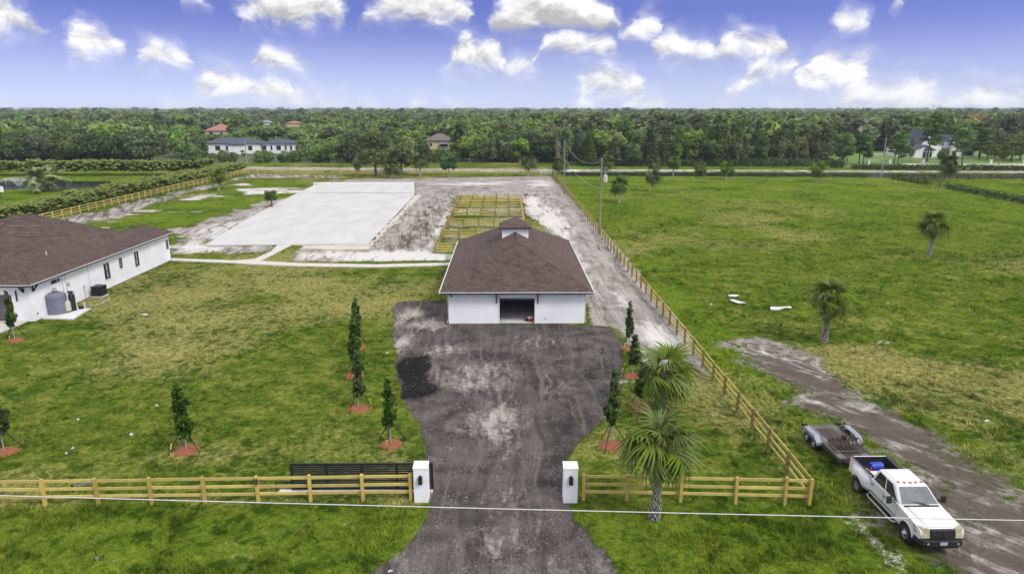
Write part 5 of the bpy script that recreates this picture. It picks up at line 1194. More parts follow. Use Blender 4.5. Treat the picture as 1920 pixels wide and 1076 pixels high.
# ------------------------------------------------------------------ young columnar trees with mulch rings and stakes
def saplings():
    protos = []
    for sd_ in range(4):
        R = np.random.RandomState(40+sd_); L = []; H = 4.0
        for i in range(34):
            u = i/33; z = 1.0+.25*(sd_ % 2)+2.8*u; a = i*2.4; w = .52*(1-u*.70)*(.65+.35*min(1, u*5))*(.6+.6*R.rand()); s = w*(.42+.36*R.rand())
            L.append((math.cos(a)*w*(.4+.5*R.rand()), math.sin(a)*w*(.4+.5*R.rand()), z, s, s, s*.85+.05, .25+.5*R.rand()))
        V, F, T = leaf_cloud(L, 1500, .10, R, shell=.2); cr = nmesh('crown', V, F, MATS['leaf_sapling'], {'tone': T})
        b = MB(); b.tube([(0, 0, -.1), (.02, 0, 1.2), (0, .03, 2.6), (0, 0, 3.8)], [.045, .04, .03, .01], 7)
        for i in range(9): a = i*2.4; z = 1.1+i*.28; b.tube([(0, 0, z), (math.cos(a)*.3, math.sin(a)*.3, z+.28)], [.016, .006], 4)
        o = b.build('trunk', MATS['bark_pale']); tr = o.data; bpy.data.objects.remove(o); protos.append((tr, cr))
    st = []
    for k in range(3):
        a = k*2*PI/3+.5; b = MB(); b.tube([(math.cos(a)*.06, math.sin(a)*.06, 1.45), (math.cos(a)*.98, math.sin(a)*.98, -.05)], .028, 6); o = b.build('stake', MATS['truck_black']); st.append((o.data, a)); bpy.data.objects.remove(o)
    b = MB()
    for k in range(4): b.quad((-.03+.03*k, 0, .62-.16*k), (.03+.03*k, .02, .62-.16*k), (.05+.03*k, .04, .46-.16*k), (-.01+.03*k, .02, .46-.16*k))
    b.box((0, 0, .58), (.07, .07, .05)); o = b.build('ribbon', MATS['ribbon']); rb = o.data; bpy.data.objects.remove(o)
    def ring_mesh(R):
        V, F = [], []; n = 22; V.append((0, 0, .10))
        for ring, (q, z) in enumerate(((.28, .11), (.56, .07), (.70, -.05))):
            for j in range(n): a = 2*PI*j/n; k = q*(1+(R.rand()-.5)*.14); V.append((math.cos(a)*k, math.sin(a)*k, z+(R.rand()-.5)*.03))
        b = MB(); fs = [(0, 1+j, 1+(j+1) % n) for j in range(n)]
        for r_ in range(2): fs += [(1+r_*n+j, 1+(r_+1)*n+j, 1+(r_+1)*n+(j+1) % n, 1+r_*n+(j+1) % n) for j in range(n)]
        b.add(V, fs); return b
    R = np.random.RandomState(3)
    SH = ('of the lone tree left of the black gate', 'at the left edge behind the roadside fence', 'in front of the grey garage door', 'of the left row, nearest the black gate', 'of the left row, third from the barn', 'of the left row, second from the barn', 'of the left row, nearest the barn', 'of the right row, nearest the gate pillar', 'half hidden by the cabbage palm', 'of the right row, second from the barn', 'at the barn corner beside the dirt lane')
    for i, (px, py, pt, lab) in enumerate((
        (350, 843, 710, 'on the open lawn behind the roadside fence, left of the black gate'), (8, 846, 722, 'at the left edge of the lawn, behind the roadside fence'), (28, 638, 545, 'in front of the garage door of the white house'),
        (733, 832, 711, 'beside the gravel drive, nearest the black sliding gate'), (672, 765, 652, 'third back in the row left of the gravel drive'), (665, 704, 599, 'second from the barn in the row left of the drive'),
        (668, 651, 556, 'nearest the barn in the row left of the drive'), (1146, 834, 699, 'right of the gravel drive, nearest the right gate pillar'), (1204, 762, 676, 'half hidden behind a cabbage palm right of the drive'),
        (1186, 704, 628, 'second from the barn in the row right of the drive'), (1180, 652, 562, 'tallest, beside the corner of the barn and the dirt lane'))):
        x, y = G(px, py); h = max(2.9, min(4.6, top_z(px, py, pt))); s = h/4.0; tr, cr = protos[i % 4]
        t = thing('young_tree', 'young columnar tree '+lab, 'tree', (x, y, .0), R.rand()*6, 'staked young trees along the drive and lawn')
        if i == 2: cr = protos[3][1]
        a = link('trunk', tr, t); c = link('crown', cr, t); a.scale = (1, 1, s); c.scale = (1.0 if i not in (2,) else .8, 1.0 if i not in (2,) else .8, s); c.rotation_euler = ((R.rand()-.5)*.10, (R.rand()-.5)*.10, R.rand()*6); q_ = .8+.4*R.rand(); c.scale = (c.scale[0]*q_, c.scale[1]*(q_+.1*R.rand()), s)
        for k, (sd_, an) in enumerate(st):
            so = link('stake', sd_, t)
            if k == 0: r_ = link('ribbon', rb, t); r_.location = (math.cos(an)*.75, math.sin(an)*.75, .0)
        where = lab.replace('third back in', 'third back in').replace('nearest', 'nearest')
        m_ = ring_mesh(R).build('mulch_ring', MATS['mulch'], None, smooth=True); m_.location = (x, y, -.01)
        tag(m_, 'red mulch ring '+SH[i], 'mulch bed', 'red mulch rings under the young trees')
saplings()

# ------------------------------------------------------------------ fan palms
def frond_mesh(R, pet=.85, blade=1.0, nseg=22, spread=2.15, droop=.38):
    bend = [(R.rand()-.5) for _ in range(60)]
    V, F, T = [], [], []
    def tri(*p): b = len(V); V.extend(p); F.append((b, b+1, b+2, b+3) if len(p) == 4 else (b, b+1, b+2, b+2)); T.extend([tn]*len(p))
    tn = .75
    for k in range(3):
        y0, y1 = pet*k/3, pet*(k+1)/3; z0, z1 = .10*math.sin(k/3*PI), .10*math.sin((k+1)/3*PI); w = .03
        V.extend([(-w, y0, z0), (w, y0, z0), (w*.8, y1, z1), (-w*.8, y1, z1)]); b = len(V)-4; F.append((b, b+1, b+2, b+3)); T.extend([.45]*4)
    for i in range(nseg):
        a = -spread+2*spread*i/(nseg-1)+(R.rand()-.5)*.06; L = blade*(1-.30*(abs(a)/spread)**2)*(.85+.3*R.rand()); tn = .35+.4*R.rand()
        prev = None; arc_ = .16+.10*droop
        for j, (u, w) in enumerate(((0.02, .020), (.42, .062), (.72, .040), (1.0, .004))):
            r_ = L*u; z = .04-droop*L*u**2.2*(1+.5*abs(a)/spread)*(.5+1.2*abs(bend[i]*2))-(.14*u if j > 2 else 0)+bend[i]*.13*u; cx, cy = math.sin(a)*r_, pet+math.cos(a)*r_*(1 if math.cos(a) > 0 else .8)
            z -= arc_*max(0, cy-pet*.4)**1.7
            px_, py_ = math.cos(a)*w, -math.sin(a)*w
            cur = ((cx-px_, cy-py_, z), (cx+px_, cy+py_, z+.012))
            if prev: V.extend([prev[0], prev[1], cur[1], cur[0]]); b = len(V)-4; F.append((b, b+1, b+2, b+3)); T.extend([tn+.25*u]*4)
            prev = cur
    return np.array(V), np.array(F), np.clip(np.array(T), 0, 1)
def frond_dirs(n, R, emin=-50, emax=76):
    out = []
    for i in range(n):
        u = (i+.5)/n; el = math.radians(emax+(emin-emax)*u**.85)+ (R.rand()-.5)*.5; az = i*2.39996+(R.rand()-.5)*.8
        out.append((Vector((math.cos(az)*math.cos(el), math.sin(az)*math.cos(el), math.sin(el))), .85+.3*R.rand()))
    return out
def frond_matrix(d, s, roll=0.0):
    up = Vector((0, 0, 1)); y = d; x = y.cross(up)
    if x.length < .05: x = Vector((1, 0, 0))
    x.normalize(); z = x.cross(y)
    return Matrix((x, y, z)).transposed().to_4x4() @ Matrix.Rotation(roll, 4, 'Y') @ Matrix.Scale(s, 4)
def palm_trunk(h, r, lean, R, boots=True):
    b = MB(); pts = []; rr = []
    for k in range(9): u = k/8; pts.append(Vector((lean*math.sin(u*PI*.5), lean*.3*u*u, h*u-(.2 if k == 0 else 0)))); rr.append(r*(1.28-.5*min(1, u*4)) if u < .25 else r*(.78+.25*u))
    b.tube(pts, rr, 12); bt = MB()
    if boots:
        n = int(h/.13)
        for k in range(n):
            u = (k+.5)/n; c = pts[min(7, int(u*8))].lerp(pts[min(8, int(u*8)+1)], u*8-int(u*8)); q = rr[min(8, int(u*8))]
            for j in range(7):
                if R.rand() < .12: continue
                a = 2*PI*(j+.5*(k % 2))/7+R.rand()*.15; o = Vector((math.cos(a), math.sin(a), 0)); s = Vector((-math.sin(a), math.cos(a), 0)); w = q*.34; ln = .20+.08*R.rand(); lift = .05+.06*u*R.rand()
                if k >= n-4: continue
                p0 = c+o*q*.96+Vector((0, 0, -.08)); bt.add([p0+s*w, p0-s*w, p0+o*(lift)+Vector((0, 0, ln))-s*w*.35, p0+o*(lift)+Vector((0, 0, ln))+s*w*.35, p0+o*(lift+.03)+Vector((0, 0, ln*.75)), p0-o*.02],
                       [(0, 1, 2, 3), (0, 4, 1), (1, 4, 2), (0, 3, 4), (3, 2, 4)])
    return b, bt, pts[-1]
FRONDS = []
for k in range(4):
    V, F, T = frond_mesh(np.random.RandomState(90+k), .80+.12*k, 1.08-.03*k, 22, 2.1, .26+.20*k); FRONDS.append((V, F, T, nmesh('frond', V, F, MATS['leaf_palm'], {'tone': T})))
def fan_palm(px, pb, pt, label, nf=30, sc=1.0, r=.17, lean=.0, parts=True, boots=True, seed=0, skirt=False, lean_y=0.0, emin=-55):
    x, y = G(px, pb); h = top_z(px, pb, pt); R = np.random.RandomState(seed+7); ch = max(.5, h-1.25*sc)
    t = thing('cabbage_palm', label, 'palm tree', (x, y, 0), R.rand()*6 if not lean else 0)
    b, bt, top = palm_trunk(ch, r, lean, R, boots); to = b.build('trunk', MATS['palm_trunk' if boots else 'palm_boot'], t)
    if boots: tag(bt.build('boots', MATS['palm_boot'], to), kind='stuff')
    D = frond_dirs(nf, R, emin)
    if parts:
        for i, (d, s) in enumerate(D):
            o = link('frond', FRONDS[min(3, int(i/nf*4))][3], t); o.matrix_local = Matrix.Translation(top) @ frond_matrix(d, s*sc*(.82+.3*R.rand()), (R.rand()-.5)*1.9)
    else:
        Vs, Fs, Ts = [], [], []; n0 = 0
        for i, (d, s) in enumerate(D):
            V, F, T, _ = FRONDS[min(3, int(i/nf*4))]; m_ = np.array(frond_matrix(d, s*sc*(.82+.3*R.rand()), (R.rand()-.5)*1.9)); W = V@m_[:3, :3].T+np.array(top)
            Vs.append(W); Fs.append(F+n0); Ts.append(T*.5+(R.rand()-.4)*.4); n0 += len(V)
        me = nmesh('crown', np.concatenate(Vs), np.concatenate(Fs), MATS['leaf_palm'], {'tone': np.concatenate(Ts)}); link('crown', me, t)
    if skirt:                                                        # dead fronds hanging round the top of the trunk
        L = [(top.x, top.y, top.z-.35, .38, .38, .5, .5)]; V, F, T = leaf_cloud(L, 160, .16, R, aspect=.25); link('dead_fronds', nmesh('dead_fronds', V, F, MATS['leaf_dead'], {'tone': T}), t)
    return t
fan_palm(1226, 972, 778, 'large cabbage palm in front of the short yellow fence, nearest the road', 27, 1.0, .19, .12, True, True, 1, True)
fan_palm(1240, 775, 655, 'large cabbage palm between the gravel drive and the side fence, behind the nearest palm', 23, 1.15, .21, .15, True, True, 2, True)
fan_palm(1545, 640, 525, 'cabbage palm in the pasture at the head of the dirt track', 32, .98, .19, .08, True, True, 3)
fan_palm(1741, 481, 397, 'cabbage palm with pale trunk alone in the middle of the pasture', 30, 1.05, .2, .3, True, True, 4)
for i, (px, pb, pt, lab, sc) in enumerate((
    (1161, 380, 333, 'cabbage palm in the pasture beside the nearer utility pole', 1.1), (1218, 358, 318, 'leaning cabbage palm in the pasture just right of the pole palm', 1.1), (1137, 331, 292, 'cabbage palm behind the transformer on the canal edge', 1.3),
    (1224, 327, 294, 'cabbage palm on the canal edge behind the leaning pasture palm', 1.25), (1262, 327, 293, 'cabbage palm with straight pale trunk on the canal edge', 1.2), (1361, 337, 304, 'cabbage palm in the pasture near the canal', 1.2), (1530, 342, 304, 'cabbage palm with weeds round its foot in the far pasture', 1.2),
    (1774, 338, 291, 'dense dark cabbage palm in the neighbour meadow behind the brown fence', 1.55), (990, 331, 291, 'cabbage palm inside the far corner of the dirt yard', 1.3), (1047, 329, 293, 'cabbage palm beside the farther utility pole, outside the yard corner', 1.4),
    (733, 334, 297, 'cabbage palm with crooked trunk under the big pine', 1.4), (788, 330, 288, 'slim cabbage palm by the rear fence', 1.3), (410, 357, 318, 'small palm inside the yard near the pond side fence', 1.15))):
    if i in (8, 9): pass
    fan_palm(px, pb, pt, lab, 36 if i == 7 else 24, sc, .2, .5 if i in (1, 10) else .1, False, False, 20+i, i == 7, emin=-70 if i == 7 else -45)
# ================================================================== MIDDLE DISTANCE
PR = dict(
    oak=make_tree('round', 9.5, 5.2, 1.6, 16, 2600, .42, 'leaf_dark', 'bark_dark', .30, 1),
    oak_grey=make_tree('round', 9.5, 4.8, 1.8, 15, 2400, .40, 'leaf_grey', 'bark_dark', .28, 2),
    bush=make_tree('bush', 5.5, 3.4, .2, 14, 1700, .36, 'leaf_mid', 'bark_dark', .14, 3),
    bush_light=make_tree('bush', 6.0, 3.0, .3, 14, 1600, .36, 'leaf_light', 'bark_dark', .13, 4),
    tall=make_tree('tall', 15, 3.0, 4.2, 16, 2000, .42, 'leaf_mid', 'bark_pale', .20, 5),
    tall_olive=make_tree('tall', 15, 2.7, 5.2, 14, 1500, .42, 'leaf_olive', 'bark_pale', .18, 6),
    tall_grey=make_tree('tall', 14, 3.2, 3.0, 16, 2000, .42, 'leaf_grey', 'bark_dark', .20, 7),
    mid=make_tree('round', 12, 4.0, 2.0, 18, 2600, .42, 'leaf_mid', 'bark_dark', .26, 8),
    dark=make_tree('tall', 13.5, 3.8, 1.2, 18, 2400, .44, 'leaf_dark', 'bark_dark', .24, 9),
    light=make_tree('round', 11, 3.4, 1.6, 15, 2100, .40, 'leaf_light', 'bark_pale', .2, 10),
    pine=make_tree('pine', 13.5, 4.0, 5.0, 16, 2000, .36, 'leaf_pine', 'bark_dark', .24, 11, .03, 9),
    bigpine=make_tree('pine', 12.6, 5.2, 3.2, 26, 4200, .32, 'leaf_pine', 'bark_dark', .36, 12, .0, 12),
    flame=make_tree('pine', 8.5, 4.4, 4.0, 12, 1500, .40, 'leaf_orange', 'bark_dark', .2, 13),
    lollipop=make_tree('round', 6.2, 2.6, 2.3, 12, 1900, .24, 'leaf_dark', 'bark_pale', .16, 14),
    puff=make_tree('round', 3.3, 1.35, 1.3, 10, 1300, .17, 'leaf_dark', 'bark_dark', .15, 15),
    bare=make_tree('tall', 14, 1.6, 9, 5, 60, .3, 'leaf_grey', 'bark_pale', .17, 16, .02, 5),
)
x, y = G(705, 331); put_tree(PR['bigpine'], 'pine_tree', 'big spreading pine with dark trunk inside the rear fence, tallest in the yard', x, y, 1.0, 1.0)
x, y = G(750, 327); put_tree(PR['oak_grey'], 'oak_tree', 'grey green oak with drooping crown right of the big pine', x, y+3, 1.12, .5)
x, y = G(842, 333); put_tree(PR['lollipop'], 'round_tree', 'small round dark tree alone by the rear fence of the yard', x, y, 1.0, 0)
x, y = G(510, 389); put_tree(PR['puff'], 'round_tree', 'small dark umbrella shaped tree on the bright lawn left of the arena', x, y, 1.0, 0)
x, y = G(670, 332); put_tree(PR['tall_olive'], 'thin_tree', 'thin light tree inside the rear fence, left of the big pine', x, y, .50, 0)
x, y = G(1314, 330); t = put_tree(PR['bush'], 'palmetto_bush', 'rounded green bush on the canal edge between two palms', x, y, .72, 0, cat='bush')
x, y = G(357, 328); put_tree(PR['mid'], 'broadleaf_tree', 'light green tree with pale trunk behind the palm hedge near the pond', x-1, y+2, .78, 2)

# ------------------------------------------------------------------ areca palm hedges
def frond_hedge(name, label, pts, width, h, dens, seed, leaf='leaf_areca', size=1.0):
    R = np.random.RandomState(seed); Vs, Ts = [], []; P = [Vector(p) for p in pts]
    for i in range(len(P)-1):
        a, b = P[i], P[i+1]; L = (b-a).length; n = int(L*dens); nr = Vector((-(b-a).y, (b-a).x)).normalized()
        for k in range(n):
            u = R.rand(); c = a.lerp(b, u); cl = .72+.5*vnoise(np.array([c.x]), np.array([c.y]), 3.0, seed)[0]; q = c+nr*((R.rand()-.5)*width)
            az = R.rand()*2*PI; z = h*cl*(.25+.55*R.rand()); ln = h*(.30+.25*R.rand())*size; w = .16*h*(.5+.6*R.rand())*size
            d = np.array([math.cos(az), math.sin(az), 0]); s = np.array([-math.sin(az), math.cos(az), 0]); p0 = np.array([q.x, q.y, z]); tn = .2+.6*R.rand()
            rows = []
            for j, (f, up, ww) in enumerate(((0, 0, .25), (.35, .42, 1), (.7, .50, .85), (1.0, .26, .08))): c_ = p0+d*ln*f+np.array([0, 0, ln*up]); rows.append((c_-s*w*ww-np.array([0, 0, w*ww*.55]), c_, c_+s*w*ww-np.array([0, 0, w*ww*.55])))
            for j in range(3):
                for m_ in (0, 1): Vs += [rows[j][m_], rows[j][m_+1], rows[j+1][m_+1], rows[j+1][m_]]; Ts += [tn+.12*j]*4
    V = np.array(Vs)-np.array([P[0].x, P[0].y, 0]); T = np.clip(np.array(Ts), 0, 1)
    t = thing(name, label, 'hedge', (P[0].x, P[0].y, 0)); o = link('foliage', nmesh('foliage', V, np.arange(len(V)).reshape(-1, 4), MATS[leaf], {'tone': T}), t); tag(o, kind='stuff'); return t
frond_hedge('palm_hedge', 'long dark palm hedge along the yellow fence beside the pond', [(-86.5, 92), (-86.2, 118), (-84.2, 160), (-82.5, 214)], 5.0, 3.3, 34, 1)
frond_hedge('palm_hedge', 'straight palm hedge on the far side of the pond', [(-172, 206), (-98, 206), (-88, 208)], 3.5, 4.6, 26, 2)
def clipped_hedge(label, pts, w, h, n, seed, leaf='leaf_dark', name='clipped_hedge', size=.30):
    R = np.random.RandomState(seed); P = [Vector(p) for p in pts]; V, T = [], []
    for i in range(len(P)-1):
        a, b = P[i], P[i+1]; k = int(n*(b-a).length); u = R.rand(k); nr = Vector((-(b-a).y, (b-a).x)).normalized(); off = (R.rand(k)-.5)*w
        base = np.array([a.x, a.y])[None]+u[:, None]*np.array([(b-a).x, (b-a).y])[None]+off[:, None]*np.array([nr.x, nr.y])[None]
        hh = h*(.75+.35*vnoise(base[:, 0], base[:, 1], 2.5, seed)); z = hh*(R.rand(k)**.6); p = np.column_stack([base, z]); A = R.randn(k, 3); A /= np.linalg.norm(A, axis=1)[:, None]; B = np.cross(A, R.randn(k, 3)); B /= np.linalg.norm(B, axis=1)[:, None]
        s = size*(.6+.8*R.rand(k))[:, None]; V.append(np.stack([p-A*s, p-B*s*.6, p+A*s, p+B*s*.6], 1).reshape(-1, 3)); T.append(np.repeat(.2+.5*R.rand(k), 4))
    V = np.concatenate(V)-np.array([P[0].x, P[0].y, 0]); t = thing(name, label, 'hedge' if 'hedge' in name else 'creeper', (P[0].x, P[0].y, 0))
    o = link('foliage', nmesh('foliage', V, np.arange(len(V)).reshape(-1, 4), MATS[leaf], {'tone': np.concatenate(T)}), t); tag(o, kind='stuff')
clipped_hedge('low dark clipped hedge along the canal in front of the white arena', [G(1596, 318), G(1780, 319), (185, 212)], 2.2, 1.7, 70, 3)
clipped_hedge('short dark rounded shrub row at the end of the wood', [G(1556, 314), G(1580, 315)], 3.5, 2.2, 120, 4)
clipped_hedge('green creepers growing along the dark brown fence', [G(1671, 335), G(1740, 346.5)], 1.4, 1.1, 40, 5, 'leaf_mid', 'fence_creeper')
clipped_hedge('dense creepers on the lower stretch of the brown fence', [G(1770, 352.5), G(1860, 369), G(1935, 384)], 1.3, 1.15, 34, 6, 'leaf_mid', 'fence_creeper')
clipped_hedge('reeds and weeds between the brown fence and the canal', [G(1722, 333.5), (198, 189)], 3.0, 1.3, 26, 7, 'leaf_olive', 'bank_hedge')

# ------------------------------------------------------------------ coconut palms, hoop and glare by the pond
def feather_mesh(seed, L=3.0):
    R = np.random.RandomState(seed); V, T = [], []; n = 20
    def at(u): return np.array([0, L*u*(1-.12*u), .9*L*.35*math.sin(u*2.2)-.75*L*.5*u**2.4])
    for k in range(n):
        u0, u1 = k/n, (k+1)/n; a, b = at(u0), at(u1); w = .035*(1-u0*.7)
        V += [a+[-w, 0, 0], a+[w, 0, 0], b+[w, 0, 0], b+[-w, 0, 0]]; T += [.95]*4
        if k < 2: continue
        ll = .85*math.sin(min(1, u0*1.3+.12)*PI*.62+.3)*(.85+.3*R.rand())
        for sx in (-1, 1):
            e = a+np.array([sx*ll*.78, ll*.42, -ll*(.35+.4*R.rand())]); V += [a, a+(b-a)*1.15, e+[0, .10, 0], e]; T += [.3+.5*R.rand()]*4
    V = np.array(V); return nmesh('frond', V, np.arange(len(V)).reshape(-1, 4), MATS['leaf_coconut'], {'tone': np.array(T)})
FE = [feather_mesh(1), feather_mesh(2, 3.3)]
def coconut(px, pb, s, n, label, seed):
    x, y = G(px, pb); R = np.random.RandomState(seed); t = thing('coconut_palm', label, 'palm tree', (x, y, 0))
    b = MB(); h = 1.5*s; b.tube([(0, 0, -.2), (.05, 0, h*.5), (.12, 0, h)], [.24, .18, .15], 9); b.build('trunk', MATS['palm_trunk'], t)
    for i, (d, q) in enumerate(frond_dirs(n, R, -18, 80)):
        o = link('frond', FE[i % 2], t); o.matrix_local = Matrix.Translation((.12, 0, h)) @ frond_matrix(d, q*s)
coconut(74, 361, 1.55, 20, 'large coconut palm with arching fronds at the pond edge', 1)
coconut(101, 357, 1.35, 18, 'smaller coconut palm right of the large one at the pond edge', 2)
def hoop():
    x, y = G(5, 386); k = thing('basketball_hoop', 'white basketball backboard on a pole beside the palm hedge', 'basketball hoop', (x, y, 0), .3)
    b = MB(); b.tube([(0, 0, 0), (0, 0, 2.9), (0, -.6, 3.3)], .06, 8); b.build('pole', MATS['black_metal'], k)
    b = MB(); b.box((0, -.7, 3.4), (1.8, .05, 1.1)); b.build('backboard', MATS['white_paint'], k)
    b = MB()
    for zz, ww, hh in ((3.2, .6, .04), (3.62, .6, .04)): b.box((0, -.74, zz), (ww, .03, hh))
    for sx in (-1, 1): b.box((sx*.3, -.74, 3.41), (.04, .03, .46))
    b.build('target_square', MATS['black_metal'], k)
    b = MB(); b.tube([(.23*math.cos(a), -.98+.23*math.sin(a), 3.05) for a in np.linspace(0, 2*PI, 17)], .015, 5, caps=False); b.build('ring', MATS['amber'], k)
    b = MB(); b.tube([(0, 0, -.1), (-.4, 0, .02)], .1, 6); b.box((0, .2, .12), (.9, 1.1, .25)); b.build('base', MATS['black_metal'], k)
hoop()

# ------------------------------------------------------------------ poles and wires
def pole(px, pb, pt, label, r=.14, arm=None, trans=False, mat='pole_wood', h=None, at=None):
    x, y = at or G(px, pb); h = h or top_z(px, pb, pt); t = thing('utility_pole', label, 'utility pole', (x, y, 0))
    b = MB(); b.tube([(0, 0, -1.0), (0, 0, h*.5), (0, 0, h)], [r, r*.85, r*.7], 10); b.build('pole', MATS[mat], t)
    b = MB(); b.lathe([(.05, 0), (.09, .06), (.06, .14), (.09, .2), (.03, .3), (0, .3)], 8, (0, 0, h)); b.build('insulator', MATS['window_bright'], t)
    if arm:
        b = MB(); b.bar((0, 0, h-arm[1]), (arm[0], -.3, h-arm[1]), .09, .09); b.build('cross_arm', MATS['wire'], t)
    if trans:
        b = MB(); b.lathe([(.28, -.5), (.33, -.46), (.33, .42), (.27, .5), (.1, .54), (0, .54)], 16, (.62, 0, h-2.7)); tr = b.build('transformer', MATS['sheet_white'], t)
        b = MB(); b.lathe([(.06, .5), (.10, .58), (.06, .66), (.1, .74), (.04, .86), (0, .86)], 8, (.52, 0, h-2.7)); b.build('bushing', MATS['window_bright'], tr)
        b = MB(); b.bar((0, 0, h-2.4), (.35, 0, h-2.4), .08, .1); b.bar((0, 0, h-3.0), (.35, 0, h-3.0), .08, .1); b.build('mount', MATS['steel_dark'], t)
        b = MB(); b.bar((0, 0, h-1.1), (.75, 0, h-1.1), .07, .07); b.lathe([(.05, 0), (.07, .1), (.03, .28), (0, .28)], 6, (.7, 0, h-1.08)); b.build('fuse_arm', MATS['window_bright'], t)
        b = MB(); b.tube([(.11, -.1, .1), (.11, -.1, h-3)], .03, 6); b.build('riser_pipe', MATS['wire'], t)
    return x, y, h
p1 = pole(1124, 440, 302, 'nearer utility pole with white transformer beside the side fence', .17, None, True)
p2 = pole(1057, 364, 267, 'taller wooden utility pole farther along the side fence', .17)
p3 = pole(1046.5, 302, 261, 'pale utility pole at the wood, nearer the tall post of the pair', .15, at=G(1047, 312))
p4 = pole(1044, 312, 250, 'tallest pale post of the pair at the edge of the wood', .16, at=G(1043.5, 314))
p5 = pole(464, 319, 262, 'white utility pole at the left rear corner of the yard', .17, mat='wire')
p6 = pole(1652, 331, 260, 'leaning grey utility pole beside the canal and the meadow', .16, mat='wire')
p7 = pole(1014, 275, 241, 'farthest thin pole on the left among the trees', .16, at=G(1013, 293), h=9.5, mat='wire'); p8 = pole(1026, 285, 243, 'thin pole with no transformer among the trees', .16, at=G(1026, 295), h=9.0, mat='wire')
p9 = pole(283, 300, 245, 'lone grey pole between the dark trees and the small lawn', .16, at=G(287, 304), h=9.6, mat='wire')
def wire(name, label, a, b, sag, r, mat='wire', n=16):
    a, b = Vector(a), Vector(b); m_ = MB(); m_.tube([a.lerp(b, k/n)-Vector((0, 0, 4*sag*(k/n)*(1-k/n))) for k in range(n+1)], r, 6); return tag(m_.build(name, MATS[mat]), label, 'cable')
wire('power_line', 'upper sagging cable between the two poles of the side fence', (p1[0], p1[1], p1[2]), (p2[0], p2[1], p2[2]+.2), 2.0, .032)
wire('power_line', 'lower sagging cable between the two poles of the side fence', (p1[0], p1[1], p1[2]-4.2), (p2[0], p2[1], p2[2]-3.6), 1.2, .03)
wire('power_line', 'upper cable from the wooden pole back to the wood edge', (p2[0], p2[1], p2[2]+.2), (p3[0], p3[1], p3[2]), 1.2, .035)
wire('power_line', 'lower cable from the wooden pole back to the wood edge', (p2[0], p2[1], p2[2]-3.4), (p3[0], p3[1], p3[2]-2.8), 1.4, .035)
wire('power_line', 'thin cable from the meadow pole along the front of the wood', (p6[0], p6[1], p6[2]-2.2), (p4[0], p4[1], p4[2]-1.5), .9, .018)
wire('power_line', 'thin cable from the corner pole across to the post pair', (p5[0], p5[1], p5[2]-1.2), (p4[0], p4[1], p4[2]-2.2), .9, .018)
wire('power_line', 'thin cable leaving the meadow pole towards the neighbour', (p6[0], p6[1], p6[2]-.2), (190, 205, 10.2), .8, .018)
wire('power_line', 'thin cable leaving the corner pole over the pond hedge', (p5[0], p5[1], p5[2]-.4), (-172, 240, 9.4), .8, .018)
b = MB(); cpts = [Vector(AT(px, 931+px*.0236+(-3.0 if px < -100 else 0)*0, 17.0)) for px in (-1500, 0, 785, 1920, 3600)]; a_, e_ = cpts[0], cpts[-1]
b.tube([a_.lerp(e_, k/24)-Vector((0, 0, .25*4*(k/24)*(1-k/24)-.25*.98)) for k in range(25)], .0135, 8); tag(b.build('overhead_cable', MATS['cable_white']), 'thick white overhead cable crossing in front of the gate and truck', 'cable')

# ------------------------------------------------------------------ debris on the grass
def scrap(px, py, pts, label, name='white_sheet', cat='sheet', z=.05):
    x, y = G(px, py); R = random.Random(int(px)); b = MB(); V = [(u, v, z+R.random()*.14) for u, v in pts]; n = len(V)
    c = (sum(q[0] for q in V)/n, sum(q[1] for q in V)/n, z+.16); V2 = V+[c]+[(q[0], q[1], q[2]-.05) for q in V]
    b.add(V2, [(i, (i+1) % n, n) for i in range(n)]+[(i, n+1+i, n+1+(i+1) % n, (i+1) % n) for i in range(n)]); o = b.build(name, MATS['sheet_white']); o.location = (x, y, 0); tag(o, label, cat)
scrap(1461, 579, [(-1.0, -.35), (-.3, -.5), (.5, -.2), (1.1, -.3), (1.25, .35), (.5, .45), (-.2, .2), (-.8, .25)], 'crumpled white sheet on the pasture left of the track palm')
scrap(1384, 568, [(-.6, .1), (-.1, -.4), (.6, -.5), (.7, -.1), (.2, .2), (-.2, .8), (-.6, .9)], 'torn white sheet nearest the side fence in the pasture')
scrap(1376, 556, [(-.6, -.2), (.1, -.3), (.6, .1), (.1, .5), (-.5, .3)], 'small white scrap behind the torn sheet in the pasture')
for i, (px, py, s, lab) in enumerate(((272, 592, .55, 'white plastic strip lying on the lawn below the air conditioner'), (147, 789, .16, 'white scrap on the lawn left of the centre'), (294, 762, .18, 'white scrap near the lone young tree on the open lawn'), (247, 817, .22, 'white scrap behind the roadside fence, left of the lone tree'), (137, 843, .15, 'white scrap beside the leftmost mulch ring'), (125, 853, .12, 'tiny white scrap nearest the leftmost mulch ring'),
                                       (726, 664, .2, 'white scrap at the drive edge by the dark gravel patch'), (1333, 573, .3, 'flat white scrap beside the side fence in the pasture'), (1850, 792, .35, 'pale scrap in the dry grass behind the truck'), (1665, 570, .16, 'lone white scrap in the open pasture'), (732, 1075, .2, 'pale scrap in the verge at the drive mouth'))):
    s *= .55
    scrap(px, py, [(-s, -.25*s), (.2*s, -.22*s), (s, .12*s), (.5*s, .3*s), (-.6*s, .1*s)], lab, 'litter_scrap', 'litter')

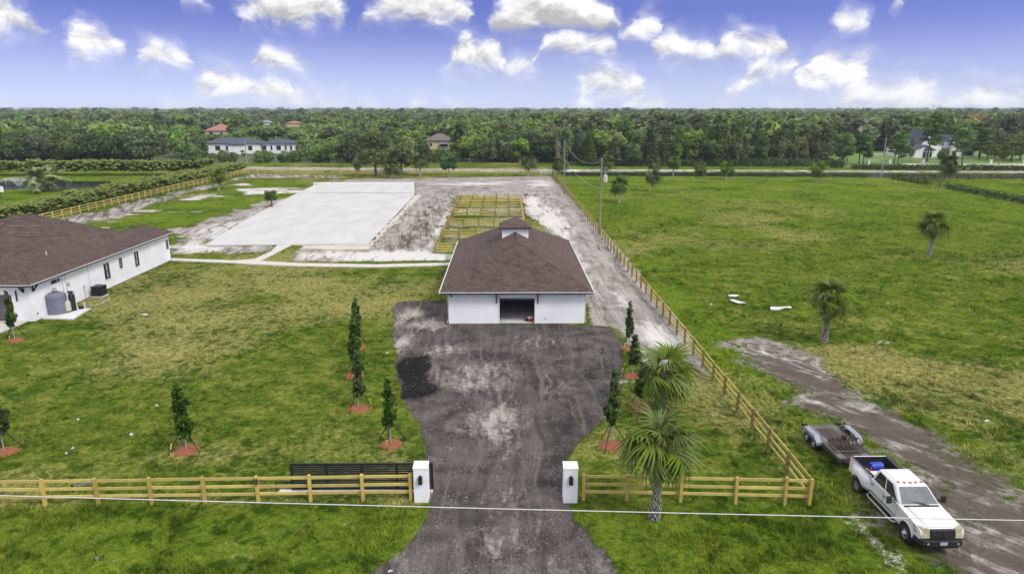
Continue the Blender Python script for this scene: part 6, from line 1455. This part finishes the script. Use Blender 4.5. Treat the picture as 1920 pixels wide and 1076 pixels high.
# ================================================================== FAR BUILDINGS
def hip(mb, x0, x1, y0, y1, z, pitch, ov=.6):
    x0, x1, y0, y1 = x0-ov, x1+ov, y0-ov, y1+ov; w = min(x1-x0, y1-y0)/2; h = z+w*pitch
    if x1-x0 >= y1-y0: A, B = (x0+w, (y0+y1)/2, h), (x1-w, (y0+y1)/2, h); q = [((x0, y0, z), (x1, y0, z), B, A), ((x1, y0, z), (x1, y1, z), B), ((x1, y1, z), (x0, y1, z), A, B), ((x0, y1, z), (x0, y0, z), A)]
    else: A, B = ((x0+x1)/2, y0+w, h), ((x0+x1)/2, y1-w, h); q = [((x0, y0, z), (x1, y0, z), A), ((x1, y0, z), (x1, y1, z), B, A), ((x1, y1, z), (x0, y1, z), B), ((x0, y1, z), (x0, y0, z), A, B)]
    for p in q: mb.quad(*p)
    for p in q: mb.quad(p[0], p[1], (p[1][0], p[1][1], z-.2), (p[0][0], p[0][1], z-.2))
    return h
def far_house(name, label, blocks, wall, roof, wins, pitch=.38, loc=(0, 0)):
    t = thing(name, label, 'house', (loc[0], loc[1], 0)); r = MB(); w = MB()
    for (x0, x1, y0, y1, z) in blocks: w.box(((x0+x1)/2, (y0+y1)/2, z/2-.5), (x1-x0, y1-y0, z+1.0)); hip(r, x0, x1, y0, y1, z, pitch)
    w.build('wall', MATS[wall], t); r.build('roof', MATS[roof], t)
    for (cx_, y_, z0, z1, ww) in wins:
        f = MB(); f.box((cx_, y_-.05, (z0+z1)/2), (ww+.24, .1, z1-z0+.24)); fo = f.build('window', MATS['white_paint'], t)
        g = MB(); g.box((cx_, y_-.115, (z0+z1)/2), (ww, .05, z1-z0)); g.build('pane', MATS['glass_dark'], fo)
    return t
D1 = 318; cxp = lambda px, d: AT(px, 300, d)[0]
xa, xb = cxp(384, D1), cxp(552, D1); W = xb-xa
far_house('white_house', 'long low white house with slate grey roof behind the rear trees', [(xa, xa+W*.62, D1, D1+12, 3.9), (xa+W*.62+.6, xb, D1+2, D1+12, 3.7), (xa+W*.30, xa+W*.46, D1-2.5, D1+2, 3.6)], 'white_stucco', 'roof_grey',
          [(xa+W*u, D1 if u < .62 else D1+2, .8, 2.8, ww) for u, ww in ((.04, 1.0), (.16, 2.2), (.26, .8), (.52, 1.8), (.66, 1.8), (.74, .8), (.82, 2.0), (.90, .8), (.96, .8))], .34)
D2 = 470; xa, xb = cxp(390, D2), cxp(436, D2)
far_house('orange_roof_house', 'pink house with orange tiled roof beyond the long white house', [(xa, xb, D2, D2+16, 5.0)], 'pink_wall', 'roof_orange', [(xa+4, D2, 1, 4, 3), (xa+11, D2, 2, 4, 1.5)], .5)
D3 = 330; xa, xb = cxp(797, D3), cxp(848, D3)
far_house('cream_house', 'cream two storey house with taupe hip roof among the rear trees', [(xa, xb, D3, D3+11, 4.6)], 'cream_wall', 'roof_taupe', [(xa+9.2, D3, 1.8, 3.8, 3.6), (xa+3, D3, 2, 3.4, 1.2)], .5)
k = thing('awning', 'grey awning over the dark window of the cream house', 'awning', (xa+9.2, D3-.1, 3.9)); b = MB(); b.add([(-2, 0, 0), (2, 0, 0), (2, -1.5, -.9), (-2, -1.5, -.9), (-2, -1.5, -1.05), (2, -1.5, -1.05)], [(0, 1, 2, 3), (3, 2, 5, 4)]); b.build('canvas', MATS['tank_grey'], k); b = MB()
for sx in (-1.9, 1.9): b.bar((sx, 0, -.9), (sx, -1.45, -.95), .05, .05)
b.build('arm', MATS['black_metal'], k)
far_house('grey_roof_house', 'house with pale metal roof showing between far treetops', [(cxp(490, 560), cxp(508, 560), 560, 575, 8.4)], 'white_stucco', 'tank_grey', [], .45)
far_house('tan_roof_house', 'house with tan roof half hidden by far palms', [(cxp(540, 600), cxp(566, 600), 600, 612, 7.2)], 'cream_wall', 'roof_orange', [], .3)
def mansion():
    D = 280; X = lambda px: cxp(px, D); t = thing('white_mansion', 'large white gabled mansion with arched window behind the pines', 'house', (X(1757), D, 0)); o = X(1757)
    w = MB(); r = MB()
    def gable(xa, xb, y0, y1, ze, pitch, fwd=True):
        xa -= o; xb -= o; m_ = (xa+xb)/2; zr = ze+(xb-xa)/2*pitch
        w.prism([(xa, -.6), (xb, -.6), (xb, ze), (m_, zr), (xa, ze)], y0-D, y1-D, 'y')
        for sx, xe in ((-1, xa), (1, xb)):
            e = Vector((xe+sx*.5, 0, ze-.5*pitch)); q = Vector((m_, 0, zr+.0)); n = Vector((0, 0, .22))
            vs = [Vector((p.x, yy, p.z))+k_ for yy in (y0-D-.5, y1-D+.5) for p in (e, q) for k_ in (n*.2, n*1.2)]
            r.add(vs, [(1, 3, 7, 5), (0, 4, 6, 2), (0, 2, 3, 1), (4, 5, 7, 6), (0, 1, 5, 4)])
    gable(X(1722), X(1762), D, D+14, 5.2, 1.15); gable(X(1700), X(1735), D-5, D+8, 3.2, .45); gable(X(1765), X(1800), D+1, D+14, 5.6, .8); gable(X(1790), X(1822), D-1, D+9, 3.2, .5)
    w.box((X(1752)-o, 6, 1.5), (X(1822)-X(1690), 9, 4.0)); hip(r, X(1688)-o, X(1824)-o, 1.5, 10.5, 3.55, .5)
    w.build('wall', MATS['white_stucco'], t); r.build('roof', MATS['roof_grey'], t)
    b = MB(); b.box((X(1783)-o, -1.2, 4.2), (2.6, 2.4, 9.0)); b.build('chimney', MATS['white_stucco'], t)
    a = MB(); cx_ = X(1723)-o; a.prism([(cx_-1.7, .4), (cx_+1.7, .4), (cx_+1.7, 2.6)]+[(cx_+1.7*math.cos(q), 2.6+1.7*math.sin(q)) for q in np.linspace(0, PI, 9)][1:], -5.25, -5.05, 'y'); ao = a.build('arched_window', MATS['glass_dark'], t)
    f = MB()
    for dx in (-.57, .57): f.box((cx_+dx, -5.28, 2.0), (.12, .06, 3.4))
    f.box((cx_, -5.28, 2.55), (3.4, .06, .14)); f.build('glazing_bar', MATS['white_paint'], ao)
    for px, yy, za, zb, ww in ((1738, -.1, .4, 3.0, 1.6), (1738, -.1, 5.4, 7.4, 1.5), (1783, -2.45, 5.6, 7.6, 1.8), (1790, -.1, 5.4, 7.2, 1.4), (1806, -1.1, .8, 2.8, 3.4), (1779, -2.45, .4, 2.8, 1.4), (1814, -1.1, .8, 2.6, 1.6)):
        f = MB(); f.box((X(px)-o, yy, (za+zb)/2), (ww+.3, .08, zb-za+.3)); fo = f.build('window', MATS['white_paint'], t); g = MB(); g.box((X(px)-o, yy-.06, (za+zb)/2), (ww, .05, zb-za)); g.build('pane', MATS['glass_dark'], fo)
mansion()
# the neighbour's white riding ring with its posts, soccer goal, lawn
def sheet(name, pts, z, mat): b = MB(); b.prism(pts, z-.3, z, 'z'); return tag(b.build(name, MATS[mat]), kind='structure')
def lawn_mat():
    m_ = bpy.data.materials.new('mown_lawn'); m_.use_nodes = True; t = NT(m_.node_tree); b_ = t.t.nodes['Principled BSDF']; pos = t.n('ShaderNodeNewGeometry').outputs['Position']
    t.L(t.mix(t.ss(t.noise(pos, .2, 5, .6), .35, .65), (.075, .15, .014), (.13, .21, .03)), b_.inputs['Base Color']); b_.inputs['Roughness'].default_value = .95; MATS['mown_lawn'] = m_
lawn_mat()
sheet('mansion_lawn', [(104, 232), (250, 220), (300, 330), (140, 330), (104, 300)], .10, 'mown_lawn')
sheet('white_riding_ring', [G(1648, 312.5), G(1990, 316.5), G(1990, 309), G(1700, 308)], .22, 'arena_strip')
for i, px in enumerate((1628, 1668, 1730, 1794, 1857, 1919)):
    x, y = G(px, 307.5 if i else 309); b = MB(); k = thing('ring_post', ('white post standing alone near the soccer goal', 'white post behind the ring, beside the leaning utility pole', 'white post in front of the arched window of the mansion', 'white post in front of the right wing of the mansion', 'white post right of the mansion, beside the small round tree', 'white post at the right end of the riding ring')[i], 'post', (x, y, 0), 0, 'white posts round the riding ring'); b.box((0, 0, .7), (.7, .7, 1.4)); b.build('shaft', MATS['white_paint'], k, bevel=.05); b = MB(); b.box((0, 0, 1.45), (.85, .85, .12)); b.build('cap', MATS['white_paint'], k)
x, y = G(1640, 302); k = thing('soccer_goal', 'white soccer goal on the lawn beside the pines', 'soccer goal', (x, y, .1)); b = MB(); b.tube([(-2.7, 0, 0), (-2.7, 0, 2.3), (2.7, 0, 2.3), (2.7, 0, 0)], .11, 6); b.build('frame', MATS['white_paint'], k); b = MB(); b.tube([(-2.7, 0, 2.3), (-2.7, 1.9, .1), (2.7, 1.9, .1), (2.7, 0, 2.3)], .06, 6); b.build('net_bar', MATS['white_paint'], k); b = MB(); b.quad((-2.7, 0, 2.3), (2.7, 0, 2.3), (2.7, 1.9, .1), (-2.7, 1.9, .1)); b.build('net', MATS['net'], k)
# bright sky reflection on the pond, built as added white flecks over a float
def glare():
    x, y = G(36, 349); R = np.random.RandomState(8); n = 900; a = R.rand(n)*2*PI; u = R.rand(n); r_ = 5.5*u; z = 2.6*(4*u*(1-u))*.9+R.rand(n)*.25-.2; s = .05+.08*R.rand(n)
    p = np.stack([np.cos(a)*r_, np.sin(a)*r_*.8, z], 1); o = np.array([(1, 0, 0), (-.5, .87, 0), (-.5, -.87, 0), (0, 0, 1.3)]); V = (p[:, None]+o[None]*s[:, None, None]).reshape(-1, 3); T = np.array([(0, 1, 3), (1, 2, 3), (2, 0, 3), (0, 2, 1)]); F = ((np.arange(n)*4)[:, None, None]+T[None]).reshape(-1, 3)
    t = thing('pond_glare', 'white flecks and float added as bright glare on the pond', 'glare', (x, y, -.4)); b = MB(); b.lathe([(.7, 0), (.7, .18), (.2, .3), (0, .3)], 12); b.build('float', MATS['black_metal'], t); so = link('glare_flecks', nmesh('glare_flecks', V, F, MATS['sheet_white']), t); tag(so, kind='stuff')
glare()
def tower(px, d, h, label, w):
    x = AT(px, 200, d)[0]; t = thing('power_pylon', label, 'pylon', (x, d, 0)); b = MB()
    for sx in (-1, 1): b.tube([(sx*w, 0, -1), (sx*w, 0, h)], .45, 6)
    b.build('pole', MATS['wire'], t); b = MB(); b.bar((-w-5, 0, h*.88), (w+5, 0, h*.88), .5, .6); b.build('cross_arm', MATS['wire'], t)
tower(1756, 1300, 27, 'pair of pale power line poles rising above the treetops on the right', 4.6)
for i, px in enumerate((1570, 1582, 1594, 1608, 1620, 1633)):
    x = AT(px, 200, 2300)[0]; b = MB(); b.tube([(0, 0, -1), (0, 0, 32-1.2*i)], .7, 5); b.tube([(-2.2, 0, 29-1.2*i), (2.2, 0, 29-1.2*i)], .4, 4); o = tag(b.build('mast', MATS['wire']), ('leftmost and tallest', 'second from left', 'third from left', 'third from right', 'second from right', 'rightmost and shortest')[i]+' thin mast of the row on the horizon', 'mast', 'masts on the horizon'); o.location = (x, 2300, 0)

# ================================================================== THE WOODS
CLEAR = []                                                            # (x, y, r) kept free of trees
for px, d, r_ in ((384, 323, 12), (420, 323, 13), (455, 323, 13), (490, 323, 13), (525, 323, 13), (550, 323, 11), (412, 478, 18), (822, 336, 13), (499, 567, 12), (553, 606, 14)): CLEAR.append((cxp(px, d), d, r_))
def hcap(px, d):
    """tallest tree that may stand at this bearing and distance without hiding a building of the photograph"""
    c = 99
    for a, b_, dh, row in ((372, 556, 318, 281), (384, 440, 470, 252), (790, 852, 330, 280), (486, 512, 560, 236), (536, 570, 600, 239)):
        if a-6 < px < b_+6 and d < dh+4: g = AT(px, row, d); c = min(c, max(1.8, g[2]))
    return c
def woods():
    R = np.random.RandomState(77); near = []; far = []
    d = 233.0
    while d < 430:
        step = 6.2+(d-233)*.012; X0, X1 = -d*.80-6, d*.82+6; x = X0
        while x < X1:
            xx, dd = x+(R.rand()-.5)*step*.9, d+(R.rand()-.5)*step*.9; x += step
            px = px_of(xx, dd, 0)[0]
            if any((xx-a)**2+(dd-b_)**2 < r_*r_ for a, b_, r_ in CLEAR): continue
            if px > 1560 and dd < 318: continue                         # mansion grounds: its trees are placed one by one
            if px < 285 and dd < 252: continue
            if 285 <= px < 335 and dd < 330 and R.rand() < .9: continue         # little lawn
            if 285 <= px < 480 and (dd < 258 or R.rand() < .35): continue
            if 480 <= px < 1046 and dd < 251: continue
            if px >= 1046 and dd < 237: continue
            near.append((xx, dd, px))
        d += step*.9
    def kind(px, dd, R):
        u = R.rand()
        if px >= 1046:
            ks = ('tall', 'tall_olive', 'dark', 'tall_grey', 'mid', 'light', 'bare'); pr = (.27, .15, .22, .13, .12, .09, .02); hh = 7.5+7.0*R.rand()+(.9 if dd > 260 else 0)+5*(vnoise(np.array([px]), np.array([dd]), 45, 12)[0]-.5)
        elif px < 285:
            if dd < 268: ks = ('oak', 'dark', 'oak_grey'); pr = (.6, .25, .15); hh = 9.2+1.8*R.rand()
            else: ks = ('light', 'mid', 'tall', 'oak', 'tall_olive', 'tall_grey'); pr = (.26, .28, .14, .14, .08, .1); hh = 9+4.0*R.rand()
        elif px < 480: ks = ('bush', 'bush_light', 'light', 'mid', 'tall_grey'); pr = (.3, .2, .15, .25, .1); hh = 6.5+4*R.rand()
        elif px < 650: ks = ('light', 'bush_light', 'bush', 'mid', 'tall_grey'); pr = (.26, .22, .18, .22, .12); hh = 5.5+3.5*R.rand()+(2.5 if dd > 300 else 0)
        else: ks = ('mid', 'dark', 'light', 'tall_grey', 'bush', 'oak'); pr = (.28, .18, .18, .12, .12, .12); hh = 7.5+4.0*R.rand()+(2.0 if dd > 290 else 0)
        k = ks[int(np.searchsorted(np.cumsum(pr), u*.999))]; return k, hh
    LAB = dict(oak='wide dark tree in the wood', dark='tall dark leafy tree in the wood', oak_grey='grey green tree in the wood', light='light green tree in the wood', mid='mid green tree in the wood', tall='slender pale trunked tree in the wood',
               tall_olive='sparse olive tree in the wood', tall_grey='tall grey green tree in the wood', bush='low bushy green tree', bush_light='low bushy light green tree', bare='bare pale dead tree in the wood')
    near.sort(key=lambda q: q[1]); things = 0; rest = []; CHO = []
    for (xx, dd, px) in near:
        k, hh = kind(px, dd, R); cap = hcap(px, dd)
        if hh > cap:
            hh = cap*(.8+.2*R.rand())
            if hh < 2.2: continue
            k = 'bush' if R.rand() < .5 else 'bush_light'
        s = hh/PR[k].h; sx = s*(.9+.3*R.rand()) if k not in ('bush', 'bush_light') else max(s, .55)
        if -20 < px < 1940 and things < 238:
            things += 1; CHO.append((k, xx, dd, sx, R.rand()*6.28, s, px, hh))
        else: rest.append((xx, dd, hh, k))
    MARK = [(-99, 'at the left end beyond the pond'), (60, 'behind the coconut palms'), (150, 'behind the middle of the far pond hedge'), (230, 'beside the small lawn beyond the pond'), (300, 'left of the long white house'), (385, 'before the left part of the long white house'), (455, 'right of the corner utility pole'), (520, 'at the right end of the long white house'),
            (570, 'between the white house and the big pine'), (640, 'just left of the big pine'), (690, 'straight behind the big pine'), (735, 'behind the grey green oak'), (790, 'in front of the cream house'), (850, 'just right of the cream house'), (900, 'midway between the cream house and the post pair'), (960, 'behind the far corner palm'), (1010, 'left of the pair of pale posts'),
            (1046, 'behind the pair of pale posts'), (1095, 'behind the transformer pole'), (1150, 'behind the first canal palm'), (1205, 'behind the second canal palm'), (1255, 'behind the straight canal palm'), (1305, 'behind the rounded canal bush'), (1350, 'behind the pasture palm near the canal'), (1400, 'in the middle of the wood behind the canal'), (1460, 'towards the right of the wood behind the canal'), (1510, 'at the right end of the wood behind the canal'), (1560, 'left of the white mansion'), (1690, 'behind the white mansion'), (1830, 'right of the white mansion')]
    cells = {}
    for c in CHO:
        m_ = [w for a, w in MARK if a <= c[6]][-1]; cells.setdefault((c[0], m_), []).append(c)
    LB = dict(oak='wide dark tree', dark='dark leafy tree', oak_grey='grey green round tree', light='light green tree', mid='mid green tree', tall='slender pale trunked tree', tall_olive='sparse olive tree', tall_grey='tall grey green tree', bush='low bushy green tree', bush_light='low bushy light green tree', bare='bare pale dead tree')
    NMK = {'bush': 'bushy_tree', 'bush_light': 'bushy_tree', 'bare': 'dead_tree', 'oak': 'dark_tree', 'dark': 'dark_tree'}
    for (k, m_), L in cells.items():
        L.sort(key=lambda c: c[2]); n_ = len(L)
        for i, c in enumerate(L):
            pre = '' if n_ == 1 else (('front ' if i == 0 else 'rear ') if n_ == 2 else ('front ' if i == 0 else ('second row ' if i == 1 else ('rear ' if i == n_-1 else ('third row ' if i == 2 else ('fourth row ' if i == 3 else ('fifth row ' if i == 4 else 'sixth row ')))))))
            put_tree(PR[k], NMK.get(k, 'woodland_tree'), pre+LB[k]+' '+m_, c[1], c[2], c[3], c[4], 'woodland trees beyond the fences', sz=c[5], z=-.75*min(1, max(0, (c[2]-254)/7)))
    # pines and trees of the mansion grounds, each where it stands
    PL = [(1500+80, 300, 'tall', 9.5), (1580, 310, 'mid', 11), (1610, 308, 'pine', 11.5), (1618, 309, 'pine', 11), (1625, 307, 'tall', 10.5), (1676, 309.5, 'pine', 11), (1683, 310.5, 'pine', 12.2), (1692, 305, 'light', 7.5), (1706, 304, 'tall_olive', 8.5), (1738, 303.5, 'pine', 18.5), (1790, 301, 'pine', 14), (1803, 311, 'pine', 14), (1765, 300, 'bush', 4.2), (1836, 300, 'pine', 13), (1850, 299, 'tall_grey', 12), (1873, 311.5, 'lollipop', 7.6), (1896, 303, 'oak', 9.5), (1912, 300, 'flame', 9), (1925, 301, 'oak', 10), (1835, 296, 'mid', 11), (1865, 296, 'oak', 9)]
    MLAB = ['slender tree beside the dark shrub row at the end of the wood', 'mid green tree just behind the end of the wood', 'leftmost pine of the trio beside the soccer goal', 'middle pine of the trio beside the soccer goal', 'slender tree closing the trio beside the soccer goal', 'pine just right of the leaning utility pole', 'taller pine leaning over the hedge left of the mansion', 'light green tree at the left wing of the mansion', 'olive brown tree in front of the left wing of the mansion',
            'tallest pine, standing before the gable of the mansion', 'pine before the chimney of the mansion', 'pine with its foot in the pale ring, right of the chimney', 'low bush against the mansion wall right of the arched window', 'pine at the right corner of the mansion', 'tall grey green tree right of the mansion', 'small round tree with pale forked trunk in front of the riding ring', 'wide dark tree behind the small round ring tree', 'orange flowering tree at the right edge of the mansion lawn', 'wide dark tree at the far right edge of the mansion grounds', 'mid green tree behind the right corner of the mansion', 'wide dark tree in the gap right of the mansion']
    for i, (px, pb, k, hh) in enumerate(PL):
        x, y = G(px, pb); s = hh/PR[k].h
        put_tree(PR[k], 'pine_tree' if k == 'pine' else 'garden_tree', MLAB[i], x, y, s*(.92 if k == 'pine' else 1), i*1.3, 'trees round the white mansion')
    x, y = AT(1817, 300, 380)[:2]; put_tree(PR['flame'], 'flame_tree', 'broad orange flowering tree above the roofs beyond the mansion', x, y, 1.75, 0)
    x, y = AT(1850, 300, 380)[:2]; put_tree(PR['light'], 'broadleaf_tree', 'bright yellow green tree beside the broad orange tree', x, y, 1.3, 2)
    # beyond: nobody could count these
    d = 430.0
    while d < 5200:
        step = 8.5 if d < 700 else (12 if d < 1200 else (20 if d < 2400 else 34)); X0, X1 = -d*.80-20, d*.82+20; n = int((X1-X0)/step)
        xs = X0+(np.arange(n)+R.rand(n))*step; ds = d+(R.rand(n)-.5)*step
        patch = vnoise(xs, ds, 90, 5)
        for xx, dd, pc in zip(xs, ds, patch):
            if any((xx-a)**2+(dd-b_)**2 < r_*r_ for a, b_, r_ in CLEAR): continue
            px = px_of(xx, dd, 0)[0]; hh = (8.0+6.5*R.rand()**1.5)*(.75+.5*pc); hh *= 1.0 if d < 2400 else 1.25
            if px > 1046 and dd < 700: hh *= 1.05
            if R.rand() < .05: hh *= 1.5
            hh = min(hh, hcap(px, dd), (15.5 if d < 900 else 19.5) if d < 2400 else 26)
            if hh < 2: continue
            if step >= 20: hh *= .95
            rest.append((xx, dd, hh, ('far', step)))
        d += step*.85
    protos = []
    for i, (kd, lf, bk) in enumerate((('round', 'leaf_mid', 'bark_dark'), ('tall', 'leaf_dark', 'bark_dark'), ('round', 'leaf_light', 'bark_dark'), ('round', 'leaf_grey', 'bark_pale'), ('tall', 'leaf_olive', 'bark_pale'), ('round', 'leaf_dark', 'bark_dark'))):
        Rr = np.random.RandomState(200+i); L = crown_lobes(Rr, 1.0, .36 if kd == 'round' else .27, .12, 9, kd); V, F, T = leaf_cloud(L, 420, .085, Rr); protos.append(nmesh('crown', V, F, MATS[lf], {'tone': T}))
    coll = bpy.data.collections.new('tree_kinds')
    for i, me in enumerate(protos): o = bpy.data.objects.new('tree_kind', me); coll.objects.link(o)
    N = len(rest); P = np.array([(q[0], q[1], -.8 if q[1] > 262 else 0) for q in rest]); h = np.array([q[2]+.8 for q in rest]); wide = np.array([1.0 if not isinstance(q[3], tuple) else (1.1 if q[3][1] < 12 else (1.5 if q[3][1] < 20 else (2.0 if q[3][1] < 34 else 2.9))) for q in rest])
    KI = dict(oak=5, dark=1, oak_grey=3, light=2, mid=0, tall=1, tall_olive=4, tall_grey=3, bush=0, bush_light=2, bare=4)
    u = R.rand(N); fk = np.searchsorted(np.cumsum([.26, .20, .12, .20, .10]), u); ki = np.array([KI[q[3]] if not isinstance(q[3], tuple) else min(5, k) for q, k in zip(rest, fk)], np.int32)
    me = bpy.data.meshes.new('far_wood'); me.from_pydata([tuple(p) for p in P], [], [])
    sc = np.stack([h*wide*(.85+.4*R.rand(N)), h*wide*(.85+.4*R.rand(N)), h], 1).astype(np.float32)
    a = me.attributes.new('size', 'FLOAT_VECTOR', 'POINT'); a.data.foreach_set('vector', sc.ravel())
    a = me.attributes.new('turn', 'FLOAT', 'POINT'); a.data.foreach_set('value', (R.rand(N)*6.28).astype(np.float32))
    a = me.attributes.new('sort', 'INT', 'POINT'); a.data.foreach_set('value', ki)
    o = tag(link('far_wood', me), 'wooded plain stretching to the horizon', None, None, 'stuff')
    ng = bpy.data.node_groups.new('scatter_trees', 'GeometryNodeTree'); ng.interface.new_socket('Geometry', in_out='INPUT', socket_type='NodeSocketGeometry'); ng.interface.new_socket('Geometry', in_out='OUTPUT', socket_type='NodeSocketGeometry')
    nn, ll = ng.nodes, ng.links; gi, go = nn.new('NodeGroupInput'), nn.new('NodeGroupOutput'); ip = nn.new('GeometryNodeInstanceOnPoints'); ci = nn.new('GeometryNodeCollectionInfo'); ci.inputs['Collection'].default_value = coll; ci.inputs['Separate Children'].default_value = True; ci.inputs['Reset Children'].default_value = True
    def na(nm, ty): q = nn.new('GeometryNodeInputNamedAttribute'); q.data_type = ty; q.inputs['Name'].default_value = nm; return q.outputs['Attribute']
    cx_ = nn.new('ShaderNodeCombineXYZ'); ll.new(na('turn', 'FLOAT'), cx_.inputs[2]); er = nn.new('FunctionNodeEulerToRotation'); ll.new(cx_.outputs[0], er.inputs[0])
    ll.new(gi.outputs[0], ip.inputs['Points']); ll.new(ci.outputs[0], ip.inputs['Instance']); ip.inputs['Pick Instance'].default_value = True; ll.new(na('sort', 'INT'), ip.inputs['Instance Index']); ll.new(er.outputs[0], ip.inputs['Rotation']); ll.new(na('size', 'FLOAT_VECTOR'), ip.inputs['Scale']); ll.new(ip.outputs[0], go.inputs[0])
    md = o.modifiers.new('scatter', 'NODES'); md.node_group = ng
    print('woods: near', len(near), 'things', things, 'stuff', N)
woods()
# undergrowth along the front of the right wood
R_ = np.random.RandomState(5); n = 5200; xs_ = 26+R_.rand(n)*(116-26); ys_ = 236.5+R_.rand(n)*7-(xs_-26)*.03; z_ = (R_.rand(n)**1.5)*2.4; p = np.stack([xs_, ys_, z_], 1); A_ = R_.randn(n, 3); A_ /= np.linalg.norm(A_, axis=1)[:, None]; B_ = np.cross(A_, R_.randn(n, 3)); B_ /= np.linalg.norm(B_, axis=1)[:, None]; s_ = (.25+.3*R_.rand(n))[:, None]
V = np.stack([p-A_*s_, p-B_*s_*.6, p+A_*s_, p+B_*s_*.6], 1).reshape(-1, 3); tag(link('undergrowth', nmesh('undergrowth', V, np.arange(len(V)).reshape(-1, 4), MATS['leaf_dark'], {'tone': np.repeat(R_.rand(n)*.7, 4)})), kind='stuff')

# ------------------------------------------------------------------ the air: a closed box of thin haze
def haze():
    b = MB(); b.box((0, 2700, 15.5), (13000, 6400, 35)); m_ = bpy.data.materials.new('haze_air'); m_.use_nodes = True; t = NT(m_.node_tree); t.t.nodes.clear()
    v = t.n('ShaderNodeVolumePrincipled'); v.inputs['Color'].default_value = (.80, .88, 1, 1); v.inputs['Density'].default_value = HAZE; v.inputs['Anisotropy'].default_value = .0
    out = t.n('ShaderNodeOutputMaterial'); t.L(v.outputs[0], out.inputs['Volume'])
    o = b.build('haze', m_); tag(o, kind='stuff'); return o
HAZE = .00014
haze()
